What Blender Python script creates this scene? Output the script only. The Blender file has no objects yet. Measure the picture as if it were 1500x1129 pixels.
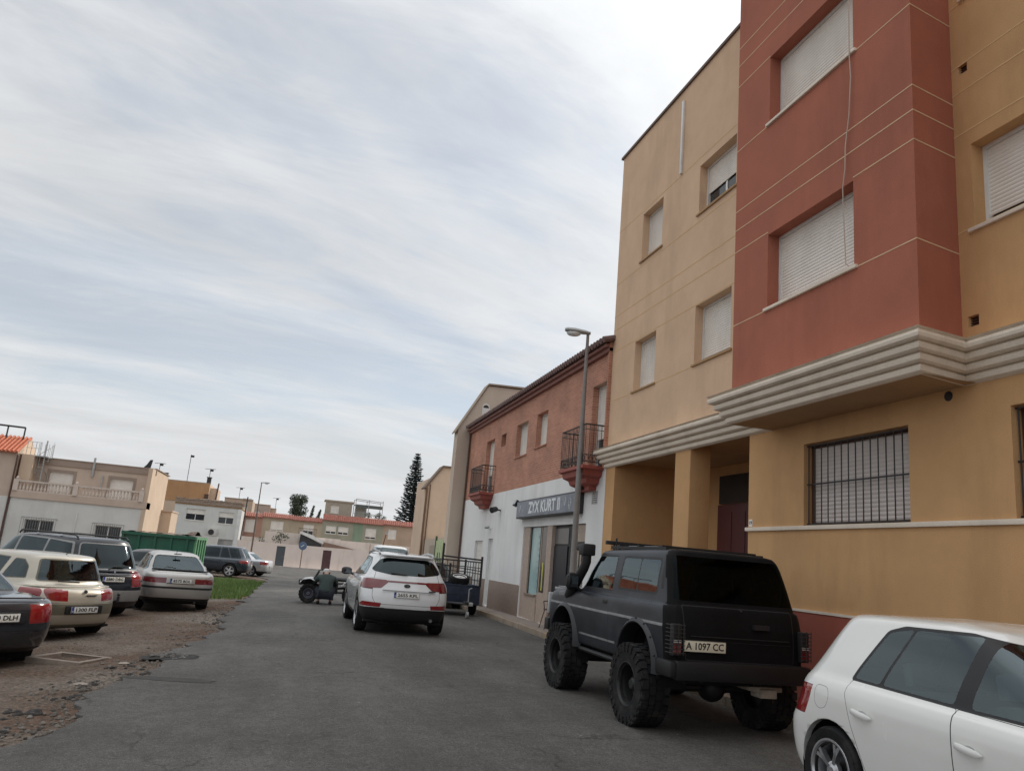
import bpy, bmesh, math, random
from math import sin, cos, pi, radians, sqrt, atan2
from mathutils import Vector, Matrix
from mathutils.bvhtree import BVHTree
random.seed(11)
S = bpy.context.scene
COL = S.collection

# ------------------------------------------------------------------ helpers
class MB:
    """collects geometry and links it as ONE mesh object"""
    def __init__(s): s.v = []; s.f = []; s.m = []
    def add(s, vs, fs, mi=0):
        b = len(s.v); s.v += [tuple(v) for v in vs]
        for f in fs: s.f.append([b+i for i in f]); s.m.append(mi)
    def quad(s, a, b, c, d, mi=0): s.add([a, b, c, d], [[0, 1, 2, 3]], mi)
    def poly(s, pts, mi=0): s.add(pts, [list(range(len(pts)))], mi)
    def box(s, x0, x1, y0, y1, z0, z1, mi=0, M=None):
        vs = [Vector((x, y, z)) for z in (z0, z1) for y in (y0, y1) for x in (x0, x1)]
        if M is not None: vs = [M @ v for v in vs]
        s.add(vs, [[0,2,3,1],[4,5,7,6],[0,1,5,4],[2,6,7,3],[0,4,6,2],[1,3,7,5]], mi)
    def prism(s, poly, fn, d0, d1, mi=0):
        n = len(poly); vs = [fn(u, v, d0) for u, v in poly]+[fn(u, v, d1) for u, v in poly]
        fs = [list(range(n))[::-1], list(range(n, 2*n))]+[[i, (i+1)%n, n+(i+1)%n, n+i] for i in range(n)]
        s.add(vs, fs, mi)
    def tube(s, pts, r, n=8, mi=0, cap=True):
        pts = [Vector(p) for p in pts]; rs = r if isinstance(r, (list, tuple)) else [r]*len(pts)
        vs = []; prev = None
        for i, p in enumerate(pts):
            t = (pts[min(i+1, len(pts)-1)]-pts[max(i-1, 0)]).normalized()
            a = prev if prev is not None else (Vector((0, 0, 1)) if abs(t.z) < .9 else Vector((1, 0, 0)))
            x = (a-t*a.dot(t)).normalized(); y = t.cross(x); prev = x
            vs += [p+(x*cos(2*pi*k/n)+y*sin(2*pi*k/n))*rs[i] for k in range(n)]
        fs = [[i*n+k, i*n+(k+1)%n, (i+1)*n+(k+1)%n, (i+1)*n+k] for i in range(len(pts)-1) for k in range(n)]
        if cap: fs += [list(range(n))[::-1], [(len(pts)-1)*n+k for k in range(n)]]
        s.add(vs, fs, mi)
    def lathe(s, prof, M, n=32, mi=0, closed=False):
        """prof: (radius, axial) pairs, turned about local X"""
        vs = [M @ Vector((a, r*cos(2*pi*k/n), r*sin(2*pi*k/n))) for r, a in prof for k in range(n)]
        L = len(prof)
        fs = [[i*n+k, i*n+(k+1)%n, ((i+1)%L)*n+(k+1)%n, ((i+1)%L)*n+k] for i in range(L if closed else L-1) for k in range(n)]
        s.add(vs, fs, mi)
    def ball(s, c, rx, ry, rz, n=12, mi=0):
        vs = [(c[0]+rx*sin(pi*i/n)*cos(2*pi*k/n), c[1]+ry*sin(pi*i/n)*sin(2*pi*k/n), c[2]+rz*cos(pi*i/n)) for i in range(n+1) for k in range(n)]
        s.add(vs, [[i*n+k, i*n+(k+1)%n, (i+1)*n+(k+1)%n, (i+1)*n+k] for i in range(n) for k in range(n)], mi)
    def build(s, name, mats, parent=None, smooth=False, bevel=0, sharp=35):
        me = bpy.data.meshes.new(name); me.from_pydata(s.v, [], s.f)
        mats = mats if isinstance(mats, (list, tuple)) else [mats]
        for m in mats: me.materials.append(m)
        me.polygons.foreach_set('material_index', s.m)
        bm = bmesh.new(); bm.from_mesh(me)
        bmesh.ops.remove_doubles(bm, verts=bm.verts, dist=1e-5)
        bmesh.ops.recalc_face_normals(bm, faces=bm.faces)
        if bevel:
            es = [e for e in bm.edges if len(e.link_faces) == 2 and e.calc_face_angle(0) > .6]
            if es: bmesh.ops.bevel(bm, geom=es, offset=bevel, segments=2, affect='EDGES', profile=.6, clamp_overlap=True)
        bm.to_mesh(me); bm.free()
        if smooth or bevel:
            me.polygons.foreach_set('use_smooth', [True]*len(me.polygons))
            me.set_sharp_from_angle(angle=radians(sharp))
        return link(name, me, parent)

def link(name, me, parent=None):
    o = bpy.data.objects.new(name, me); COL.objects.link(o)
    if parent is not None:
        o.parent = parent
        if parent.type == 'EMPTY' and parent.get('_world'):
            o.location = -parent.location
    return o
def tag(o, label=None, cat=None, group=None, kind=None):
    if label: o['label'] = label
    if cat: o['category'] = cat
    if group: o['group'] = group
    if kind: o['kind'] = kind
    return o
def thing(name, label, cat, loc=(0, 0, 0), rz=0, group=None, world=True):
    """an Empty at the thing's base; world=True: parts are given in world coordinates"""
    o = bpy.data.objects.new(name, None); COL.objects.link(o)
    o.location = loc; o.rotation_euler = (0, 0, rz); o.empty_display_size = .2
    if world: o['_world'] = 1
    return tag(o, label, cat, group)
def copy_tree(o, parent=None):
    c = o.copy(); COL.objects.link(c)
    if parent: c.parent = parent
    for ch in [k for k in bpy.data.objects if k.parent == o]: copy_tree(ch, c)
    return c
def text_mesh(name, s, size, M, mat, parent, width=None, bold=0, ext=.002):
    cu = bpy.data.curves.new('lettering', 'FONT'); cu.body = s; cu.size = size; cu.align_x = 'CENTER'; cu.align_y = 'CENTER'
    cu.extrude = ext; cu.offset = bold; cu.resolution_u = 2
    t = bpy.data.objects.new('lettering', cu); COL.objects.link(t)
    bpy.context.view_layer.update()
    me = bpy.data.meshes.new_from_object(t.evaluated_get(bpy.context.evaluated_depsgraph_get()))
    bpy.data.objects.remove(t); bpy.data.curves.remove(cu)
    if width:
        w = max(v.co.x for v in me.vertices)-min(v.co.x for v in me.vertices)
        for v in me.vertices: v.co.x *= width/w
    me.transform(M); me.materials.clear(); me.materials.append(mat)
    return link(name, me, parent)

# ------------------------------------------------------------------ materials
MATS = {}
def mat(name, col, rough=.6, metal=0, var=.12, scale=3., bump=0, bscale=60., spec=.5, stretch=(1, 1, 1), fine=.0, coat=0, dirt=None):
    """procedural material: two octaves of noise vary a base colour; optional bump, streaks and dirt"""
    if name in MATS: return MATS[name]
    m = bpy.data.materials.new(name); m.use_nodes = True; nt = m.node_tree; N = nt.nodes; L = nt.links
    b = N['Principled BSDF']; b.inputs['Roughness'].default_value = rough; b.inputs['Metallic'].default_value = metal
    b.inputs['Specular IOR Level'].default_value = spec
    if coat: b.inputs['Coat Weight'].default_value = coat; b.inputs['Coat Roughness'].default_value = .04
    tc = N.new('ShaderNodeTexCoord'); mp = N.new('ShaderNodeMapping'); mp.inputs['Scale'].default_value = stretch
    L.new(tc.outputs['Object'], mp.inputs['Vector'])
    n1 = N.new('ShaderNodeTexNoise'); n1.inputs['Scale'].default_value = scale; n1.inputs['Detail'].default_value = 6; n1.inputs['Roughness'].default_value = .62
    L.new(mp.outputs['Vector'], n1.inputs['Vector'])
    mr = N.new('ShaderNodeMapRange'); mr.inputs[1].default_value = .3; mr.inputs[2].default_value = .7
    mr.inputs[3].default_value = 1-var; mr.inputs[4].default_value = 1+var; L.new(n1.outputs['Fac'], mr.inputs[0])
    last = mr.outputs[0]
    if fine:
        n2 = N.new('ShaderNodeTexNoise'); n2.inputs['Scale'].default_value = bscale; n2.inputs['Detail'].default_value = 3
        L.new(tc.outputs['Object'], n2.inputs['Vector'])
        m2 = N.new('ShaderNodeMapRange'); m2.inputs[1].default_value = .3; m2.inputs[2].default_value = .7
        m2.inputs[3].default_value = 1-fine; m2.inputs[4].default_value = 1+fine; L.new(n2.outputs['Fac'], m2.inputs[0])
        mm = N.new('ShaderNodeMath'); mm.operation = 'MULTIPLY'; L.new(last, mm.inputs[0]); L.new(m2.outputs[0], mm.inputs[1]); last = mm.outputs[0]
    vm = N.new('ShaderNodeVectorMath'); vm.operation = 'SCALE'; vm.inputs[0].default_value = col[:3]; L.new(last, vm.inputs['Scale'])
    out = vm.outputs[0]
    if dirt:  # (colour, amount, scale, stretch)
        md = N.new('ShaderNodeMapping'); md.inputs['Scale'].default_value = dirt[3]; L.new(tc.outputs['Object'], md.inputs['Vector'])
        n3 = N.new('ShaderNodeTexNoise'); n3.inputs['Scale'].default_value = dirt[2]; n3.inputs['Detail'].default_value = 7; n3.inputs['Roughness'].default_value = .65
        L.new(md.outputs['Vector'], n3.inputs['Vector'])
        r3 = N.new('ShaderNodeMapRange'); r3.inputs[1].default_value = .5; r3.inputs[2].default_value = .75; r3.inputs[3].default_value = 0; r3.inputs[4].default_value = dirt[1]
        L.new(n3.outputs['Fac'], r3.inputs[0])
        mx = N.new('ShaderNodeMix'); mx.data_type = 'RGBA'; L.new(r3.outputs[0], mx.inputs['Factor']); L.new(out, mx.inputs['A']); mx.inputs['B'].default_value = (*dirt[0], 1); out = mx.outputs['Result']
    L.new(out, b.inputs['Base Color'])
    rr = N.new('ShaderNodeMapRange'); rr.inputs[3].default_value = max(0, rough-.06); rr.inputs[4].default_value = min(1, rough+.06); L.new(n1.outputs['Fac'], rr.inputs[0]); L.new(rr.outputs[0], b.inputs['Roughness'])
    if bump:
        nb = N.new('ShaderNodeTexNoise'); nb.inputs['Scale'].default_value = bscale; nb.inputs['Detail'].default_value = 4; L.new(tc.outputs['Object'], nb.inputs['Vector'])
        bp = N.new('ShaderNodeBump'); bp.inputs['Strength'].default_value = bump; bp.inputs['Distance'].default_value = .01; L.new(nb.outputs['Fac'], bp.inputs['Height']); L.new(bp.outputs['Normal'], b.inputs['Normal'])
    MATS[name] = m; return m
def glass(name, tint, rough=.02, refl=1.0, ior=1.55):
    if name in MATS: return MATS[name]
    m = bpy.data.materials.new(name); m.use_nodes = True; nt = m.node_tree; N = nt.nodes; L = nt.links
    N.remove(N['Principled BSDF']); o = N['Material Output']
    t = N.new('ShaderNodeBsdfTransparent'); t.inputs[0].default_value = (*tint, 1)
    g = N.new('ShaderNodeBsdfGlossy'); g.inputs['Roughness'].default_value = rough; g.inputs[0].default_value = (.80*refl, .95*refl, refl, 1)
    tc = N.new('ShaderNodeTexCoord'); n = N.new('ShaderNodeTexNoise'); n.inputs['Scale'].default_value = 2.5; L.new(tc.outputs['Object'], n.inputs[0])
    bp = N.new('ShaderNodeBump'); bp.inputs['Strength'].default_value = .05; bp.inputs['Distance'].default_value = .02; L.new(n.outputs['Fac'], bp.inputs['Height']); L.new(bp.outputs['Normal'], g.inputs['Normal'])
    f = N.new('ShaderNodeFresnel'); f.inputs['IOR'].default_value = ior
    x = N.new('ShaderNodeMixShader'); L.new(f.outputs[0], x.inputs[0]); L.new(t.outputs[0], x.inputs[1]); L.new(g.outputs[0], x.inputs[2]); L.new(x.outputs[0], o.inputs['Surface'])
    MATS[name] = m; return m
def brick_mat(name, c1, c2, mortar, axis):
    m = bpy.data.materials.new(name); m.use_nodes = True; nt = m.node_tree; N = nt.nodes; L = nt.links
    b = N['Principled BSDF']; b.inputs['Roughness'].default_value = .85
    tc = N.new('ShaderNodeTexCoord'); sp = N.new('ShaderNodeSeparateXYZ'); cb = N.new('ShaderNodeCombineXYZ'); L.new(tc.outputs['Object'], sp.inputs[0])
    if axis == 'x':
        ad = N.new('ShaderNodeMath'); ad.operation = 'ADD'; L.new(sp.outputs[0], ad.inputs[0]); L.new(sp.outputs[1], ad.inputs[1]); L.new(ad.outputs[0], cb.inputs[0]); L.new(sp.outputs[2], cb.inputs[1])
    t = N.new('ShaderNodeTexBrick'); L.new(cb.outputs[0], t.inputs['Vector']); t.inputs['Scale'].default_value = 1
    t.inputs['Brick Width'].default_value = .25; t.inputs['Row Height'].default_value = .065; t.inputs['Mortar Size'].default_value = .007
    t.inputs['Color1'].default_value = (*c1, 1); t.inputs['Color2'].default_value = (*c2, 1); t.inputs['Mortar'].default_value = (*mortar, 1); t.inputs['Bias'].default_value = -.1
    n = N.new('ShaderNodeTexNoise'); n.inputs['Scale'].default_value = 1.3; n.inputs['Detail'].default_value = 6; L.new(tc.outputs['Object'], n.inputs[0])
    mr = N.new('ShaderNodeMapRange'); mr.inputs[1].default_value = .3; mr.inputs[2].default_value = .7; mr.inputs[3].default_value = .8; mr.inputs[4].default_value = 1.15; L.new(n.outputs['Fac'], mr.inputs[0])
    vm = N.new('ShaderNodeVectorMath'); vm.operation = 'SCALE'; L.new(t.outputs['Color'], vm.inputs[0]); L.new(mr.outputs[0], vm.inputs['Scale']); L.new(vm.outputs[0], b.inputs['Base Color'])
    bp = N.new('ShaderNodeBump'); bp.inputs['Strength'].default_value = .5; bp.inputs['Distance'].default_value = .008; bp.invert = True; L.new(t.outputs['Fac'], bp.inputs['Height']); L.new(bp.outputs['Normal'], b.inputs['Normal'])
    return m

def stucco(name, col, var=.1, dcol=None, damt=.35, bump=.35):
    d = dcol or tuple(c*.62 for c in col)
    return mat(name, col, .88, 0, var, .9, bump, 90, .25, (1, 1, 1), .06, dirt=(d, damt, 1.25, (1., 1., .2)))
M_ochre = stucco('ochre_render', (.59, .35, .17), damt=.5)
M_ochre_glare = stucco('glare_paled_ochre_render', (.66, .465, .315), damt=.45)  # ochre wall left of the bay, colour paled to imitate lens glare
M_red = stucco('terracotta_render', (.40, .143, .093), damt=.5)
M_plinth = stucco('red_plinth_render', (.34, .10, .07))
M_joint = mat('pale_joint', (.66, .47, .30), .85)
M_jointb = mat('ochre_joint', (.66, .44, .22), .85)
M_cornice = stucco('cornice_stone', (.78, .69, .58), .08, (.45, .37, .28), .5)
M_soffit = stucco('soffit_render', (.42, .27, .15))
M_shutter = mat('roller_shutter', (.78, .74, .68), .5, 0, .05, 2, dirt=((.45, .4, .34), .35, 1.5, (1, 1, .3)))
M_white_wall = stucco('white_render', (.80, .80, .79), .04, (.50, .48, .45), .4)
M_house_white = stucco('dull_white_render', (.66, .66, .63), .06, (.45, .43, .40), .35)
M_alu = mat('white_aluminium', (.72, .72, .70), .4)
M_black_iron = mat('black_iron', (.025, .023, .022), .55)
M_brown_iron = mat('brown_iron', (.09, .045, .03), .5)
M_dark_glass = mat('dark_window_glass', (.03, .035, .04), .06, 0, .1, 2)
M_dark_wood = mat('dark_red_door', (.10, .02, .022), .45, 0, .2, 4, stretch=(6, 6, .6))
M_stone = mat('brown_stone_plinth', (.26, .195, .16), .6, 0, .18, 14, .15, 40, fine=.12)
M_stone_l = mat('tan_stone_jamb', (.43, .34, .28), .6, 0, .12, 10, .15, 40, fine=.1)
M_brick = brick_mat('red_brick', (.50, .225, .145), (.42, .17, .108), (.48, .34, .26), 'x')
M_corbel = mat('terracotta_corbel', (.30, .07, .05), .6, 0, .15, 6)
M_tile_dark = mat('dark_eave_tile', (.17, .11, .10), .8, 0, .2, 5)
M_tile = mat('orange_roof_tile', (.55, .17, .09), .75, 0, .28, 6, .2, 30, dirt=((.2, .1, .07), .5, 3, (1, 1, 1)))
M_tile_pale = mat('red_roof_tile', (.36, .135, .10), .8, 0, .3, 5, .2, 30, dirt=((.5, .36, .27), .4, 3, (1, 1, 1)))
M_galv = mat('galvanised_steel', (.42, .43, .43), .45, .5, .15, 5)
M_lamp_grey = mat('lamp_pole_grey', (.23, .215, .205), .5, .1, .12, 6, dirt=((.16, .13, .11), .4, 3, (1, 1, .4)))
M_lamp_glass = mat('lamp_bowl_glass', (.7, .72, .72), .15)
M_lamp_head = mat('lamp_housing', (.40, .42, .42), .45)
M_rubber = mat('tyre_rubber', (.013, .013, .014), .85, 0, .25, 14, .3, 60, .3, dirt=((.09, .08, .07), .5, 6, (1, 1, 1)))
M_blackp = mat('black_plastic', (.013, .013, .014), .55, 0, .15, 8)
M_wellp = mat('wheel_well_black', (.008, .008, .008), .95)
M_chrome = mat('chrome', (.75, .76, .78), .12, 1)
M_alloy = mat('alloy_wheel', (.55, .56, .58), .32, .85, .06)
M_steel_dk = mat('dark_steel', (.05, .05, .052), .5, .6)
M_plate = mat('plate_white', (.78, .78, .74), .4, 0, .04)
M_plate_y = mat('plate_cream', (.72, .66, .52), .45, 0, .06)
M_ink = mat('plate_ink', (.012, .012, .014), .5)
M_eu = mat('plate_blue', (.02, .05, .3), .4)
M_lamp_red = mat('red_lens', (.24, .010, .013), .12, 0, .15, 20, coat=1)
M_lamp_dred = mat('dark_red_lens', (.16, .010, .014), .12, 0, .2, 20, coat=1)
M_lamp_clear = mat('clear_lens', (.62, .60, .58), .1, .2, .1, 20, coat=1)
M_lamp_amber = mat('amber_lens', (.55, .13, .02), .15, coat=1)
M_seat = mat('seat_fabric', (.035, .036, .04), .9)
M_seat_l = mat('grey_seat_fabric', (.13, .135, .14), .9)
G_clear = glass('tinted_car_glass', (.66, .78, .80), ior=1.95)
G_dark = glass('privacy_glass', (.06, .07, .075))
G_mid = glass('grey_car_glass', (.34, .40, .42), ior=1.75)

# ------------------------------------------------------------------ ground heights
def sst(a, b, x):
    t = min(1, max(0, (x-a)/(b-a))); return t*t*(3-2*t)
def G(y): return -.55*sst(22, 50, y)-.06*sst(55, 90, y)
def CZ(x, y): return -min(.30, .055*max(0, 1-x))*(1-sst(30, 48, y))     # the lot lies lower than the road
def GX(x, y): return G(y)+CZ(x, y)
def hsh(a, b):
    v = sin(a*12.9898+b*78.233)*43758.5453; return v-math.floor(v)
def vn(x, y):
    i, j = math.floor(x), math.floor(y); u, v = x-i, y-j; u = u*u*(3-2*u); v = v*v*(3-2*v)
    return (hsh(i, j)*(1-u)+hsh(i+1, j)*u)*(1-v)+(hsh(i, j+1)*(1-u)+hsh(i+1, j+1)*u)*v
def fbm(x, y): return vn(x, y)*.55+vn(x*2.1+5, y*2.1)*.3+vn(x*4.3, y*4.3+9)*.15
EDGE = [(-7, -2.5), (6, -2.1), (7.6, -1.98), (8.04, -1.9), (8.86, -1.84), (9.92, -1.76), (10.79, -1.76), (11.55, -1.42), (12.8, -1.3), (13.56, -1.53), (15, -1.3), (17.1, -1.09), (20.2, -1.23), (24.4, -.98), (35.6, -.97), (50, -.84), (54, -2), (56, -6), (58, -14), (59.5, -60)]
def edge(y):
    for (a, xa), (b, xb) in zip(EDGE, EDGE[1:]):
        if y <= b:
            t = max(0, (y-a)/(b-a)); return xa+(xb-xa)*t
    return -60
def edge_n(y):
    e = edge(y)
    if y < 50: e += (fbm(y*1.3, 3.7)-.5)*.55+(vn(y*6, 8.1)-.5)*.14+(vn(y*17, 1.1)-.5)*.06
    return e
# ------------------------------------------------------------------ ground, road, pavement
def ground_mat():
    m = bpy.data.materials.new('gravel_dirt'); m.use_nodes = True; nt = m.node_tree; N = nt.nodes; L = nt.links; b = N['Principled BSDF']; b.inputs['Roughness'].default_value = .95; b.inputs['Specular IOR Level'].default_value = .2
    tc = N.new('ShaderNodeTexCoord')
    def noise(sc, det=6, ro=.65):
        n = N.new('ShaderNodeTexNoise'); n.inputs['Scale'].default_value = sc; n.inputs['Detail'].default_value = det; n.inputs['Roughness'].default_value = ro; L.new(tc.outputs['Object'], n.inputs[0]); return n.outputs['Fac']
    def ramp(f, stops):
        r = N.new('ShaderNodeValToRGB'); e = r.color_ramp.elements
        while len(e) < len(stops): e.new(.5)
        for k, (p, c) in enumerate(stops): e[k].position = p; e[k].color = (*c, 1)
        L.new(f, r.inputs[0]); return r.outputs[0]
    base = ramp(noise(.35), [(.32, (.115, .062, .042)), (.45, (.125, .09, .068)), (.55, (.155, .125, .102)), (.7, (.20, .175, .148))])
    vo = N.new('ShaderNodeTexVoronoi'); vo.inputs['Scale'].default_value = 26; L.new(tc.outputs['Object'], vo.inputs[0])
    vr = ramp(vo.outputs['Color'], [(.0, (.45, .45, .45)), (.5, (1, 1, 1)), (1, (1.7, 1.65, 1.6))])
    mx = N.new('ShaderNodeMix'); mx.data_type = 'RGBA'; mx.blend_type = 'MULTIPLY'; mx.inputs['Factor'].default_value = .75; L.new(base, mx.inputs['A']); L.new(vr, mx.inputs['B'])
    fine = ramp(noise(70, 3), [(.3, (.6, .6, .6)), (.7, (1.35, 1.35, 1.35))])
    m2 = N.new('ShaderNodeMix'); m2.data_type = 'RGBA'; m2.blend_type = 'MULTIPLY'; m2.inputs['Factor'].default_value = 1; L.new(mx.outputs['Result'], m2.inputs['A']); L.new(fine, m2.inputs['B'])
    L.new(m2.outputs['Result'], b.inputs['Base Color'])
    ad = N.new('ShaderNodeMath'); ad.operation = 'ADD'; L.new(noise(9, 8, .75), ad.inputs[0]); L.new(vo.outputs['Distance'], ad.inputs[1])
    bp = N.new('ShaderNodeBump'); bp.inputs['Strength'].default_value = .8; bp.inputs['Distance'].default_value = .03; L.new(ad.outputs[0], bp.inputs['Height']); L.new(bp.outputs['Normal'], b.inputs['Normal'])
    return m
def asphalt_mat():
    m = bpy.data.materials.new('worn_asphalt'); m.use_nodes = True; nt = m.node_tree; N = nt.nodes; L = nt.links; b = N['Principled BSDF']; b.inputs['Roughness'].default_value = .85; b.inputs['Specular IOR Level'].default_value = .3
    tc = N.new('ShaderNodeTexCoord')
    def noise(sc, det=6, ro=.65, st=None):
        n = N.new('ShaderNodeTexNoise'); n.inputs['Scale'].default_value = sc; n.inputs['Detail'].default_value = det; n.inputs['Roughness'].default_value = ro
        if st:
            mp = N.new('ShaderNodeMapping'); mp.inputs['Scale'].default_value = st; L.new(tc.outputs['Object'], mp.inputs[0]); L.new(mp.outputs[0], n.inputs[0])
        else: L.new(tc.outputs['Object'], n.inputs[0])
        return n.outputs['Fac']
    def mul(a, b2, lo=.3, hi=.7, l2=.8, h2=1.2):
        r = N.new('ShaderNodeMapRange'); r.inputs[1].default_value = lo; r.inputs[2].default_value = hi; r.inputs[3].default_value = l2; r.inputs[4].default_value = h2; L.new(b2, r.inputs[0])
        if a is None: return r.outputs[0]
        x = N.new('ShaderNodeMath'); x.operation = 'MULTIPLY'; L.new(a, x.inputs[0]); L.new(r.outputs[0], x.inputs[1]); return x.outputs[0]
    v = mul(None, noise(.28, 5), .35, .65, .8, 1.2)
    v = mul(v, noise(1.1, 7, .7, (1, .25, 1)), .35, .65, .82, 1.18)
    v = mul(v, noise(120, 2, .6), .3, .7, .5, 1.55)
    v = mul(v, noise(30, 4, .75), .32, .68, .68, 1.34)
    v = mul(v, noise(6, 6, .7), .35, .65, .86, 1.15)
    # sparse pale chips
    vo = N.new('ShaderNodeTexVoronoi'); vo.inputs['Scale'].default_value = 2.1; L.new(tc.outputs['Object'], vo.inputs[0])
    v = mul(v, vo.outputs['Distance'], .03, .05, 2.4, 1)
    # cracks
    vc = N.new('ShaderNodeTexVoronoi'); vc.feature = 'DISTANCE_TO_EDGE'; vc.inputs['Scale'].default_value = .42
    nz = N.new('ShaderNodeTexNoise'); nz.inputs['Scale'].default_value = 1.6; nz.inputs['Detail'].default_value = 5; L.new(tc.outputs['Object'], nz.inputs[0])
    av = N.new('ShaderNodeMixRGB') if False else N.new('ShaderNodeVectorMath'); av.operation = 'MULTIPLY_ADD'; L.new(nz.outputs['Color'], av.inputs[0]); av.inputs[1].default_value = (1.1, 1.1, 0); L.new(tc.outputs['Object'], av.inputs[2]); L.new(av.outputs[0], vc.inputs[0])
    mask = mul(None, noise(.5, 3), .46, .62, 0, .6)
    cr = mul(None, vc.outputs['Distance'], .0, .009, 1, 0)
    cm = N.new('ShaderNodeMath'); cm.operation = 'MULTIPLY'; L.new(cr, cm.inputs[0]); L.new(mask, cm.inputs[1])
    iv = N.new('ShaderNodeMath'); iv.operation = 'SUBTRACT'; iv.inputs[0].default_value = 1; L.new(cm.outputs[0], iv.inputs[1])
    fm = N.new('ShaderNodeMath'); fm.operation = 'MULTIPLY'; L.new(v, fm.inputs[0]); L.new(iv.outputs[0], fm.inputs[1])
    sc = N.new('ShaderNodeVectorMath'); sc.operation = 'SCALE'; sc.inputs[0].default_value = ASPH; L.new(fm.outputs[0], sc.inputs['Scale'])
    L.new(sc.outputs[0], b.inputs['Base Color'])
    bp = N.new('ShaderNodeBump'); bp.inputs['Strength'].default_value = .5; bp.inputs['Distance'].default_value = .006; L.new(noise(150, 3, .7), bp.inputs['Height']); L.new(bp.outputs['Normal'], b.inputs['Normal'])
    return m
ASPH = (.088, .083, .077)
M_ground = ground_mat(); M_asph = asphalt_mat()
M_asph_dark = mat('broken_asphalt', (.05, .048, .046), .95, 0, .35, 12, .8, 60, .2, fine=.3)
M_patch = mat('road_patch', (.070, .067, .063), .9, 0, .15, 3, .5, 130, .2, fine=.35)
M_kerb = mat('kerb_concrete', (.30, .245, .19), .85, 0, .18, 4, .4, 60, fine=.12, dirt=((.38, .24, .09), .75, 1.4, (1, 1, 1)))
M_pave = mat('pavement_tile', (.27, .225, .195), .8, 0, .14, 3, .2, 60, fine=.08, dirt=((.15, .12, .1), .5, 1.5, (1, 1, 1)))

def dirt_z(x, y):
    near = 1 if -14 < x < 4 and -7 < y < 40 else 0
    z = GX(x, y)-.035
    if near: z += (fbm(x*1.1, y*1.1)-.5)*.06+(fbm(x*5, y*5)-.5)*.018
    return z
def ground_sheet():
    xs = [-400, -200, -100, -60, -40, -25, -18, -14]+[-13.5+.3*i for i in range(46)]+[.6, 3, 7, 14, 30, 60, 120, 250, 400]
    ys = [-120, -60, -25, -12]+[-6+.3*i for i in range(154)]+[41+1.5*i for i in range(36)]+[100, 130, 180, 260, 380, 600, 900]
    mb = MB(); vs = [(x, y, dirt_z(x, y)) for y in ys for x in xs]; n = len(xs)
    mb.add(vs, [[j*n+i, j*n+i+1, (j+1)*n+i+1, (j+1)*n+i] for j in range(len(ys)-1) for i in range(n-1)])
    o = mb.build('ground', M_ground, smooth=True, sharp=180); return tag(o, kind='structure')
ground_sheet()
def road():
    mb = MB(); ys = []; y = -6.
    while y < 59.5: ys.append(y); y += .07 if y < 30 else .5
    ys += [59.5, 62, 66, 70, 74, 78, 79.5]
    rows = []
    for y in ys:
        e = edge_n(y) if y < 59 else -60; xr = 5.95 if y < 46 else (5.95+(y-46)*.4 if y < 59 else 26)
        z = G(y)+.004
        zc = z+CZ(e, y); rows.append([(e, y, zc-.07), (e+.012, y, zc-.004)]+[(lambda x: (x, y, z+CZ(x, y)))(e+.03+(xr-e-.03)*(k/12)**1.5) for k in range(13)])
    n = len(rows[0])
    mb.add([p for r in rows for p in r], [[j*n+i, j*n+i+1, (j+1)*n+i+1, (j+1)*n+i] for j in range(len(rows)-1) for i in range(n-1)])
    o = mb.build('road', M_asph, smooth=True, sharp=40); tag(o, kind='structure')
road()
def kerb_and_pavement():
    mb = MB(); y = -6.
    while y < 46:
        L = .5; z = G(y+.25)
        mb.box(5.95+random.uniform(-.006, .006), 6.10, y+.004, y+L-.004, z-.1, z+.13+random.uniform(-.005, .005)); y += L
    tag(mb.build('kerb', M_kerb, bevel=.012), kind='structure')
    mb = MB(); y = -6.
    while y < 46:
        z0 = G(y); z1 = G(y+.4)
        for k in range(2):
            x0 = 6.103+k*.40; x1 = min(x0+.396, 6.9)
            d = random.uniform(-.003, .003)
            mb.quad((x0, y+.002, z0+.128+d), (x1, y+.002, z0+.128+d), (x1, y+.398, z1+.128+d), (x0, y+.398, z1+.128+d))
        y += .4
    mb.quad((6.1, -6, .12), (6.9, -6, .12), (6.9, 22, .12), (6.1, 22, .12))
    tag(mb.build('pavement', M_pave), kind='structure')
kerb_and_pavement()
# tar seam patches and a darker patch in the road
def blob(name, cx, cy, rx, ry, z, m, rot=0, seed=0, n=40, amp=.35, thick=0):
    mb = MB(); pts = []
    for k in range(n):
        a = 2*pi*k/n; r = 1+(fbm(cos(a)*1.8+seed*7, sin(a)*1.8+seed*3)-.5)*2*amp+(hsh(k, seed)-.5)*.12
        x, y = rx*r*cos(a), ry*r*sin(a); X = cx+x*cos(rot)-y*sin(rot); Y = cy+x*sin(rot)+y*cos(rot)
        pts.append((X, Y, GX(X, Y)+z))
    mb.poly(pts); return tag(mb.build(name, m), kind='structure')
blob('road_patch', -1.15, 11.0, .62, .14, .008, M_patch, -.45, 2)
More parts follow.
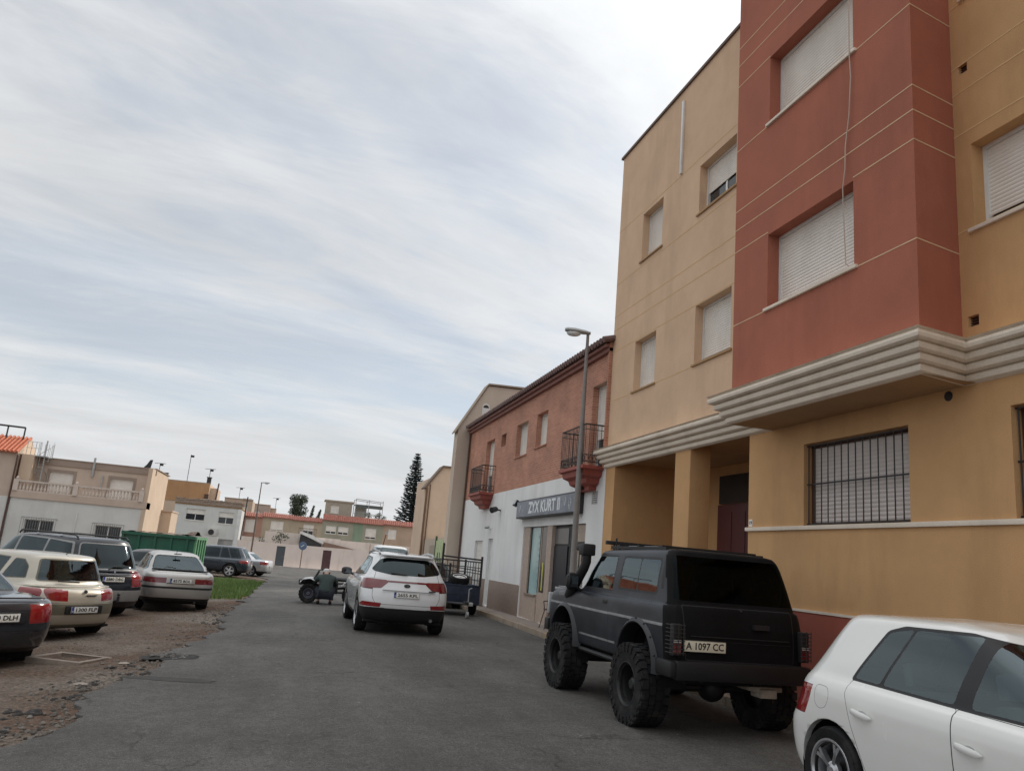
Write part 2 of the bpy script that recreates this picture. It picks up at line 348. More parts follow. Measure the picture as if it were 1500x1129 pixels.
# broken rim of the road: dark crumbling bits, chunk by chunk
mb = MB()
def rock(mb, x, y, z, r, flat=.55):
    n = 7; vs = []; ph = random.random()*6
    for i, (h, s) in enumerate(((0, .9), (.55, 1), (1, .55))):
        for k in range(n):
            a = 2*pi*k/n+ph; q = r*s*random.uniform(.7, 1.15); vs.append((x+q*cos(a), y+q*sin(a)*random.uniform(.7, 1), z+h*r*flat*2*random.uniform(.8, 1.1)-r*.25))
    mb.add(vs, [[i*n+k, i*n+(k+1)%n, (i+1)*n+(k+1)%n, (i+1)*n+k] for i in range(2) for k in range(n)]+[[2*n+k for k in range(n)]])
for i in range(1000):
    y = random.uniform(6.2, 24)**1 if random.random() < .6 else random.uniform(6.2, 13); x = edge_n(y)-abs(random.gauss(0, .35))+.03
    rock(mb, x, y, dirt_z(x, y), random.choice((.008, .01, .014, .02, .03)))
for i in range(1700):
    x = random.uniform(-8, -1.4); y = random.uniform(6.3, 22)
    if x > edge_n(y)-.1: continue
    rock(mb, x, y, dirt_z(x, y), random.choice((.005, .007, .009, .012, .012, .02)))
tag(mb.build('gravel_stones', mat('grey_stones', (.16, .14, .12), .9, 0, .45, 3.5, .3, 60)), 'loose grey stones and road crumbs scattered over the dirt lot', 'gravel', kind='stuff')
def chunk_cluster(cx, cy, n, sp, rmin, rmax):
    mb = MB()
    for i in range(n):
        x = cx+random.gauss(0, sp); y = cy+random.gauss(0, sp*.8)
        rock(mb, x, y, max(dirt_z(x, y), -9), random.uniform(rmin, rmax), .4)
    return mb
M_chunk = mat('asphalt_lump', (.045, .042, .04), .95, 0, .4, 8, .6, 50)
mb = MB()
for cx, cy, n, sp in ((-1.9, 10.0, 34, .14), (-2.25, 9.2, 30, .14), (-2.65, 9.0, 22, .12), (-2.95, 9.8, 16, .12), (-2.2, 8.4, 20, .16), (-2.7, 8.2, 10, .2), (-1.65, 11.6, 16, .15), (-1.8, 12.2, 12, .18), (-1.2, 18.4, 22, .2), (-1.15, 20.5, 25, .3), (-2.05, 10.9, 20, .2)):
    b2 = chunk_cluster(cx, cy, n, sp, .012, .045); mb.add(b2.v, b2.f)
tag(mb.build('asphalt_rubble', M_chunk), 'black crumbled asphalt lumps strewn along the broken road edge', 'rubble', kind='stuff')
def hole(cx, cy, rx, ry, seed):
    blob('pothole', cx, cy, rx, ry, .009, M_asph_dark, -.1, seed, 46, .55)
    b2 = MB()
    for i in range(90):
        a = random.random()*6.28; q = sqrt(random.random())*.85; rock(b2, cx+rx*q*cos(a), cy+ry*q*sin(a), GX(cx, cy)+.012, random.uniform(.008, .032), .5)
    tag(b2.build('pothole_gravel', mat('pothole_stones', (.16, .15, .14), .9, 0, .5, 6)), 'loose stones lying in the pothole at the road edge', 'gravel', kind='stuff')
hole(-1.42, 13.05, .36, .34, 3)
# fallen pale slab pieces
for i, (x, y, r, lab) in enumerate(((-2.15, 11.0, .1, 'flat pale stone lying alone on dirt nearest the road'), (-1.95, 12.55, .09, 'flat pale stone beside the corner of the concrete pit frame'))):
    b2 = MB(); rock(b2, x, y, dirt_z(x, y)+.015, r, .16); tag(b2.build('flat_stone', mat('pale_stone', (.32, .28, .24), .9, 0, .2, 8)), lab, 'stone')
# concrete frame of an inspection pit
t = thing('pit_frame', 'sunken concrete frame of an inspection pit in the dirt', 'pit frame', (-2.75, 13.05, -.2))
Mx = Matrix.Translation((-2.75, 13.05, -.235)) @ Matrix.Rotation(-.42, 4, 'Z'); mb = MB()
for a in ((-.42, .42, -.36, -.27), (-.42, .42, .27, .36), (-.42, -.33, -.27, .27), (.33, .42, -.27, .27)): mb.box(*a, -.12, .035, 0, Mx)
mb.build('frame', mat('pit_concrete', (.27, .22, .18), .9, 0, .2, 6, .5, 60), t, bevel=.008)
mb = MB(); mb.box(-.33, .33, -.27, .27, -.12, -.03, 0, Mx); mb.build('cover', mat('pit_cover', (.10, .085, .07), .9, 0, .25, 8), t)

# grass verge: real blades
def grass():
    mb = MB(); base = MB()
    def inside(x, y):
        return 26.6 < y < 46 and x < edge(y)-.1+.15*sin(y*2) and x > -4.2+(y-23.6)*.03 and fbm(x*.8, y*.5) > .28+(.12 if y < 27.6 else 0)
    for i in range(30000):
        x = random.uniform(-4.6, -.4); y = random.uniform(26.6, 46)
        if not inside(x, y): continue
        h = random.uniform(.05, .17)*(.7+.8*fbm(x*1.5, y*1.5)); a = random.random()*6.28; w = random.uniform(.008, .02); lx, ly = random.gauss(0, .05), random.gauss(0, .05); z = dirt_z(x, y)-.01
        mb.add([(x-w*cos(a), y-w*sin(a), z), (x+w*cos(a), y+w*sin(a), z), (x+lx, y+ly, z+h)], [[0, 1, 2]], random.choice((0, 0, 1, 2)))
    ms = [mat('grass_a', (.080, .155, .035), .8, 0, .3, 2), mat('grass_b', (.11, .19, .045), .8, 0, .3, 2), mat('grass_c', (.15, .19, .05), .8, 0, .3, 2)]
    tag(mb.build('grass', ms), 'green tufts of grass on the verge between cars and road', 'grass', kind='stuff')
grass()
# ------------------------------------------------------------------ buildings
def wall(mb, f, u0, u1, v0, v1, holes=(), depth=.2, mi=0, rmi=None):
    """flat wall with rectangular openings and reveals; f(u, v, d) -> world point, d = depth inwards"""
    us = sorted({u0, u1, *[h[0] for h in holes], *[h[1] for h in holes]}); vs = sorted({v0, v1, *[h[2] for h in holes], *[h[3] for h in holes]})
    us = [u for u in us if u0 <= u <= u1]; vs = [v for v in vs if v0 <= v <= v1]
    for a, b in zip(us, us[1:]):
        for c, d in zip(vs, vs[1:]):
            m, n = (a+b)/2, (c+d)/2
            if any(h[0] < m < h[1] and h[2] < n < h[3] for h in holes): continue
            mb.quad(f(a, c, 0), f(b, c, 0), f(b, d, 0), f(a, d, 0), mi)
    r = mi if rmi is None else rmi
    for h in holes:
        dd = h[4] if len(h) > 4 else depth
        for (a, c), (b, d) in (((h[0], h[2]), (h[1], h[2])), ((h[1], h[2]), (h[1], h[3])), ((h[1], h[3]), (h[0], h[3])), ((h[0], h[3]), (h[0], h[2]))):
            mb.quad(f(a, c, 0), f(b, d, 0), f(b, d, dd), f(a, c, dd), r)
def fX(X): return lambda u, v, d: (X+d, u, v)         # wall facing -X
def fY(Y): return lambda u, v, d: (u, Y+d, v)         # wall facing -Y
def fbox(mb, f, u0, u1, v0, v1, d0, d1, mi=0):
    vs = [f(u, v, d) for d in (d0, d1) for v in (v0, v1) for u in (u0, u1)]
    mb.add(vs, [[0,2,3,1],[4,5,7,6],[0,1,5,4],[2,6,7,3],[0,4,6,2],[1,3,7,5]], mi)
def shutter_mb(f, u0, u1, v0, v1, d, pitch=.045):
    mb = MB(); n = max(1, int((v1-v0)/pitch)); p = (v1-v0)/n; pr = []
    for k in range(n): b = v0+k*p; pr += [(b, .004), (b+p*.12, -.001), (b+p*.5, -.006), (b+p*.88, -.001)]
    pr.append((v1, .004))
    vs = [f(u, v, d+o) for v, o in pr for u in (u0, u1)]
    mb.add(vs, [[2*i, 2*i+1, 2*i+3, 2*i+2] for i in range(len(pr)-1)]); return mb
def window(root, f, u0, u1, v0, v1, depth=.2, gap=0, sill=True, frame=M_alu, sill_m=None, shut=M_shutter, panes=2, sill_out=.035, pitch=.045):
    """window > frame mesh, shutter, pane, sill; gap = open share under the roller shutter"""
    mb = MB(); t = .045; d = depth
    for a in ((u0, u0+t, v0, v1), (u1-t, u1, v0, v1), (u0+t, u1-t, v0, v0+t), (u0+t, u1-t, v1-t, v1)): fbox(mb, f, *a, d-.04, d+.02)
    g = v0+t+(v1-v0-2*t)*gap
    if gap:
        for k in range(1, panes):
            u = u0+(u1-u0)*k/panes; fbox(mb, f, u-.03, u+.03, v0+t, v1-t, d, d+.03)
    w = mb.build('window', frame, root)
    if gap < 1: shutter_mb(f, u0+t, u1-t, g, v1-t, d-.015, pitch).build('shutter', shut, w, smooth=True, sharp=25)
    if gap > 0:
        m2 = MB(); m2.quad(f(u0+t, v0+t, d+.015), f(u1-t, v0+t, d+.015), f(u1-t, g, d+.015), f(u0+t, g, d+.015)); m2.build('pane', M_dark_glass, w)
    if sill:
        m2 = MB(); fbox(m2, f, u0-.06, u1+.06, v0-.045, v0-.003, -sill_out, depth-.045); m2.build('sill', sill_m or M_cornice, w, bevel=.006)
    return w
def cornice_run(mb, pts, prof):
    """pts: corner points (x, y) with outward offsets direction given; prof: [(off, z)]"""
    rows = [[(x+ox*o, y+oy*o, z) for o, z in prof] for x, y, ox, oy in pts]; n = len(prof)
    mb.add([p for r in rows for p in r], [[j*n+i, j*n+i+1, (j+1)*n+i+1, (j+1)*n+i] for j in range(len(rows)-1) for i in range(n-1)])
STEP = []
for k in range(4):
    z = 3.88+k*.097; o = .03+k*.065
    STEP += [(o, z), (o+.028, z+.016), (o+.036, z+.05), (o+.028, z+.078), (o+.006, z+.096)]
STEP += [(.27, 4.285), (.05, 4.31), (-.02, 4.31)]
STEP = [(.0, 3.868)]+STEP

def apartment():
    t = thing('apartment_building', 'tall ochre apartment building with a projecting terracotta red bay and stepped pale cornice', 'building', (8.5, 11, 0))
    X = 6.7; XB = 6.0; top = 11.55
    f = fX(X); mb = MB()
    # upper wall left of the bay, right of the bay
    hl = [(11.30, 12.62, 8.42, 9.42), (14.20, 15.20, 8.38, 9.50), (11.36, 12.62, 5.44, 6.56), (14.27, 15.30, 5.43, 6.54)]
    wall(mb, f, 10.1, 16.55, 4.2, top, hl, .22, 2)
    hr = [(4.5, 6.38, 5.60, 6.60), (4.5, 6.38, 8.50, 9.55), (6.38, 6.50, 7.53, 7.64, .12), (6.38, 6.52, 4.50, 4.62, .12)]
    wall(mb, f, -5, 6.62, 4.2, 14.5, hr, .22)
    # ground floor: wall with the grilled windows, recessed porch
    hg = [(7.42, 9.36, 2.46, 3.57), (4.4, 6.06, 2.46, 3.57)]
    wall(mb, f, -5, 10.72, 1.35, 3.98, hg, .20)
    mb.quad((6.7, 10.72, 1.35), (8.6, 10.72, 1.35), (8.6, 10.72, 3.98), (6.7, 10.72, 3.98))
    mb.quad((8.6, 10.72, .2), (8.6, 16.55, .2), (8.6, 16.55, 3.98), (8.6, 10.72, 3.98))
    mb.quad((6.7, 16.05, .2), (6.7, 16.55, .2), (6.7, 16.55, 3.98), (6.7, 16.05, 3.98))
    mb.quad((6.7, 16.05, .2), (8.6, 16.05, .2), (8.6, 16.05, 3.98), (6.7, 16.05, 3.98))
    # far side wall and back, roof
    mb.quad((6.7, 16.55, 0), (18, 16.55, 0), (18, 16.55, top), (6.7, 16.55, top))
    mb.quad((6.7, -5, 0), (18, -5, 0), (18, -5, 14.5), (6.7, -5, 14.5)); mb.quad((18, -5, 0), (18, 16.55, 0), (18, 16.55, top), (18, -5, top))
    mb.quad((6.7, 10, top), (18, 10, top), (18, 16.55, top), (6.7, 16.55, top)); mb.quad((6.7, -5, 14.5), (18, -5, 14.5), (18, 10.1, 14.5), (6.7, 10.1, 14.5)); mb.quad((6.7, 10.1, top), (18, 10.1, top), (18, 10.1, 14.5), (6.7, 10.1, 14.5))
    for z in (5.41, 6.585, 7.11, 7.45, 8.25, 9.6):
        fbox(mb, f, 10.1, 16.55, z-.008, z+.008, -.003, .01, 1); fbox(mb, f, -5, 6.6, z+.2-.008, z+.208, -.003, .01, 1)
    mb.build('wall', [M_ochre, M_jointb, M_ochre_glare], t)
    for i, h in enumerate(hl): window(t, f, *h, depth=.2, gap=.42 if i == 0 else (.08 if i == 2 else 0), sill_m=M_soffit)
    window(t, f, *hr[0][:4], depth=.2, gap=.12, panes=3); window(t, f, *hr[1][:4], depth=.2)
    for h in hr[2:]:
        m2 = MB(); u0, u1, v0, v1 = h[:4]
        m2.quad(f(u0, v0, .11), f(u1, v0, .11), f(u1, v1, .11), f(u0, v1, .11)); [fbox(m2, f, u0, u1, v0+.02+.028*k, v0+.03+.028*k, .04, .10) for k in range(4)]
        m2.build('vent', mat('rusty_vent', (.10, .04, .03), .8), t)
    # red bay
    mb = MB(); g = fX(XB); hb = [(7.43, 9.22, 5.40, 6.50), (7.40, 9.22, 8.28, 9.38)]
    wall(mb, g, 6.45, 10.10, 4.2, 14.5, hb, .24)
    mb.quad((XB, 6.45, 4.2), (X, 6.60, 4.2), (X, 6.60, 14.5), (XB, 6.45, 14.5)); mb.quad((XB, 10.1, 4.2), (X, 10.1, 4.2), (X, 10.1, 14.5), (XB, 10.1, 14.5)); mb.quad((XB, 6.45, 14.5), (X, 6.60, 14.5), (X, 10.1, 14.5), (XB, 10.1, 14.5))
    for z in (5.37, 6.54, 6.90, 7.21, 8.25, 9.40, 9.78, 10.1):
        segs = [(6.45, 10.1)]
        for h in hb:
            if h[2]-.12 < z < h[3]+.12: segs = [(6.45, h[0]), (h[1], 10.1)]
        for a, b in segs: fbox(mb, g, a, b, z-.007, z+.007, -.003, .01, 1)
        mb.prism([(XB, 6.447), (X, 6.597), (X, 6.605), (XB, 6.455)], lambda u, v, d: (u, v, d), z-.007, z+.007, 1)
    mb.build('bay', [M_red, M_joint], t)
    for h in hb: window(t, g, *h, depth=.22)
    # cornices: bay and flat parts
    mb = MB()
    cornice_run(mb, [(X+.3, 6.665, .2, -1), (XB, 6.45, -1, -1), (XB, 10.1, -1, 1), (X+.3, 10.1, 0, 1)], STEP)
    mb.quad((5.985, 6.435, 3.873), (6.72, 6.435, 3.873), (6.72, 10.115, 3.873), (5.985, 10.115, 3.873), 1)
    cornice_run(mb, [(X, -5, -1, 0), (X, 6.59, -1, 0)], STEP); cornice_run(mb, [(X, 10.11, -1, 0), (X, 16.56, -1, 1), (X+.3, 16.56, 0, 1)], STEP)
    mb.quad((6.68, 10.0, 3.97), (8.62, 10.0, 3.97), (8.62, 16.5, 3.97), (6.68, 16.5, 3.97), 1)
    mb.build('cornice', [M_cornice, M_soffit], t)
    mb = MB(); mb.box(6.66, 18, 10.12, 16.62, top, top+.06); mb.build('coping', mat('roof_coping', (.16, .11, .09), .8), t)
    # sill band and plinth
    mb = MB(); mb.box(6.665, 6.9, -5, 10.76, 2.40, 2.455); mb.build('sill_band', M_cornice, t, bevel=.006)
    mb = MB(); mb.box(6.655, 8, -5, 10.75, 0, 1.33, 0); mb.box(6.645, 8, -5, 10.76, 1.33, 1.36, 1); mb.build('plinth', [M_plinth, M_cornice], t)
    # porch column, floor, door
    mb = MB(); mb.box(6.7, 7.1, 12.62, 13.2, .9, 3.97); mb.build('column', M_ochre, t, bevel=.01)
    mb = MB(); mb.box(6.66, 8.6, 10.76, 16.5, .05, .95); mb.build('porch_floor', M_pave, t)
    mb = MB(); mb.box(8.5, 8.6, 13.15, 14.75, .95, 3.15); [mb.box(8.49, 8.5, 13.2+.5*k, 13.22+.5*k, 1.1, 3.0) for k in range(1, 3)]
    d = mb.build('door', M_dark_wood, t); mb = MB(); mb.box(8.52, 8.6, 13.15, 14.75, 3.17, 3.75); mb.build('transom', M_dark_glass, d)
    mb = MB(); mb.tube([(6.85, 16.0, 2.02), (6.85, 13.25, 2.0)], .035); mb.tube([(6.85, 15.9, .95), (6.85, 15.9, 2.0)], .025); mb.tube([(6.85, 14.5, .95), (6.85, 14.5, 2.0)], .025); mb.tube([(6.85, 16.0, 1.7), (6.85, 13.25, 1.68)], .02); mb.build('handrail', M_brown_iron, t)
    # grilled ground floor windows
    for (u0, u1, v0, v1) in hg:
        w = window(t, f, u0, u1, v0, v1, depth=.17, gap=0, sill=False, shut=mat('pinkish_shutter', (.66, .60, .57), .5, 0, .06, 2), frame=M_brown_iron, pitch=.052)
        mb = MB(); n = 15
        for k in range(n): u = u0+.03+(u1-u0-.06)*k/(n-1); mb.tube([f(u, v0, .06), f(u, v1-.02, .06)], .0085, 6)
        mb.tube([f(u0, (v0+v1)/2, .06), f(u1, (v0+v1)/2, .06)], .011, 6)
        for v in (v0+.02, v1-.025): mb.tube([f(u0, v, .06), f(u1, v, .06)], .011, 6)
        mb.build('grille', M_black_iron, w)
    # house number, pipe strip, wall hole
    mb = MB(); fbox(mb, f, 10.60, 10.69, 2.47, 2.575, -.008, 0); pl = mb.build('number_plate', M_plate, t)
    text_mesh('number', '19', .075, Matrix(((0, 0, 1, 6.69), (-1, 0, 0, 10.645), (0, 1, 0, 2.522), (0, 0, 0, 1))), M_ink, pl)
    mb = MB(); fbox(mb, f, 13.35, 13.42, 9.62, 11.28, -.05, 0); mb.build('conduit', M_alu, t, bevel=.01)
    mb = MB(); mb.lathe([(.0, -.012), (.04, -.012), (.055, -.008), (.055, 0)], Matrix.Translation((6.7, 6.82, 3.80)), 14); mb.build('drain_hole', M_blackp, t)
    return t
apartment()
mb = MB(); mb.tube([(5.955, 7.42, 11.2), (5.955, 7.42, 8.24), (5.965, 7.41, 7.9), (5.96, 7.44, 7.4), (5.965, 7.52, 7.0), (5.965, 7.53, 6.7), (5.96, 7.57, 6.46), (5.98, 7.58, 6.0), (5.955, 7.52, 5.44), (5.99, 7.46, 5.38)], .0075, 6)
tag(mb.build('cable', mat('dangling_cable', (.5, .40, .33), .6), smooth=True), 'thin pale cable dangling down the terracotta bay past its shutters', 'cable')

# --- brick house with the shop
def balcony(t, y0, y1, label=None):
    X = 6.7; xo = 6.2; z0 = 3.95; mb = MB()
    ym = (y0+y1)/2; hw = (y1-y0)/2
    prof = [(1.0, 3.93, 0), (1.0, 3.86, 0), (.9, 3.83, 1), (.86, 3.72, 1), (.66, 3.66, 1), (.6, 3.56, 1), (.38, 3.50, 1), (.33, 3.41, 1)]
    rows = []
    for s, z, k in prof:
        e = xo-.02 if k == 0 else X-(X-xo)*s
        w = hw+.03 if k == 0 else hw*(.25+.75*s)
        rows.append([(X, ym-w, z), (e, ym-w, z), (e, ym+w, z), (X, ym+w, z)])
    mb.add([p for r in rows for p in r], [[4*i+k, 4*i+k+1, 4*i+k+5, 4*i+k+4] for i in range(len(rows)-1) for k in range(3)]+[[0, 1, 2, 3], [4*len(rows)-4+k for k in range(4)]])
    b = mb.build('balcony', M_corbel, t)
    mb = MB(); zt = z0+.92
    path = [(X, y0), (xo+.02, y0), (xo+.02, y1), (X, y1)]
    for z, r in ((zt, .018), (z0+.06, .012), (z0+.22, .010), (zt-.12, .008)): mb.tube([(x, y, z) for x, y in path], r, 6)
    for (xa, ya), (xb, yb) in zip(path, path[1:]):
        L = math.dist((xa, ya), (xb, yb)); n = max(2, int(L/.095))
        for k in range(n+1):
            x, y = xa+(xb-xa)*k/n, ya+(yb-ya)*k/n
            mb.tube([(x, y, z0), (x, y, zt)], .0075, 5)
            if k < n:   # scroll rings at the foot
                x2, y2 = xa+(xb-xa)*(k+.5)/n, ya+(yb-ya)*(k+.5)/n; dx, dy = (xb-xa)/L, (yb-ya)/L
                mb.tube([(x2+dx*.035*cos(a), y2+dy*.035*cos(a), z0+.14+.06*sin(a)) for a in [2*pi*q/8 for q in range(9)]], .006, 4)
    mb.build('railing', M_black_iron, b)
    return b
def brick_house():
    X = 6.7; t = thing('brick_house', 'two storey house with red brick upper floor over white shop floor and two iron balconies', 'building', (8.5, 24, 0)); f = fX(X)
    up = [(16.75, 17.68, 3.95, 5.98), (21.20, 22.25, 5.0, 6.0), (23.16, 24.42, 4.92, 5.98), (25.74, 26.36, 5.49, 5.92), (27.3, 28.5, 3.95, 5.93)]
    mb = MB(); wall(mb, f, 16.56, 31.45, 3.9, 6.72, up, .22); mb.build('brick_wall', M_brick, t)
    low = [(17.62, 22.76, .13, 2.68, .28), (26.35, 26.98, .15, 2.36, .12), (27.83, 29.0, .15, 2.30, .12), (16.98, 17.34, 3.10, 3.40, .05)]
    mb = MB(); wall(mb, f, 16.56, 31.45, .1, 3.9, low, .28)
    mb.quad((6.7, 31.45, 0), (16, 31.45, 0), (16, 31.45, 6.8), (6.7, 31.45, 6.8)); mb.build('white_wall', M_white_wall, t)
    mb = MB()
    for a, b in ((16.56, 17.60), (22.78, 26.33), (27.0, 27.81), (29.02, 31.45)): mb = MB(); mb.box(6.672, 6.9, a, b, .1, 1.0); mb.build('plinth', M_stone, t, bevel=.005)
    mb = MB(); mb.tube([(6.64, 31.38, 6.6), (6.64, 31.38, .15)], .04, 7); mb.build('downpipe', M_brown_iron, t)
    w = window(t, f, *up[1], depth=.2, sill_m=M_brick); window(t, f, *up[2], depth=.2, sill_m=M_brick); window(t, f, *up[3], depth=.2, sill=False, shut=M_brown_iron)
    for h in (up[0], up[4]): window(t, f, *h, depth=.2, sill=False, gap=.35)
    # eave with tiles
    mb = MB(); mb.box(6.60, 7, 16.56, 31.5, 6.62, 6.72); mb.box(6.52, 7, 16.56, 31.52, 6.72, 6.80); mb.build('eave', mat('eave_moulding', (.26, .12, .10), .8, 0, .15, 5), t, bevel=.01)
    mb = MB(); y = 16.5
    while y < 31.5:
        mb.tube([(6.42, y, 6.86), (11.5, y, 8.3)], .075, 7); y += .19
    mb.quad((6.44, 16.5, 6.83), (11.5, 16.5, 8.27), (11.5, 31.55, 8.27), (6.44, 31.55, 6.83)); mb.quad((11.5, 16.5, 8.27), (16, 16.5, 6.9), (16, 31.55, 6.9), (11.5, 31.55, 8.27)); mb.build('roof', M_tile_dark, t)
    # doors on the left
    mb = MB(); mb.box(6.80, 6.83, 26.35, 26.98, .15, 2.36); [mb.box(6.795, 6.80, 26.42, 26.91, .3+.98*k, 1.2+.98*k) for k in range(2)]
    d = mb.build('door', M_alu, t)
    w = window(t, f, 27.85, 28.98, .9, 2.28, depth=.1, sill=False); mb = MB(); mb.box(6.78, 6.82, 27.85, 28.98, .15, .9); mb.build('panel', M_alu, w)
    # shop front: stone piers, glazing, dark doorway
    mb = MB()
    for a, b, x in ((22.20, 22.76, 6.74), (20.05, 20.45, 6.69), (21.2, 21.28, 6.79)): mb.box(x, 7.0, a, b, .13, 2.67)
    mb.box(6.75, 7.0, 20.45, 21.2, .13, .9)
    mb.box(6.72, 7, 21.2, 22.3, .13, .78); mb.box(6.68, 7, 21.25, 22.25, .78, .82, 1); mb.build('stone_pier', [M_stone_l, M_stone], t)
    mb = MB(); mb.box(6.80, 6.90, 21.28, 22.22, .8, 2.66); mb.box(6.785, 6.92, 21.28, 21.33, .8, 2.66, 1); mb.box(6.785, 6.92, 22.15, 22.2, .8, 2.66, 1)
    for k in range(9): mb.box(6.795, 6.80, 21.42, 21.5, 1.0+k*.17, 1.07+k*.17, 2)
    mb.box(6.80, 6.97, 20.45, 21.2, .9, 2.66, 3); mb.box(6.795, 6.80, 20.95, 21.03, .95, 1.7, 4)
    mb.build('shop_window', [mat('frosted_teal_glass', (.36, .52, .52), .2, 0, .1, 1.5), M_blackp, mat('faded_lettering', (.2, .33, .34), .4), mat('brown_dark_glass', (.06, .045, .036), .15, 0, .3, 1.5), mat('yellow_strip', (.6, .6, .12), .5)], t)
    mb = MB(); mb.box(6.80, 7.0, 18.9, 20.05, .13, 2.67); mb.box(6.77, 6.80, 19.0, 20.03, .13, 2.15, 1); mb.box(6.785, 6.80, 19.0, 20.03, 2.2, 2.6, 2); mb.build('doorway', [M_blackp, mat('dark_blue_door', (.010, .011, .018), .45), mat('transom_panel', (.13, .13, .13), .3)], t)
    mb = MB(); mb.box(6.82, 6.93, 17.62, 18.8, .13, 2.66); mb.box(6.78, 6.96, 18.78, 18.9, .13, 2.66, 1); mb.box(6.80, 6.82, 17.62, 18.8, 1.3, 1.36, 1); mb.box(6.80, 6.82, 17.62, 18.8, 2.2, 2.26, 1)
    for k in range(6): mb.box(6.81, 6.82, 17.7+k*.18, 17.73+k*.18, 1.36, 2.2, 1)
    mb.build('glazed_front', [mat('grey_shop_glass', (.22, .215, .20), .1, 0, .3, 1.5), M_blackp], t)
    mb = MB(); [fbox(mb, f, 16.98, 17.34, 3.10+.05*k, 3.13+.05*k, -.004, .05) for k in range(6)]; mb.quad(f(16.98, 3.1, .045), f(17.34, 3.1, .045), f(17.34, 3.4, .045), f(16.98, 3.4, .045)); mb.build('vent', mat('grey_vent', (.5, .5, .49), .6), t)
    mb = MB(); mb.box(6.62, 7.3, 16.56, 16.62, 3.9, 6.85); mb.box(6.66, 6.7, 16.58, 16.78, 6.0, 6.6); mb.build('end_strip', M_brick, t)
    balcony(t, 16.72, 18.35); balcony(t, 25.6, 27.7) if False else balcony(t, 26.85, 28.6)
    return t
brick_house()
# shop sign with its hand painted lettering
t = thing('shop_sign', 'long grey shop sign box with white painted lettering over the shop front', 'sign', (6.6, 20.4, 2.9))
mb = MB(); mb.box(6.50, 6.7, 17.85, 23.0, 2.91, 3.43); mb.build('box', mat('sign_black_box', (.03, .03, .033), .5), t, bevel=.01)
mb = MB(); mb.box(6.488, 6.5, 17.90, 22.95, 2.95, 3.39); mb.build('panel', mat('sign_grey_panel', (.18, .20, .24), .45, 0, .35, 1.8, fine=.15, bscale=12), t)
def RX(y, z, x=6.486): return Matrix(((0, 0, -1, x), (-1, 0, 0, y), (0, 1, 0, z), (0, 0, 0, 1)))
M_paint = mat('white_sign_paint', (.72, .74, .76), .6, 0, .15, 12)
text_mesh('lettering', 'ZYX KURT II', .43, RX(20.35, 3.17), M_paint, t, width=2.75, bold=.014, ext=.001)
for (y, z, s) in ((22.62, 3.17, .8), (18.62, 3.2, .8), (18.25, 3.12, 1.0)):
    mb = MB()
    for k in range(3):
        mb.tube([(6.487, y+.09*s*cos(a)*(1-.25*k), z+s*(.10*sin(a)*(1-.2*k)-.05*k+.05)) for a in [2*pi*q/10*(.95) for q in range(11)]], .009, 4)
    mb.build('emblem', mat('sign_emblem_paint', (.55, .58, .60), .6), t)
def wall_lamp(y, z, lab, dark=True, rz=0):
    t = thing('floodlight', lab, 'floodlight', (6.6, y, z)); mb = MB(); M = Matrix.Translation((6.52, y, z)) @ Matrix.Rotation(.45, 4, 'Y') @ Matrix.Rotation(rz, 4, 'Z')
    mb.box(-.06, .06, -.13, .13, -.09, .09, 0, M); mb.build('head', M_blackp, t, bevel=.015)
    mb = MB(); mb.box(-.068, -.06, -.11, .11, -.07, .07, 0, M); mb.build('lens', mat('flood_lens', (.28, .29, .30), .15), t)
    mb = MB(); mb.tube([(6.7, y, z), (6.53, y, z)], .02); mb.build('bracket', M_blackp, t)
wall_lamp(17.55, 3.53, 'black floodlight at the right end of the grey shop sign'); wall_lamp(23.15, 3.38, 'small black floodlight at the left end of the grey shop sign')
t = thing('wall_spotlight', 'grey round spotlight on the white wall below the brick', 'spotlight', (6.7, 25.65, 3.3)); mb = MB()
mb.lathe([(.0, -.16), (.1, -.16), (.085, .05), (.03, .12), (0, .12)], Matrix.Translation((6.5, 25.65, 3.30)) @ Matrix.Rotation(.5, 4, 'Z') @ Matrix.Rotation(-.3, 4, 'Y'), 14); mb.build('head', M_steel_dk, t, smooth=True); mb = MB(); mb.tube([(6.7, 25.65, 3.28), (6.55, 25.65, 3.3)], .025); mb.build('bracket', M_steel_dk, t)
t = thing('security_lamp', 'small white twin lamp above the two narrow doors', 'lamp', (6.7, 26.8, 2.7)); mb = MB(); mb.tube([(6.7, 26.8, 2.7), (6.58, 26.8, 2.7)], .02)
mb.build('arm', M_alu, t)
for dy in (-.12, .12):
    mb = MB(); mb.ball((6.56, 26.8+dy, 2.74), .06, .06, .05); mb.tube([(6.6, 26.8, 2.7), (6.56, 26.8+dy, 2.72)], .012); mb.build('head', M_galv, t, smooth=True)

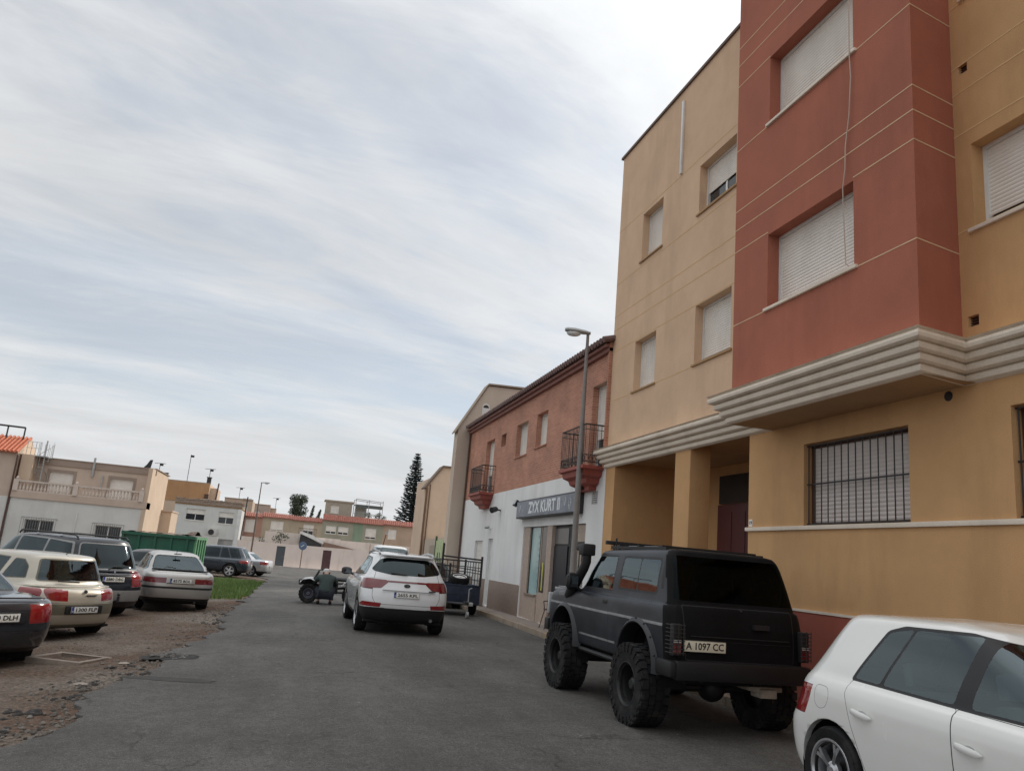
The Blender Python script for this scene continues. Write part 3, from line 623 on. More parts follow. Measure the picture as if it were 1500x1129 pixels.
# --- gabled beige building, low green-fronted garage, cream building
def gabled():
    t = thing('gabled_building', 'tall beige building with a sloping gable and small arched window behind the brick house', 'building', (9, 33, 0)); Y = 31.6
    m = stucco('pale_beige_render', (.56, .47, .385), .06, (.44, .36, .30), .3); mb = MB()
    P = [(6.15, -.1), (16, -.1), (16, 8.7), (9, 8.82), (7.28, 8.78), (6.15, 6.82)]
    mb.prism(P, fY(Y), 0, .7); mb.build('wall', m, t)
    mb = MB(); E = [(6.05, 6.72), (7.26, 8.88), (9, 8.93), (16, 8.8)]
    for (a, b), (c, d) in zip(E, E[1:]): mb.add([(a, Y-.08, b), (c, Y-.08, d), (c, Y+.75, d), (a, Y+.75, b), (a, Y-.08, b-.07), (c, Y-.08, d-.07), (c, Y+.75, d-.07), (a, Y+.75, b-.07)], [[0, 1, 2, 3], [4, 7, 6, 5], [0, 4, 5, 1], [3, 2, 6, 7], [0, 3, 7, 4], [1, 5, 6, 2]])
    mb.build('roof', stucco('roof_edge', (.35, .28, .22)), t)
    arch = [(7.08, 7.35), (7.40, 7.35), (7.40, 7.85)]+[(7.24+.16*cos(a), 7.85+.16*sin(a)) for a in [pi*k/10 for k in range(1, 10)]]+[(7.08, 7.85)]
    mb = MB(); mb.prism(arch, fY(Y), -.01, .02); w = mb.build('window', M_alu, t)
    mb = MB(); mb.prism([(7.24+.12*cos(a), 7.83+.12*sin(a)) for a in [pi*k/10 for k in range(11)]], fY(Y), -.02, -.012); mb.build('pane', M_dark_glass, w)
gabled()
t = thing('garage', 'low building with a pale green graffiti covered door past the gabled house', 'garage', (8, 36, 0)); GA, GB = Vector((6.2, 32.32, 0)), Vector((7.3, 43.9, 0)); gd = (GB-GA).normalized(); gn = Vector((-gd.y, gd.x, 0))
gf = lambda u, v, d: tuple(GA+gd*u-gn*d+Vector((0, 0, v)))
mb = MB(); L_ = (GB-GA).length; fbox(mb, gf, 0, L_, -.6, 2.42, 0, 5); mb.build('wall', stucco('garage_render', (.5, .42, .34)), t)
mb = MB(); fbox(mb, gf, .15, 3.6, -.2, 2.30, -.05, 0); fbox(mb, gf, 3.6, 3.8, -.2, 2.5, -.08, 0, 1); fbox(mb, gf, 4.3, 7.5, -.4, 2.1, -.03, 0, 2)
d = mb.build('door', [mat('pale_green_door', (.42, .50, .26), .6, 0, .25, 2.2, fine=.2, bscale=9), mat('dark_green_post', (.06, .09, .04), .6), mat('tan_door', (.3, .25, .19), .6, 0, .15, 3)], t)
mb = MB()
for k in range(5): mb.tube([gf(.5+.6*k+.24*cos(a), 1.2+.25*(k % 2)+.35*sin(a*1.3+k), -.055) for a in [2*pi*q/9 for q in range(8)]], .02, 4)
mb.build('graffiti', mat('graffiti_paint', (.1, .13, .1), .6), d)
def cream():
    t = thing('cream_building', 'narrow cream building with sloped roof edge and brown downpipe at the street end', 'building', (9, 44, 0)); Y = 44.; m = stucco('cream_render', (.66, .51, .385), .08, (.48, .37, .28), .35); mb = MB()
    mb.prism([(7.15, -.6), (15, -.6), (15, 6.6), (7.95, 6.55), (7.15, 5.5)], fY(Y), 0, 1.0); mb.build('wall', m, t)
    mb = MB(); mb.box(8.2, 15, 45, 55, -.6, 6.4); mb.build('rear_wing', m, t)
    mb = MB(); mb.prism([(6.95, 5.28), (7.9, 6.62), (15, 6.68), (15, 6.6), (7.95, 6.52), (7.05, 5.25)], fY(Y), -.1, 1.1); mb.build('roof', mat('brown_roof_edge', (.17, .12, .09), .8), t)
    mb = MB(); mb.tube([(7.12, Y-.06, 5.3), (7.12, Y-.06, -.5)], .06); mb.tube([(7.3, Y-.05, 5.5), (7.3, Y-.05, -.5)], .03); mb.build('downpipe', mat('brown_pipe', (.16, .085, .05), .6), t)
cream()
# --- folding chair by the shop
t = thing('cafe_chair', 'dark metal chair on the pavement in front of the shop', 'chair', (6.42, 18.9, .13)); mb = MB()
def L(a, b, r=.012): return mb.tube([a, b], r, 6)
zx = .13
for sy in (-.2, .2):
    L((6.22, 18.95+sy, zx), (6.34, 18.95+sy, zx+.45)); L((6.62, 18.95+sy, zx), (6.56, 18.95+sy, zx+.45)); L((6.56, 18.95+sy, zx+.45), (6.64, 18.95+sy, zx+.85)); L((6.30, 18.95+sy, zx+.64), (6.60, 18.95+sy, zx+.66)); L((6.33, 18.95+sy, zx+.45), (6.30, 18.95+sy, zx+.64))
mb.build('frame', M_brown_iron, t, smooth=True); mb = MB(); mb.box(6.30, 6.62, 18.73, 19.17, zx+.44, zx+.47); mb.build('seat', M_brown_iron, t, bevel=.01); mb = MB(); mb.box(6.60, 6.63, 18.76, 19.14, zx+.62, zx+.84); mb.build('backrest', M_brown_iron, t, bevel=.01)
# --- street lamps
def lamp(loc, h, lab, arm, rz, s=1., mt=M_lamp_grey):
    t = thing('street_lamp', lab, 'street lamp', loc, rz, 'street lamps', world=False); mb = MB()
    mb.tube([(0, 0, 0), (0, 0, .35), (0, 0, .4), (0, 0, h*.45), (0, 0, h)], [.085*s, .085*s, .075*s, .066*s, .036*s], 12); mb.lathe([(0, 0), (.14*s, 0), (.14*s, .03), (.08*s, .05)], Matrix.Rotation(-pi/2, 4, 'Y'), 12); mb.build('pole', mt, t, smooth=True)
    mb = MB(); vs = [(-.06, .06, .05), (.1, .11, .07), (.35, .135, .085), (.52, .12, .07), (.58, .07, .05)]
    rows = [[(x*arm, w*cos(a), h+.02+hh*sin(a)*(1 if a < pi else .45)+.06*x) for a in [2*pi*k/14 for k in range(14)]] for x, w, hh in vs]
    mb.add([p for r in rows for p in r], [[14*i+k, 14*i+(k+1) % 14, 14*(i+1)+(k+1) % 14, 14*(i+1)+k] for i in range(4) for k in range(14)]+[list(range(14)), [56+k for k in range(14)]]); hd = mb.build('head', M_lamp_head, t, smooth=True)
    mb = MB(); mb.ball((.36*arm, 0, h-.015), .17, .11, .07); mb.build('lamp_bowl', M_lamp_glass, hd, smooth=True)
lamp((6.18, 16.9, .13), 6.92, 'grey street lamp on the pavement in front of the brick house', .95, pi*.93)
# ------------------------------------------------------------------ vehicles: shell of rings, cut into panels
import numpy as np
def pchip(t, P, s):
    """monotone cubic through P (K, ...) at parameters t, sampled at s"""
    h = np.diff(t); d = (P[1:]-P[:-1])/h.reshape(-1, *[1]*(P.ndim-1)); m = np.zeros_like(P)
    m[0] = d[0]; m[-1] = d[-1]
    a, b = d[:-1], d[1:]; w = np.where(a*b > 0, 2*a*b/np.where(a+b == 0, 1, a+b), 0); m[1:-1] = w
    k = np.clip(np.searchsorted(t, s, 'right')-1, 0, len(t)-2); u = ((s-t[k])/h[k])
    sh = (-1, *[1]*(P.ndim-1)); u = u.reshape(sh); H = h[k].reshape(sh)
    return (1+2*u)*(1-u)**2*P[k]+u*(1-u)**2*H*m[k]+u*u*(3-2*u)*P[k+1]+u*u*(u-1)*H*m[k+1]
def outline(yr, yf, w, z, pr=4, qr=18, pf=4, qf=18, wr=None, wf=None, nr=14, ns=54, nf=14):
    c = (yr+yf)/2; h = (yf-yr)/2; pts = []
    def end(p, q, n, sg, W):
        r = []; xc = .9
        for i in range(n+1):
            x = xc*sin(pi/2*i/n) if i < n else xc
            r.append((W*x, sg*h*(1-x**p)**(1/q)))
        y0 = (1-xc**p)**(1/q)
        return r, y0
    R, y0r = end(pr, qr, nr, -1, w); F, y0f = end(pf, qf, nf, 1, w)
    pts = R[:]
    for i in range(1, ns):
        t = .5-.5*cos(pi*i/ns); t = .45*t+.55*i/ns; y = -y0r+(y0r+y0f)*t
        p, q = (pr, qr) if y < 0 else (pf, qf); pts.append((w*(max(0, 1-abs(y)**q))**(1/p), h*y))
    pts += F[::-1]
    out = []
    for x, y in pts:
        y += c
        if wr or wf:   # plan taper: narrower tail / nose
            if wr and y < wr[0]: x *= 1-wr[1]*((wr[0]-y)/(wr[0]-yr))**2
            if wf and y > wf[0]: x *= 1-wf[1]*((y-wf[0])/(yf-wf[0]))**2
        zz = z if not isinstance(z, (list, tuple)) else float(np.interp(y, [a for a, _ in z], [b for _, b in z]))
        out.append((x, y, zz))
    return out
def inset(poly, d):
    n = len(poly); A = sum(poly[i][0]*poly[(i+1) % n][1]-poly[(i+1) % n][0]*poly[i][1] for i in range(n)); sg = 1 if A > 0 else -1; out = []
    for i in range(n):
        p0, p1, p2 = Vector(poly[i-1]), Vector(poly[i]), Vector(poly[(i+1) % n]); e1 = (p1-p0).normalized(); e2 = (p2-p1).normalized()
        n1 = Vector((-e1.y, e1.x))*sg; n2 = Vector((-e2.y, e2.x))*sg; b = n1+n2; b = b/max(.25, b.length_squared)*2
        out.append(tuple(p1+b*d))
    return out
def rpoly(poly, r, k=3):
    n = len(poly); out = []
    for i in range(n):
        p0, p1, p2 = Vector(poly[i-1]), Vector(poly[i]), Vector(poly[(i+1) % n]); a = (p0-p1); b = (p2-p1); q = min(r, a.length*.45, b.length*.45)
        A = p1+a.normalized()*q; B = p1+b.normalized()*q
        for j in range(k+1):
            t = j/k; out.append(tuple(A*(1-t)**2+p1*2*t*(1-t)+B*t*t))
    return out
def circle(cy, cz, r, n=28): return [(cy+r*cos(2*pi*i/n), cz+r*sin(2*pi*i/n)) for i in range(n)]
def inpoly(p, poly):
    x, y = p; c = False; n = len(poly); j = n-1
    for i in range(n):
        a, b = poly[i]; d, e = poly[j]
        if (b > y) != (e > y) and x < (d-a)*(y-b)/(e-b)+a: c = not c
        j = i
    return c
VIEW = {'L': ((1, 2), lambda c, n: c.x < -.02 and n.x < -.12), 'R': ((1, 2), lambda c, n: c.x > .02 and n.x > .12),
        'B': ((0, 2), lambda c, n: n.y < -.10 and c.y < -.4), 'F': ((0, 2), lambda c, n: n.y > .10 and c.y > .0), 'T': ((0, 1), lambda c, n: n.z > .35)}
class Car:
    def __init__(s, name, label, cat, loc, rz, rings, paint, trim=None, sub=6, group=None, under=.3, lod=1.0):
        s.root = thing(name, label, cat, loc, rz, group, world=False); s.paint = paint; s.trim = trim or M_blackp
        kw = dict(nr=max(6, int(14*lod)), ns=max(20, int(54*lod)), nf=max(6, int(14*lod))); sub = max(3, int(sub*lod))
        P = np.array([outline(**{**r, **kw}) for r in rings]); t = [0.]
        for a, b in zip(P, P[1:]): t.append(t[-1]+max(.02, float(np.mean(np.linalg.norm(b-a, axis=1)))))
        t = np.array(t); sv = np.concatenate([np.linspace(t[k], t[k+1], sub, endpoint=False) for k in range(len(t)-1)]+[[t[-1]]])
        Q = pchip(t, P, sv); K, J, _ = Q.shape
        mir = Q[:, 1:-1][:, ::-1].copy(); mir[:, :, 0] *= -1; Q = np.concatenate([Q, mir], 1); J2 = Q.shape[1]
        bm = bmesh.new(); V = [[bm.verts.new(Q[k, j]) for j in range(J2)] for k in range(K)]
        s.pid = bm.faces.layers.int.new('part')
        for k in range(K-1):
            for j in range(J2): bm.faces.new((V[k][j], V[k][(j+1) % J2], V[k+1][(j+1) % J2], V[k+1][j]))
        try: bm.faces.new(V[-1])
        except Exception: pass
        bmesh.ops.recalc_face_normals(bm, faces=bm.faces); bm.normal_update()
        up = max(bm.faces, key=lambda f: f.calc_center_median().z)
        if up.normal.z < 0: bmesh.ops.reverse_faces(bm, faces=bm.faces); bm.normal_update()
        for f in bm.faces: f.smooth = True
        s.bm = bm; s.parts = [dict(name='body', mats=[paint, s.trim, M_lamp_red, M_chrome, M_lamp_clear, M_lamp_dred], parent=-1, off=0)]; s.zb = rings[0]['z'] if not isinstance(rings[0]['z'], list) else rings[0]['z'][0][1]; s.objs = []
    def sel(s, poly, view):
        (a, b), flt = VIEW[view]; lo = (min(p[0] for p in poly), min(p[1] for p in poly)); hi = (max(p[0] for p in poly), max(p[1] for p in poly)); bm = s.bm
        def bb(f): us = [v.co[a] for v in f.verts]; vs = [v.co[b] for v in f.verts]; return min(us), max(us), min(vs), max(vs)
        cand = [f for f in bm.faces if (lambda q: q[0] <= hi[0] and q[1] >= lo[0] and q[2] <= hi[1] and q[3] >= lo[1])(bb(f)) and flt(f.calc_center_median(), f.normal)]
        n = len(poly)
        for i in range(n):
            p, q = poly[i], poly[(i+1) % n]; d = (q[0]-p[0], q[1]-p[1])
            if math.hypot(*d) < 1e-5: continue
            no = [0, 0, 0]; no[a] = -d[1]; no[b] = d[0]; co = [0, 0, 0]; co[a] = p[0]; co[b] = p[1]
            x0, x1 = sorted((p[0], q[0])); y0, y1 = sorted((p[1], q[1])); e = 1e-4
            sub = [f for f in cand if f.is_valid and (lambda m: m[0] <= x1+e and m[1] >= x0-e and m[2] <= y1+e and m[3] >= y0-e)(bb(f))]
            if not sub: continue
            g = set(sub)
            for f in sub: g.update(f.edges); g.update(f.verts)
            r = bmesh.ops.bisect_plane(bm, geom=list(g), dist=1e-6, plane_co=co, plane_no=no)
            new = [f for f in r['geom'] if isinstance(f, bmesh.types.BMFace)]
            cand = list({f for f in cand if f.is_valid} | {f for f in new if f.is_valid})
        out = []
        for f in cand:
            if not f.is_valid: continue
            c = f.calc_center_median()
            if inpoly((c[a], c[b]), poly): out.append(f)
        return out
    def newpart(s, name, mats, parent=0, off=0):
        s.parts.append(dict(name=name, mats=mats if isinstance(mats, list) else [mats], parent=parent, off=off)); return len(s.parts)-1
    def part(s, poly, view, name, m, frame=0, fm=1, parent=0, off=0, only=None):
        """polygon on one side -> part; frame = width of a trim ring (body material slot fm) round it"""
        if frame:
            for f in s.sel(poly, view):
                if f[s.pid] == (only or 0) or only is None: f[s.pid] = 0 if only is None else only; f.material_index = fm if only is None else f.material_index
            poly = inset(poly, frame)
        i = s.newpart(name, m, parent, off)
        for f in s.sel(poly, view): f[s.pid] = i; f.material_index = 0
        return i
    def paintfaces(s, poly, view, mi):
        for f in s.sel(poly, view):
            if f[s.pid] == 0: f.material_index = mi
    def both(s, fn, *a, **k): return [fn(*a[:1], v, *a[1:], **k) for v in ('L', 'R')]
    def arch(s, cy, cz, r, lip=.05):
        pl = circle(cy, cz, r)
        for v in ('L', 'R'):
            fs = s.sel(pl, v); es = {e for f in fs for e in f.edges if any(g not in fs for g in e.link_faces)} if False else None
            fset = set(fs); es = [e for f in fs for e in f.edges if len(e.link_faces) == 2 and not all(g in fset for g in e.link_faces)]
            part_of = {}
            bmesh.ops.delete(s.bm, geom=fs, context='FACES_ONLY') if False else None
            s.bm.faces.ensure_lookup_table()
            r_ = [e for e in set(es)]
            bmesh.ops.delete(s.bm, geom=fs, context='FACES')
            r_ = [e for e in r_ if e.is_valid]
            ex = bmesh.ops.extrude_edge_only(s.bm, edges=r_)
            sg = 1 if v == 'L' else -1
            for q in ex['geom']:
                if isinstance(q, bmesh.types.BMVert): q.co.x += sg*lip; q.co.y += (cy-q.co.y)*.0; 
                if isinstance(q, bmesh.types.BMFace): q.smooth = False; q.material_index = 0; q[s.pid] = 0
            mb = MB(); x0 = 1.0; prof = []
            xw = .9 if v == 'L' else -.9
        return
    def finish(s, arches=(), width=.85, floor=None):
        bm = s.bm; bm.normal_update(); pid = s.pid; names = s.parts
        vidx = {}
        for i, P in enumerate(names):
            fs = [f for f in bm.faces if f[pid] == i]
            if not fs: s.objs.append(None); continue
            vm = {}; vl = []; fl = []; ml = []; sm = []
            for f in fs:
                ids = []
                for v in f.verts:
                    if v.index not in vm or True:
                        k = id(v)
                        k = v
                        if k not in vm: vm[k] = len(vl); vl.append(v.co+v.normal*P['off'])
                        ids.append(vm[k])
                fl.append(ids); ml.append(min(f.material_index, len(P['mats'])-1)); sm.append(f.smooth)
            me = bpy.data.meshes.new(P['name']); me.from_pydata([tuple(v) for v in vl], [], fl)
            for m in P['mats']: me.materials.append(m)
            me.polygons.foreach_set('material_index', ml); me.polygons.foreach_set('use_smooth', sm)
            nv = list(vm.keys())
            if all(sm): me.normals_split_custom_set_from_vertices([tuple(v.normal) for v in nv])
            par = s.root if P['parent'] == -1 else (s.objs[P['parent']] if P['parent'] > 0 and s.objs[P['parent']] else s.root)
            s.objs.append(link(P['name'], me, par))
        bm.free()
        for cy, cz, r in arches:     # dark wheel housings
            for sg in (-1, 1):
                mb = MB(); n = 20; vs = []
                for i in range(n+1):
                    a = pi*1.25*i/n-pi*.125; 
                    for x in (width*sg, (width-.34)*sg): vs.append((x, cy+(r+.004)*cos(a), cz+(r+.004)*sin(a)))
                mb.add(vs, [[2*i, 2*i+1, 2*i+3, 2*i+2] for i in range(n)]); mb.add([vs[2*i+1] for i in range(n+1)], [list(range(n+1))])
                mb.build('wheel_housing', M_wellp, s.root)
        if floor:
            mb = MB(); mb.box(*floor); mb.build('underbody', M_wellp, s.root)
    def add(s, mb, name, m, parent=None, **k): return mb.build(name, m, parent or s.root, **k)
def car_wheel(root, x, y, r, w, rim, style='multi', rim_m=None, n=5, flip=1, face=.0, steer=0, lod=1, arch_dirt=None):
    """one wheel: tyre mesh 'wheel' with children rim and brake_disc; flip=1 outer face to -X"""
    rim_m = rim_m or M_alloy; o = -flip; N = 40 if lod else 24
    M = Matrix.Translation((0, 0, 0)) if flip == 1 else Matrix.Rotation(pi, 4, 'Z')
    mb = MB(); h = w/2; prof = [(rim, h*.86), (rim+.012, h*.96), (r*.80+rim*.2, h*1.02), (r-.035, h*.98), (r-.012, h*.86), (r, h*.66)]
    for q in ((.33, .012), (0, .012)): pass
    tread = [(r, h*.5), (r-.008, h*.48), (r-.008, h*.42), (r, h*.40), (r, h*.06), (r-.008, h*.04), (r-.008, -h*.04), (r, -h*.06), (r, -h*.40), (r-.008, -h*.42), (r-.008, -h*.48), (r, -h*.5)]
    full = [(a, -b) for a, b in prof]+[(a, -b) for a, b in tread]+[(a, b) for a, b in prof[::-1]]
    mb.lathe(full+[(rim-.03, h*.8), (rim-.03, -h*.8)], M, N, 0, True); wo = mb.build('wheel', M_rubber, root, smooth=True, sharp=40); wo.location = (x, y, r); wo.rotation_euler = (0, 0, steer)
    mb = MB(); of = -h*.86+face
    mb.lathe([(rim+.012, -h*.9), (rim+.008, -h*.97), (rim-.006, -h*.97), (rim-.016, -h*.84), (rim-.03, -h*.6), (rim-.035, h*.5)], M, N)
    if style == 'steel':
        mb.lathe([(rim-.03, of+.05), (rim*.86, of+.03), (rim*.62, of+.035), (rim*.5, of+.01), (rim*.32, of+.02), (.05, of-.01), (0, of-.012)], M, N)
    elif style == 'deep':
        mb.lathe([(rim-.03, of+.02), (rim-.035, of+.12), (rim*.75, of+.135), (rim*.45, of+.11), (.075, of+.1), (.07, of+.03), (.05, of+.01), (0, of+.01)], M, N)
        for k in range(6):
            a = 2*pi*k/6; mb.lathe([(.0, -.012), (.014, -.012), (.014, .02)], M @ Matrix.Translation((of+.11, rim*.38*cos(a), rim*.38*sin(a))), 6)
    else:
        mb.lathe([(0, of+.004), (.028, of+.003), (.034, of+.008), (.055, of+.010), (.068, of+.016), (.068, of+.05)], M, 20)
        for k in range(n):
            a = 2*pi*k/n+.3
            for da in ((-.14, .14) if style == 'twin' else (0,)):
                w0 = .0145 if style == 'twin' else (.045 if n <= 6 else .022)
                rot = M @ Matrix.Rotation(a, 4, 'X')
                r0, r1 = .05, rim-.012; vs = []
                for rr, ww, dd, oo in ((r0, w0*.9, 0, 0), (rim*.55, w0*.85, .012, da*.12), (r1, w0*1.15, .0, da*.9)):
                    y0 = oo*rr*1.15; vs += [rot @ Vector((of+.004+dd*.3, y0-ww, rr)), rot @ Vector((of+.004+dd*.3, y0+ww, rr)), rot @ Vector((of+.045+dd, y0+ww*.8, rr)), rot @ Vector((of+.045+dd, y0-ww*.8, rr))]
                mb.add(vs, [[4*i+q, 4*i+(q+1) % 4, 4*i+4+(q+1) % 4, 4*i+4+q] for i in range(2) for q in range(4)])
    mb.build('rim', rim_m, wo, smooth=True, sharp=35)
    mb = MB(); mb.lathe([(0, .0), (rim*.72, .0), (rim*.72, .02), (0, .02)], M, 24); mb.lathe([(rim-.04, .03), (0, .03)], M, 24); mb.build('brake_disc', M_steel_dk, wo)
    return wo
def four_wheels(root, ya, yb, x, r, w, rim, **k):
    a = car_wheel(root, -x, ya, r, w, rim, **k); b = car_wheel(root, x, ya, r, w, rim, flip=-1, **k)
    st = 0
    for src, xx in ((a, -x), (b, x)):
        c = copy_tree(src); c.parent = root; c.location = (xx, yb, r); c.rotation_euler.x = random.random()*3
    return a
def plate(root, x, y, z, txt, w=.52, h=.11, tilt=0, eu=True, m=None, size=.085, tw=None):
    M = Matrix.Translation((x, y, z)) @ Matrix.Rotation(tilt, 4, 'X'); mb = MB(); mb.box(-w/2, w/2, -.008, .006, -h/2, h/2, 0, M); p = mb.build('license_plate', m or M_plate, root, bevel=.003)
    R = M @ Matrix(((1, 0, 0, 0), (0, 0, -1, -.0095), (0, 1, 0, 0), (0, 0, 0, 1)))
    mb = MB(); t = .0035
    for a in ((-w/2, w/2, h/2-t, h/2), (-w/2, w/2, -h/2, -h/2+t), (-w/2, -w/2+t, -h/2+t, h/2-t), (w/2-t, w/2, -h/2+t, h/2-t)): mb.box(a[0], a[1], -.0092, -.0085, a[2], a[3], 0, M)
    mb.build('border', M_ink, p)
    if eu:
        mb = MB(); mb.box(-w/2+.004, -w/2+.045, -.0092, -.0085, -h/2+.004, h/2-.004, 0, M); mb.build('country_band', M_eu, p)
        text_mesh('country_letter', 'E', .04, R @ Matrix.Translation((-w/2+.025, -.025, 0)), M_plate, p, bold=.001, ext=.0004)
    text_mesh('lettering', txt, size, R @ Matrix.Translation((.022 if eu else 0, -.002, 0)), M_ink, p, width=tw or w*.80, bold=.002, ext=.0004)
    return p
def mirror(root, x, y, z, m, sg, sx=.11, sy=.075, sz=.08):
    mb = MB(); n = 12; rows = []
    for i, (t, k) in enumerate(((-.9, .55), (-.5, .92), (0, 1), (.5, .95), (.9, .6))):
        rows.append([(x+sg*sx*t, y+sy*k*cos(a)*.9-(.02 if t*1 > 0 else 0), z+sz*k*sin(a)) for a in [2*pi*q/n for q in range(n)]])
    mb.add([p for r in rows for p in r], [[n*i+q, n*i+(q+1) % n, n*(i+1)+(q+1) % n, n*(i+1)+q] for i in range(4) for q in range(n)]+[list(range(n)), [4*n+q for q in range(n)]])
    mb.tube([(x-sg*sx*.8, y, z-sz*.6), (x-sg*(sx+.08), y+.02, z-sz*1.1)], .022, 6)
    o = mb.build('mirror', m, root, smooth=True); mb = MB(); mb.box(x-sx*.75, x+sx*.75, y-sy*.93, y-sy*.9, z-sz*.6, z+sz*.6); mb.build('mirror_glass', mat('mirror_silver', (.10, .11, .12), .08, .9), o)
    return o
def seats(root, yf, yr, z, hw, m=M_seat, top=.98):
    def seat(name, x0, x1, y, h):
        mb = MB(); M = Matrix.Translation((0, y, z)) @ Matrix.Rotation(.2, 4, 'X'); mb.box(x0, x1, -.06, .07, 0, h-z, 0, M); mb.box(x0, x1, .0, .5, -.02, .12, 0, Matrix.Translation((0, y, z))); s_ = mb.build(name, m, root, bevel=.03)
        n = max(1, round((x1-x0)/.5)); mb = MB()
        for k in range(n):
            xc = x0+(x1-x0)*(k+.5)/n; mb.box(xc-.12, xc+.12, -.05, .04, h-z+.03, h-z+.2, 0, M)
            if k == 0: mb.build('headrest', m, s_, bevel=.03); mb = MB()
            elif k: mb.build('headrest', m, s_, bevel=.03); mb = MB()
    for sg in (-1, 1): seat('front_seat', *(sorted((sg*.14, sg*(hw-.1)))), yf, top)
    seat('rear_seat', -hw+.08, hw-.08, yr, top-.05)
    mb = MB(); mb.tube([(-.36+.17*cos(a), yf+.62+.06*sin(a), z+.42+.17*sin(a)) for a in [2*pi*q/14 for q in range(15)]], .015, 6); mb.build('steering_wheel', M_blackp, root)
    mb = MB(); mb.box(-hw, hw, yf+.75, yf+1.2, z+.1, z+.42); mb.build('dashboard', M_blackp, root, bevel=.04)
# ------------------------------------------------------------------ the cars
P_white = mat('white_car_paint', (.76, .76, .73), .25, 0, .02, 2, coat=.8)
P_white2 = mat('white_suv_paint', (.72, .73, .74), .25, 0, .03, 2, coat=.8, dirt=((.45, .43, .4), .12, 2, (1, 1, 1)))
P_matt = mat('matt_navy_black', (.018, .021, .027), .36, 0, .35, 2.2, .05, 30, .35, fine=.12, dirt=((.08, .08, .085), .3, 2.2, (1, 1, 1)))
P_matt_rear = mat('matt_black_sprayed', (.006, .006, .0065), .6, 0, .3, 2.5, .06, 40, .12, fine=.2)
P_silver = mat('silver_paint', (.46, .45, .43), .33, .55, .06, 2, coat=.4, dirt=((.3, .28, .25), .25, 2, (1, 1, 1)))
P_beige = mat('champagne_paint', (.50, .46, .385), .3, .45, .05, 2, coat=.5, dirt=((.3, .25, .2), .2, 2, (1, 1, 1)))
P_navy = mat('dark_navy_paint', (.007, .009, .016), .25, 0, .1, 2, coat=.4)
P_graph = mat('graphite_paint', (.028, .031, .040), .22, .35, .1, 2, coat=.9)
P_blue = mat('dark_blue_grey_paint', (.022, .034, .05), .22, .3, .1, 2, coat=.9)

def rg(z, yr, yf, w, **k): return dict(z=z, yr=yr, yf=yf, w=w, **k)

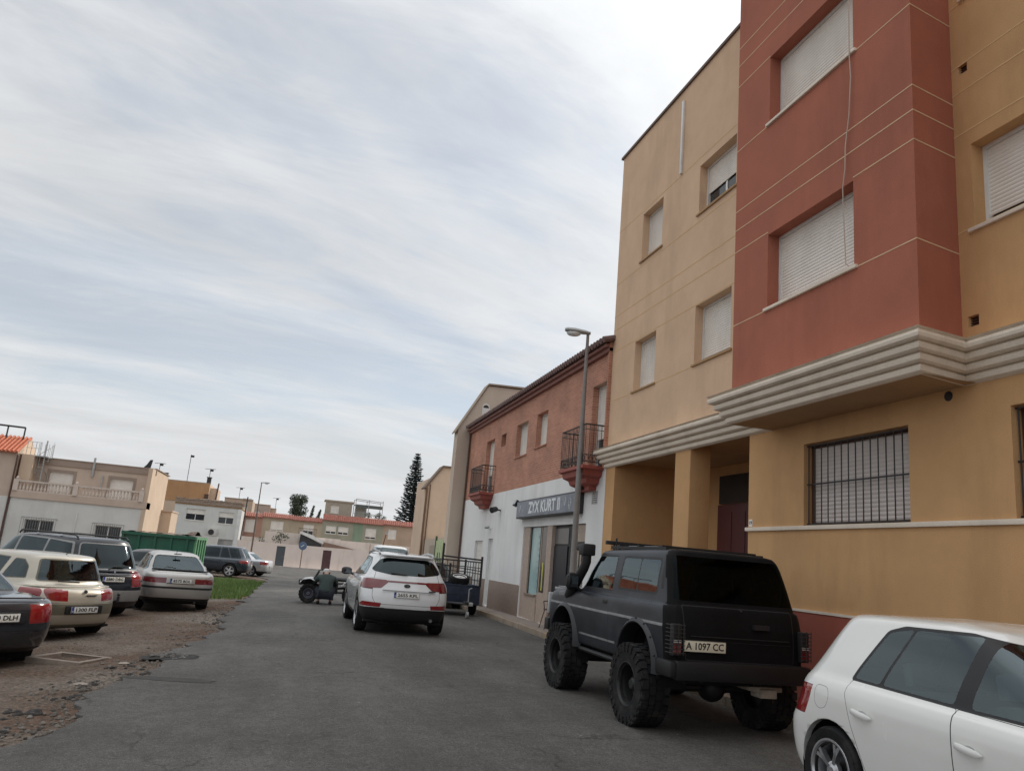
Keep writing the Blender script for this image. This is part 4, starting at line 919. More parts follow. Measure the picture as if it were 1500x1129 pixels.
def golf():
    W = .885
    R = [rg(.19, -1.90, 1.95, .80), rg(.24, -1.97, 2.02, .835), rg(.36, -2.035, 2.10, .86), rg(.50, -2.055, 2.12, .875), rg(.60, -2.045, 2.11, .882),
         rg(.70, -2.005, 2.06, .886, qr=16), rg([(-2, .80), (1.2, .78), (2, .70)], -1.975, 2.0, .884, qr=14), rg([(-2, .89), (1.2, .86), (2, .76)], -1.955, 1.93, .875, qr=13),
         rg([(-2, .955), (0, .93), (1.2, .895), (1.9, .80)], -1.935, 1.82, .852, qr=12), rg([(-2, .99), (0, .95), (1.2, .92), (1.8, .84)], -1.92, 1.60, .826, qr=11, qf=10), rg([(-2, 1.02), (0, .975), (1.1, .96), (1.6, .92)], -1.905, 1.28, .806, qr=10, qf=9),
         rg([(-2, 1.10), (0, 1.07), (1.1, 1.03)], -1.865, 1.02, .775, qr=8, qf=7), rg([(-2, 1.24), (1, 1.20)], -1.78, .68, .712, qr=7, qf=6), rg([(-2, 1.37), (1, 1.345)], -1.68, .30, .645, qr=7, qf=6),
         rg([(-1.7, 1.435), (-.4, 1.45), (.3, 1.41)], -1.62, .12, .598, qr=7, qf=6), rg([(-1.7, 1.462), (-.4, 1.487), (.3, 1.43)], -1.58, .02, .545, qr=7), rg([(-1.6, 1.475), (-.4, 1.505), (.2, 1.45)], -1.5, -.1, .44, qr=7), rg([(-1.5, 1.485), (-.4, 1.515), (0, 1.47)], -1.3, -.3, .2, qr=6), rg(1.515, -.9, -.6, .03, qr=3, qf=3)]
    R = [{'pr': 3.6, 'pf': 3.4, **r, 'yr': r['yr']+.05} for r in R]
    c = Car('hatchback_car', 'white five door hatchback cut off by the right edge, parked nearest the camera', 'car', (5.06, 4.22, 0), pi, R, P_white)
    # doors with gap rings, then windows on top of them
    rear = rpoly([(-1.12, 1.00), (-1.135, .90), (-1.06, .70), (-.93, .42), (-.84, .24), (-.115, .24), (-.105, .60), (-.135, .975)], .02)
    front = rpoly([(-.115, .24), (.98, .24), (1.02, .60), (.98, .95), (-.135, .975), (-.105, .6)], .02)
    for v in ('L', 'R'):
        d1 = c.part(rear, v, 'door', P_white, frame=.0042); d2 = c.part(front, v, 'door', P_white, frame=.0042)
        band = rpoly([(-1.13, 1.015), (-.93, 1.385), (-.78, 1.432), (-.2, 1.445), (.12, 1.40), (.50, 1.20), (.92, .965), (-.1, .972), (-1.12, .996)], .03, 4)
        for f in c.sel(band, v): f[c.pid] = 0; f.material_index = 1
        for nm, pl in (('quarter_window', [(-1.10, 1.014), (-.905, 1.37), (-.75, 1.405), (-.68, 1.412), (-.84, 1.006)]), ('door_window', [(-.81, 1.006), (-.655, 1.414), (-.10, 1.425), (-.17, .992)]), ('door_window', [(-.035, .99), (.02, 1.418), (.12, 1.385), (.45, 1.20), (.80, .985)])):
            c.part(rpoly(pl, .03, 2), v, nm, G_clear)
        c.part(rpoly([(-1.48, .77), (-1.49, .87), (-1.46, .915), (-1.33, .91), (-1.305, .84), (-1.34, .755), (-1.42, .735)], .05), v, 'fuel_flap', P_white, frame=.003) if v == 'R' else None
        c.part(rpoly([(-1.99, .68), (-1.99, .89), (-1.865, .90), (-1.85, .80), (-1.87, .685)], .03), v, 'tail_lamp', M_lamp_red, frame=.004)
    for f in c.sel(rpoly([(-.60, 1.02), (.60, 1.02), (.56, 1.36), (-.56, 1.36)], .06), 'B'): f.material_index = 1
    c.part(rpoly([(-.58, 1.035), (.58, 1.035), (.54, 1.34), (-.54, 1.34)], .06), 'B', 'rear_window', G_dark)
    c.part([(-.58, .985), (.58, .985), (.48, 1.36), (-.48, 1.36)], 'F', 'windscreen', G_clear, frame=.015)
    for sg in (-1, 1): c.part([(sg*.50, .67), (sg*.9, .67), (sg*.9, .90), (sg*.54, .90)][::sg], 'B', 'tail_lamp', M_lamp_red, frame=.004)
    c.arch(-1.29, .315, .365); c.arch(1.29, .315, .365)
    c.finish([(-1.29, .315, .365), (1.29, .315, .365)], .85, (-.68, .68, -1.6, 1.6, .17, .21))
    r = c.root
    for y, z, w_ in ((-.93, .785, .22), (.02, .765, .22)):
        for sg in (-1, 1):
            x = sg*.892; mb = MB(); n = 10; rows = []
            for i in range(9):
                t = -1+2*i/8; k = sqrt(max(0, 1-t**4))*.9+.1; b = .026*(1-t*t)**.5
                rows.append([(x+sg*(.004+b+.010*k*cos(a)), y+t*w_/2, z+.024*k*sin(a)-.012*t) for a in [2*pi*q/n for q in range(n)]])
            mb.add([p for q in rows for p in q], [[n*i+q, n*i+(q+1) % n, n*(i+1)+(q+1) % n, n*(i+1)+q] for i in range(8) for q in range(n)]); h = mb.build('door_handle', P_white, r, smooth=True)
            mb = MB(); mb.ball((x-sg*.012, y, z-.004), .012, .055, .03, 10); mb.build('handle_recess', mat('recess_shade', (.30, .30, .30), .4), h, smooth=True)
    four_wheels(r, -1.29, 1.29, .785, .315, .205, .218, style='twin', n=5)
    mirror(r, -.95, .78, 1.0, P_white, -1); mirror(r, .95, .78, 1.0, P_white, 1)
    seats(r, .05, -.85, .42, .70, mat('pale_grey_seat', (.20, .22, .225), .9), 1.02)
    plate(r, 0, -2.06, .50, '4718 GHD')
golf()

def patrol():
    wr = dict(pr=9, pf=7, qr=34, qf=26)
    R = [rg(.66, -1.93, 1.95, .78), rg(.68, -1.95, 1.98, .80), rg(.80, -1.965, 1.985, .815), rg(.98, -1.96, 1.985, .828), rg(1.12, -1.945, 1.975, .832), rg(1.15, -1.94, 1.97, .828), rg(1.17, -1.935, 1.965, .826),
         rg([(-2, 1.29), (.8, 1.28), (2, 1.23)], -1.905, 1.95, .815), rg([(-2, 1.335), (.8, 1.325), (2, 1.27)], -1.885, 1.92, .80), rg([(-2, 1.35), (.8, 1.345), (1.9, 1.30)], -1.87, 1.86, .775), rg([(-2, 1.36), (.8, 1.36), (1.8, 1.33)], -1.862, 1.3, .77, qf=20), rg([(-2, 1.37), (.8, 1.37)], -1.855, .92, .768, qf=18),
         rg(1.40, -1.845, .86, .763, qf=16), rg(1.62, -1.76, .66, .735, qf=14), rg(1.82, -1.675, .475, .70, qf=12), rg(1.875, -1.64, .43, .685, qf=12), rg([(-1.6, 1.925), (.3, 1.90)], -1.60, .38, .65, qf=10, pr=6), rg([(-1.5, 1.945), (-.6, 1.95), (.3, 1.915)], -1.53, .28, .55, qf=8, pr=5), rg([(-1.5, 1.955), (-.6, 1.965), (.2, 1.935)], -1.3, .05, .3, pr=4), rg(1.965, -.8, -.4, .03, pr=3, qr=3, qf=3)]
    R = [{**wr, **r, 'w': r['w']*1.03} for r in R]
    c = Car('off_road_car', 'lifted matt black three door off-roader with huge mud tyres and a snorkel', 'car', (4.80, 9.80, 0), .018, R, P_matt, trim=M_blackp)
    c.parts[0]['mats'] = [P_matt, M_blackp, M_lamp_red, mat('bare_grey_strip', (.20, .205, .21), .45, 0, .25, 6), P_matt_rear]
    ya, yb, zc = -1.175, 1.175, .43
    for v in ('L', 'R'):
        c.paintfaces([(-1.93, 1.115), (1.9, 1.125), (1.9, 1.155), (-1.93, 1.145)], v, 3); c.paintfaces([(-.55, .79), (.62, .79), (.62, .815), (-.55, .815)], v, 3)
        d = c.part(rpoly([(-.35, .70), (.50, .70), (.66, .86), (.66, 1.335), (.52, 1.40), (-.35, 1.38)], .03), v, 'door', [P_matt, M_blackp, M_lamp_red, mat('bare_grey_strip', (.2, .2, .2), .45)], frame=.006)
        for pl in ([(-.35, 1.115), (.655, 1.12), (.655, 1.15), (-.35, 1.145)], [(-.34, .79), (.6, .79), (.6, .815), (-.34, .815)]):
            for f in c.sel(pl, v):
                if f[c.pid] == d: f.material_index = 3
        c.part(rpoly([(-.30, 1.395), (-.30, 1.845), (.36, 1.845), (.66, 1.50), (.70, 1.395)], .03), v, 'door_window', G_clear, frame=.022)
        pl = rpoly([(-1.50, 1.425), (-1.50, 1.84), (-.47, 1.845), (-.44, 1.425)], .05)
        for f in c.sel(pl, v): f[c.pid] = 0; f.material_index = 1
        for nm in ([(-1.47, 1.455), (-1.47, 1.81), (-.985, 1.815), (-.975, 1.455)], [(-.955, 1.455), (-.965, 1.815), (-.50, 1.815), (-.475, 1.455)]): c.part(rpoly(nm, .03, 2), v, 'side_window', G_mid)
        c.paintfaces(rpoly([(-1.64, 1.5), (-1.60, 1.82), (-1.545, 1.82), (-1.57, 1.5)], .02), v, 1)
    # rear: whole back sprayed flat black, window, tailgate
    c.paintfaces([(-.9, .6), (.9, .6), (.9, 1.97), (-.9, 1.97)], 'B', 4)
    i = c.part(rpoly([(-.745, 1.40), (.745, 1.40), (.665, 1.875), (-.665, 1.875)], .04), 'B', 'rear_window', glass('black_film_glass', (.015, .017, .02), .08, .22))
    c.part(rpoly([(-.66, .80), (.66, .80), (.68, 1.355), (-.68, 1.355)], .03), 'B', 'tailgate', P_matt_rear, frame=.008)
    c.part([(-.56, 1.42), (.56, 1.42), (.52, 1.83), (-.52, 1.83)], 'F', 'windscreen', G_clear, frame=.03)
    c.arch(ya, .64, .47, .06); c.arch(yb, .64, .47, .06)
    c.finish([(ya, .64, .47), (yb, .64, .47)], .79, (-.6, .6, -1.85, 1.85, .55, .68))
    r = c.root
    # fender flares
    for y in (ya, yb):
        for sg in (-1, 1):
            mb = MB(); rows = []; n = 30
            for k in range(n+1):
                a = pi*1.04*k/n-pi*.02; q = (.455, .47, .515, .545)
                rows.append([(sg*x, y+rr*cos(a), .64+rr*sin(a)) for x, rr in ((.70, .452), (.885, .458), (.892, .47), (.865, .51), (.80, .54))])
            mb.add([p for w in rows for p in w], [[5*k+i, 5*k+i+1, 5*k+i+6, 5*k+i+5] for k in range(n) for i in range(4)])
            fl = mb.build('fender_flare', mat('flare_plastic', (.018, .019, .022), .5, 0, .25, 5), r, smooth=True)
            if y == ya:
                mb = MB()
                for k in range(7): a = pi*.1+pi*.8*k/6; mb.ball((sg*.87, y+.507*cos(a), .64+.507*sin(a)), .012, .012, .012, 8)
                mb.build('rivets', M_blackp, fl)
    # mud tyres
    def mud(x, y, flip):
        w = car_wheel(r, x, y, zc, .33, .235, style='deep', rim_m=mat('black_rim', (.016, .016, .017), .5), flip=flip, face=.035)
        mb = MB(); nl = 26
        for k in range(nl):
            for row, (a0, x0, x1) in enumerate(((0, -.165, -.085), (.5, -.075, -.005), (0, .005, .075), (.5, .085, .165))):
                a = 2*pi*(k+a0)/nl; M = Matrix.Rotation(a, 4, 'X') @ Matrix.Rotation((-.25, .3, -.3, .25)[row], 4, 'Z')
                mb.box(x0, x1, -.037, .037, zc-.02, zc+.011, 0, Matrix.Rotation(a, 4, 'X'))
            for sd in (-1, 1):
                mb.box(sd*.145, sd*.176, -.02, .02, zc-.085, zc-.004, 0, Matrix.Rotation(2*pi*(k+.25)/nl, 4, 'X'))
        mb.build('tread_blocks', M_rubber, w); return w
    for sg in (-1, 1):
        a = mud(sg*.80, ya, -sg); b = copy_tree(a); b.parent = r; b.location.y = yb; b.rotation_euler.x = .7
    # bumper, lamps, plate
    mb = MB(); mb.box(-.80, .80, -2.05, -1.93, .60, .80); mb.box(-.86, -.72, -2.02, -1.62, .62, .79); mb.box(.72, .86, -2.02, -1.62, .62, .79); mb.build('rear_bumper', mat('bumper_black', (.006, .006, .007), .5, 0, .25, 5), r, bevel=.03)
    mb = MB(); mb.box(-.82, .82, 1.95, 2.12, .70, .88); mb.build('front_bumper', M_blackp, r, bevel=.03)
    for sg in (-1, 1):
        mb = MB(); mb.box(sg*.78-.055, sg*.78+.055, -1.995, -1.93, .84, 1.16); l = mb.build('tail_lamp', M_blackp, r, bevel=.012)
        mb = MB(); mb.box(sg*.78-.045, sg*.78+.045, -2.003, -1.99, .86, .965); mb.build('red_lens', M_lamp_dred, l); mb = MB(); mb.box(sg*.78-.045, sg*.78+.045, -2.003, -1.99, .972, 1.0); mb.build('reversing_lens', M_lamp_clear, l)
        mb = MB()
        for k in range(8): mb.tube([(sg*.70, -2.02, .87+.04*k), (sg*.845, -2.02, .87+.04*k), (sg*.865, -1.90, .87+.04*k)], .005, 5)
        for xx in (.72, .78, .84): mb.tube([(sg*xx, -2.022, .85), (sg*xx, -2.022, 1.17)], .005, 5)
        mb.build('lamp_guard', M_black_iron, l)
        mb = MB(); mb.box(sg*.826-.012, sg*.826+.012, 1.0-.0+.62-.62+.10-.10+.0+0.62-.62+.0, 1.0, 1.0, 1.0) if False else mb.box(sg*.832-.008, sg*.832+.008, 1.70, 1.76, 1.02, 1.10); mb.box(sg*.832-.008, sg*.832+.008, .70, .76, 1.055, 1.11); mb.build('side_marker', M_lamp_amber, r)
        mb = MB(); mb.box(sg*.836-.012, sg*.836+.012, -.28, -.14, 1.235, 1.285); mb.build('door_handle', M_blackp, r, bevel=.008)
        mb = MB(); mb.box(sg*.60-.12, sg*.60+.12, 1.97, 1.99, 1.0, 1.2); mb.build('headlight', M_lamp_clear, r, bevel=.01)
        mb = MB(); mb.box(sg*.78-.05, sg*.78+.05, 1.93, 1.985, .95, 1.25); mb.build('corner_lamp', mat('pale_corner', (.45, .46, .47), .4), r, bevel=.01)
    plate(r, -.44, -1.972, .945, 'A 1097 CC', .50, .115, 0, False, M_plate_y, .10, .45)
    mb = MB()
    for k in range(6): mb.box(-.62, .62, -1.962, -1.955, 1.0+.0*k, 1.003)
    mb.box(-.60, .60, -1.966, -1.955, 1.04, 1.05); mb.box(.15, .34, -1.985, -1.94, 1.15, 1.20); mb.tube([(-.02, -1.95, 1.33), (-.02, -1.98, 1.345)], .02); mb.build('tailgate_trim', M_blackp, r)
    # axles, springs, a pale rusty part hanging under the rear
    mb = MB(); mb.tube([(-.75, ya, zc), (.75, ya, zc)], .055, 10); mb.ball((.12, ya, zc), .16, .17, .16); mb.tube([(-.75, yb, zc), (.75, yb, zc)], .055, 10); mb.ball((.25, yb, zc), .14, .15, .14)
    for sg in (-1, 1):
        for y in (ya, yb): mb.tube([(sg*.5, y-.55, .60), (sg*.5, y-.25, .50), (sg*.5, y, .46), (sg*.5, y+.25, .5), (sg*.5, y+.55, .6)], .035, 6)
        mb.tube([(sg*.42, -1.9, .62), (sg*.42, 1.9, .62)], .05, 6)
    mb.build('axles', M_steel_dk, r, smooth=True)
    mb = MB(); mb.box(.22, .60, -1.85, -1.55, .50, .60); mb.box(.30, .50, -1.90, -1.7, .44, .53); mb.tube([(.0, -1.6, .56), (.3, -1.7, .56)], .04); mb.build('tow_bracket', mat('rusty_pale_steel', (.42, .36, .29), .8, .2, .4, 8, .5, 40), r, bevel=.01)
    mb = MB(); mb.tube([(-.80, -.55, .60), (-.80, .62, .60)], .03, 8); mb.build('side_step', M_blackp, r)
    # mirrors, snorkel, roof bits
    mirror(r, -.96, .70, 1.46, M_blackp, -1, .10, .06, .12); mirror(r, .96, .70, 1.46, M_blackp, 1, .10, .06, .12)
    mb = MB(); mb.tube([(-.80, 1.18, 1.26), (-.83, 1.0, 1.33), (-.85, .88, 1.40), (-.83, .76, 1.53), (-.80, .66, 1.66), (-.79, .62, 1.74), (-.79, .62, 1.84)], [.07, .08, .075, .07, .066, .064, .066], 12); sn = mb.build('snorkel', M_blackp, r, smooth=True)
    mb = MB(); mb.box(-.885, -.695, .53, .72, 1.82, 1.98); mb.box(-.87, -.71, .70, .86, 1.88, 1.965); mb.build('snorkel_head', M_blackp, sn, bevel=.03)
    mb = MB(); mb.box(-.842, -.80, 1.0, 1.5, 1.16, 1.30); mb.build('snorkel_base', mat('grey_airbox', (.14, .145, .15), .5), sn, bevel=.03)
    mb = MB()
    for y in (-1.25, -.62, -.05): mb.box(-.62, .62, y-.03, y+.03, 1.95, 1.985)
    for x in (-.62, .62): mb.box(x-.02, x+.02, -1.4, .15, 1.93, 1.965)
    for x in (-.45, -.3, .1, .45): mb.tube([(x, .30, 1.93), (x, .30, 1.985)], .025)
    mb.tube([(-.5, .30, 1.92), (-.5, .30, 2.08)], .012); mb.build('roof_bars', M_blackp, r)
    mb = MB(); mb.box(-.62, .40, .34, .40, 1.99, 2.04); mb.tube([(-.5, .37, 1.9), (-.5, .37, 2.0)], .012); mb.tube([(.3, .37, 1.9), (.3, .37, 2.0)], .012); mb.build('light_bar', M_blackp, r, bevel=.01)
    mb = MB(); mb.box(-.55, .5, -1.0, -.2, 1.962, 1.978); mb.build('roof_panel', mat('grey_roof_panel', (.22, .23, .24), .45), r, bevel=.005)
    mb = MB(); mb.box(-.76, -.10, 1.0, 1.75, 1.352, 1.362); mb.box(-.76, -.30, 1.40, 1.9, 1.30, 1.34); mb.build('faded_hood_patch', mat('faded_hood', (.34, .345, .35), .5, 0, .25, 4), r, bevel=.01)
    seats(r, .0, -1.05, .8, .62, M_seat, 1.42)
patrol()

def kia():
    R = [rg(.26, -1.98, 2.0, .82), rg(.30, -2.05, 2.08, .85), rg(.45, -2.14, 2.18, .895), rg(.60, -2.165, 2.2, .915), rg(.72, -2.155, 2.19, .925), rg([(-2, .84), (1.5, .80), (2.1, .76)], -2.12, 2.14, .925), rg([(-2, .97), (1.4, .92), (2.1, .82)], -2.065, 2.05, .912), rg([(-2, 1.05), (0, 1.02), (1.4, .98), (2, .88)], -2.03, 1.92, .885), rg([(-2, 1.09), (0, 1.06), (1.3, 1.03), (1.8, .95)], -2.01, 1.62, .86, qf=12), rg([(-2, 1.11), (0, 1.09), (1.2, 1.07)], -2.0, 1.22, .842, qf=9),
         rg([(-2, 1.16), (1.1, 1.13)], -1.975, 1.08, .82, qr=13, qf=8), rg([(-2, 1.30), (1, 1.27)], -1.89, .80, .755, qr=11, qf=7), rg([(-2, 1.44), (.6, 1.40)], -1.79, .48, .69, qr=10, qf=6), rg([(-1.7, 1.535), (-.3, 1.55), (.3, 1.51)], -1.72, .22, .635, qr=9), rg([(-1.7, 1.585), (-.3, 1.60), (.3, 1.54)], -1.75, .12, .585, qr=9), rg([(-1.7, 1.60), (-.3, 1.625), (.2, 1.565)], -1.70, .0, .50, qr=9), rg([(-1.6, 1.61), (-.4, 1.635), (0, 1.59)], -1.5, -.2, .25, qr=7), rg(1.635, -.9, -.5, .03, qr=3, qf=3)]
    R = [{'pr': 3.4, 'pf': 3.2, 'qr': 15, **r} for r in R]
    c = Car('suv', 'white SUV stopped on the road with a red light bar across its tailgate', 'car', (2.47, 18.65, 0), .01, R, P_white2)
    for v in ('L', 'R'):
        for pl in (rpoly([(-1.05, .55), (-.86, .34), (-.08, .34), (-.06, .7), (-.10, 1.08), (-1.30, 1.10), (-1.28, .9)], .06), rpoly([(-.06, .34), (1.0, .34), (1.06, .7), (.98, 1.06), (-.06, 1.08)], .06)): c.part(pl, v, 'door', P_white2, frame=.005)
        for f in c.sel(rpoly([(-1.62, 1.15), (-1.48, 1.40), (-1.2, 1.50), (-.2, 1.53), (.25, 1.46), (.95, 1.10), (-.1, 1.10)], .06), v): f[c.pid] = 0; f.material_index = 1
        for pl in ([(-1.56, 1.165), (-1.43, 1.37), (-1.16, 1.475), (-1.06, 1.485), (-1.13, 1.15)], [(-1.08, 1.15), (-1.01, 1.487), (-.18, 1.508), (-.14, 1.125)], [(-.06, 1.12), (-.09, 1.508), (.22, 1.44), (.82, 1.115)]): c.part(rpoly(pl, .03, 2), v, 'side_window', G_mid)
        c.paintfaces([(-2.3, .2), (-1.6, .2), (-1.72, .52), (-2.3, .54)], v, 1); c.paintfaces([(-.9, .2), (.9, .2), (.9, .36), (-.9, .36)], v, 1)
        c.paintfaces(circle(-1.335, .36, .47), v, 1); c.paintfaces(circle(1.335, .36, .47), v, 1)
        c.part(rpoly([(-2.3, .86), (-2.3, 1.06), (-1.76, 1.045), (-1.66, .99), (-1.85, .89)], .03), v, 'tail_lamp', M_lamp_dred, frame=.005)
    c.paintfaces([(-1, .2), (1, .2), (1, .53), (-1, .53)], 'B', 1)
    # tailgate outline, window, lights
    tg = rpoly([(-.62, .60), (.62, .60), (.70, .74), (.68, 1.10), (.55, 1.55), (-.55, 1.55), (-.68, 1.10), (-.70, .74)], .05)
    t = c.part(tg, 'B', 'tailgate', [P_white2, M_blackp], frame=.007)
    w = rpoly([(-.67, 1.235), (-.72, 1.275), (-.56, 1.475), (-.42, 1.515), (.42, 1.515), (.56, 1.475), (.72, 1.275), (.67, 1.235), (.35, 1.185), (-.35, 1.185)], .04)
    c.part(w, 'B', 'rear_window', glass('rear_privacy_glass', (.05, .06, .065)), off=.004)
    for sg in (-1, 1):
        l = rpoly([(sg*.42, 1.075), (sg*.38, 1.04), (sg*.52, .915), (sg*1.0, .89), (sg*1.0, 1.075), (sg*.75, 1.085)], .02); c.part(l if sg > 0 else l[::-1], 'B', 'tail_lamp', M_lamp_dred, off=.006)
        l = rpoly([(sg*.52, .545), (sg*.50, .625), (sg*.86, .635), (sg*.93, .55)], .015); c.part(l, 'B', 'reflector', M_lamp_red, off=.004)
    c.part([(-.42, 1.035), (.42, 1.035), (.43, 1.068), (-.43, 1.068)], 'B', 'light_bar', M_lamp_dred, off=.006)
    c.part([(-.62, 1.09), (.62, 1.09), (.5, 1.50), (-.5, 1.50)], 'F', 'windscreen', G_clear, frame=.02)
    c.arch(-1.335, .36, .41); c.arch(1.335, .36, .41)
    c.finish([(-1.335, .36, .41), (1.335, .36, .41)], .87, (-.8, .8, -1.95, 1.9, .24, .28))
    r = c.root
    four_wheels(r, -1.335, 1.335, .80, .352, .225, .235, style='multi', n=5)
    mirror(r, -1.02, .70, 1.13, M_blackp, -1, .13, .085, .085); mirror(r, 1.02, .70, 1.13, M_blackp, 1, .13, .085, .085)
    plate(r, 0, -2.155, .80, '2655 KPL', tilt=-.12)
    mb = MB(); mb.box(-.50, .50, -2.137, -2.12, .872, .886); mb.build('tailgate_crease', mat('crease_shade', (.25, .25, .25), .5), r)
    mb = MB(); mb.lathe([(0, -.008), (.058, -.008), (.065, 0)], Matrix.Translation((0, -2.083, .985)) @ Matrix.Rotation(pi/2, 4, 'Z') @ Matrix.Scale(.55, 4, (0, 0, 1)), 24); em = mb.build('emblem', M_blackp, r)
    text_mesh('emblem_letters', 'KIA', .05, Matrix.Translation((0, -2.094, .985)) @ Matrix(((1, 0, 0, 0), (0, 0, -1, 0), (0, 1, 0, 0), (0, 0, 0, 1))), M_chrome, em)
    mb = MB(); mb.box(.46, .60, -2.12, -2.08, .895, .912); mb.build('badge', M_steel_dk, r)
    for sg in (-1, 1):
        mb = MB(); mb.tube([(sg*.60, .1, 1.56), (sg*.605, .0, 1.615), (sg*.595, -.8, 1.655), (sg*.58, -1.5, 1.63), (sg*.57, -1.62, 1.585)], .022, 8); mb.build('roof_rail', M_galv, r, smooth=True)
    mb = MB(); vs = [(-.02, -1.55, 1.60), (.02, -1.55, 1.60), (.025, -1.36, 1.615), (-.025, -1.36, 1.615), (0, -1.56, 1.67), (0, -1.48, 1.67)]; mb.add(vs, [[0, 1, 4], [0, 4, 5, 3], [1, 2, 5, 4], [3, 5, 2]]); mb.build('fin_antenna', M_blackp, r)
    mb = MB(); mb.box(-.55, .55, -1.80, -1.70, 1.555, 1.585); mb.build('roof_spoiler', P_white2, r, bevel=.012)
    mb = MB(); mb.tube([(.02, -1.79, 1.30-.06), (-.25, -1.93, 1.245)], .01) if False else mb.tube([(0, -1.985, 1.195), (-.34, -1.965, 1.215)], .011); mb.build('rear_wiper', M_blackp, r)
    mb = MB(); mb.tube([(.55, -2.1, .33), (.55, -1.9, .33)], .035, 10); mb.build('exhaust', M_chrome, r)
    seats(r, .0, -.9, .6, .72, M_seat, 1.2)
kia()
def rings_gen(L, W, H, clear, belt, hood, cowl, roof_f, roof_r, rwin, deck=None, deck_y=None, tw=.70, yr=None, q=15, pr=3.5):
    yr = -L/2 if yr is None else yr; yf = yr+L; w = W/2; d = deck or belt; sl = lambda a, b: [(yr+.2, a), (cowl, belt-.03), (yf-.2, b)]
    R = [rg(clear, yr+.16, yf-.16, .90*w), rg(clear+.05, yr+.07, yf-.07, .94*w), rg(clear+.2, yr+.012, yf-.01, .985*w), rg((clear+belt)/2, yr, yf, w), rg(sl(d-.17, hood-.14), yr+.02, yf-.04, w), rg(sl(d-.07, hood-.05), yr+.05, yf-.12, .985*w), rg(sl(d-.02, hood-.01), yr+.09, yf-.28, .955*w, qf=12)]
    if deck:
        R += [rg(sl(d, hood+.02), yr+.16, yf-.5, .93*w, qf=11), rg(sl(d+.015, hood+.05), (yr+rwin)/2, (yf+cowl)/2, .915*w, qf=10, qr=11), rg([(rwin, d+.03), (cowl, belt)], rwin-.03, cowl+.04, .90*w, qf=9, qr=9)]
    else:
        R += [rg(sl(belt, hood+.05), yr+.12, (yf+cowl)/2, .93*w, qf=10), rg(belt+.015, rwin-.02, cowl+.04, .90*w, qf=9, qr=12)]
    for t in (.12, .4, .72, .9):
        e = t**1.1; R.append(rg(belt+.03+(H-.09-belt-.03)*t, rwin+(roof_r-rwin)*e, cowl+(roof_f-cowl)*e, w*(.885+(tw-.885)*e), qf=7, qr=9 if not deck else 7))
    R += [rg([(roof_r, H-.055), ((roof_f+roof_r)/2, H-.045), (roof_f, H-.065)], roof_r+.02, roof_f-.05, (tw-.05)*w, qr=8, qf=6), rg([(roof_r, H-.03), ((roof_f+roof_r)/2, H-.012), (roof_f, H-.04)], roof_r+.08, roof_f-.14, (tw-.16)*w, qr=8, qf=6), rg([(roof_r, H-.015), ((roof_f+roof_r)/2, H), (roof_f, H-.02)], roof_r+.25, roof_f-.35, .3*w, qr=6), rg(H+.001, (roof_r+roof_f)/2-.15, (roof_r+roof_f)/2+.15, .03, pr=3, qr=3, qf=3)]
    return [{'pr': pr, 'pf': 3.2, 'qr': q, **r} for r in R]
def side_glass(c, polys, g, band=None, names='side_window'):
    for v in ('L', 'R'):
        if band:
            for f in c.sel(rpoly(band, .05), v): f[c.pid] = 0; f.material_index = 1
        for pl in polys: c.part(rpoly(pl, .03, 2), v, names, g, frame=0 if band else .015)
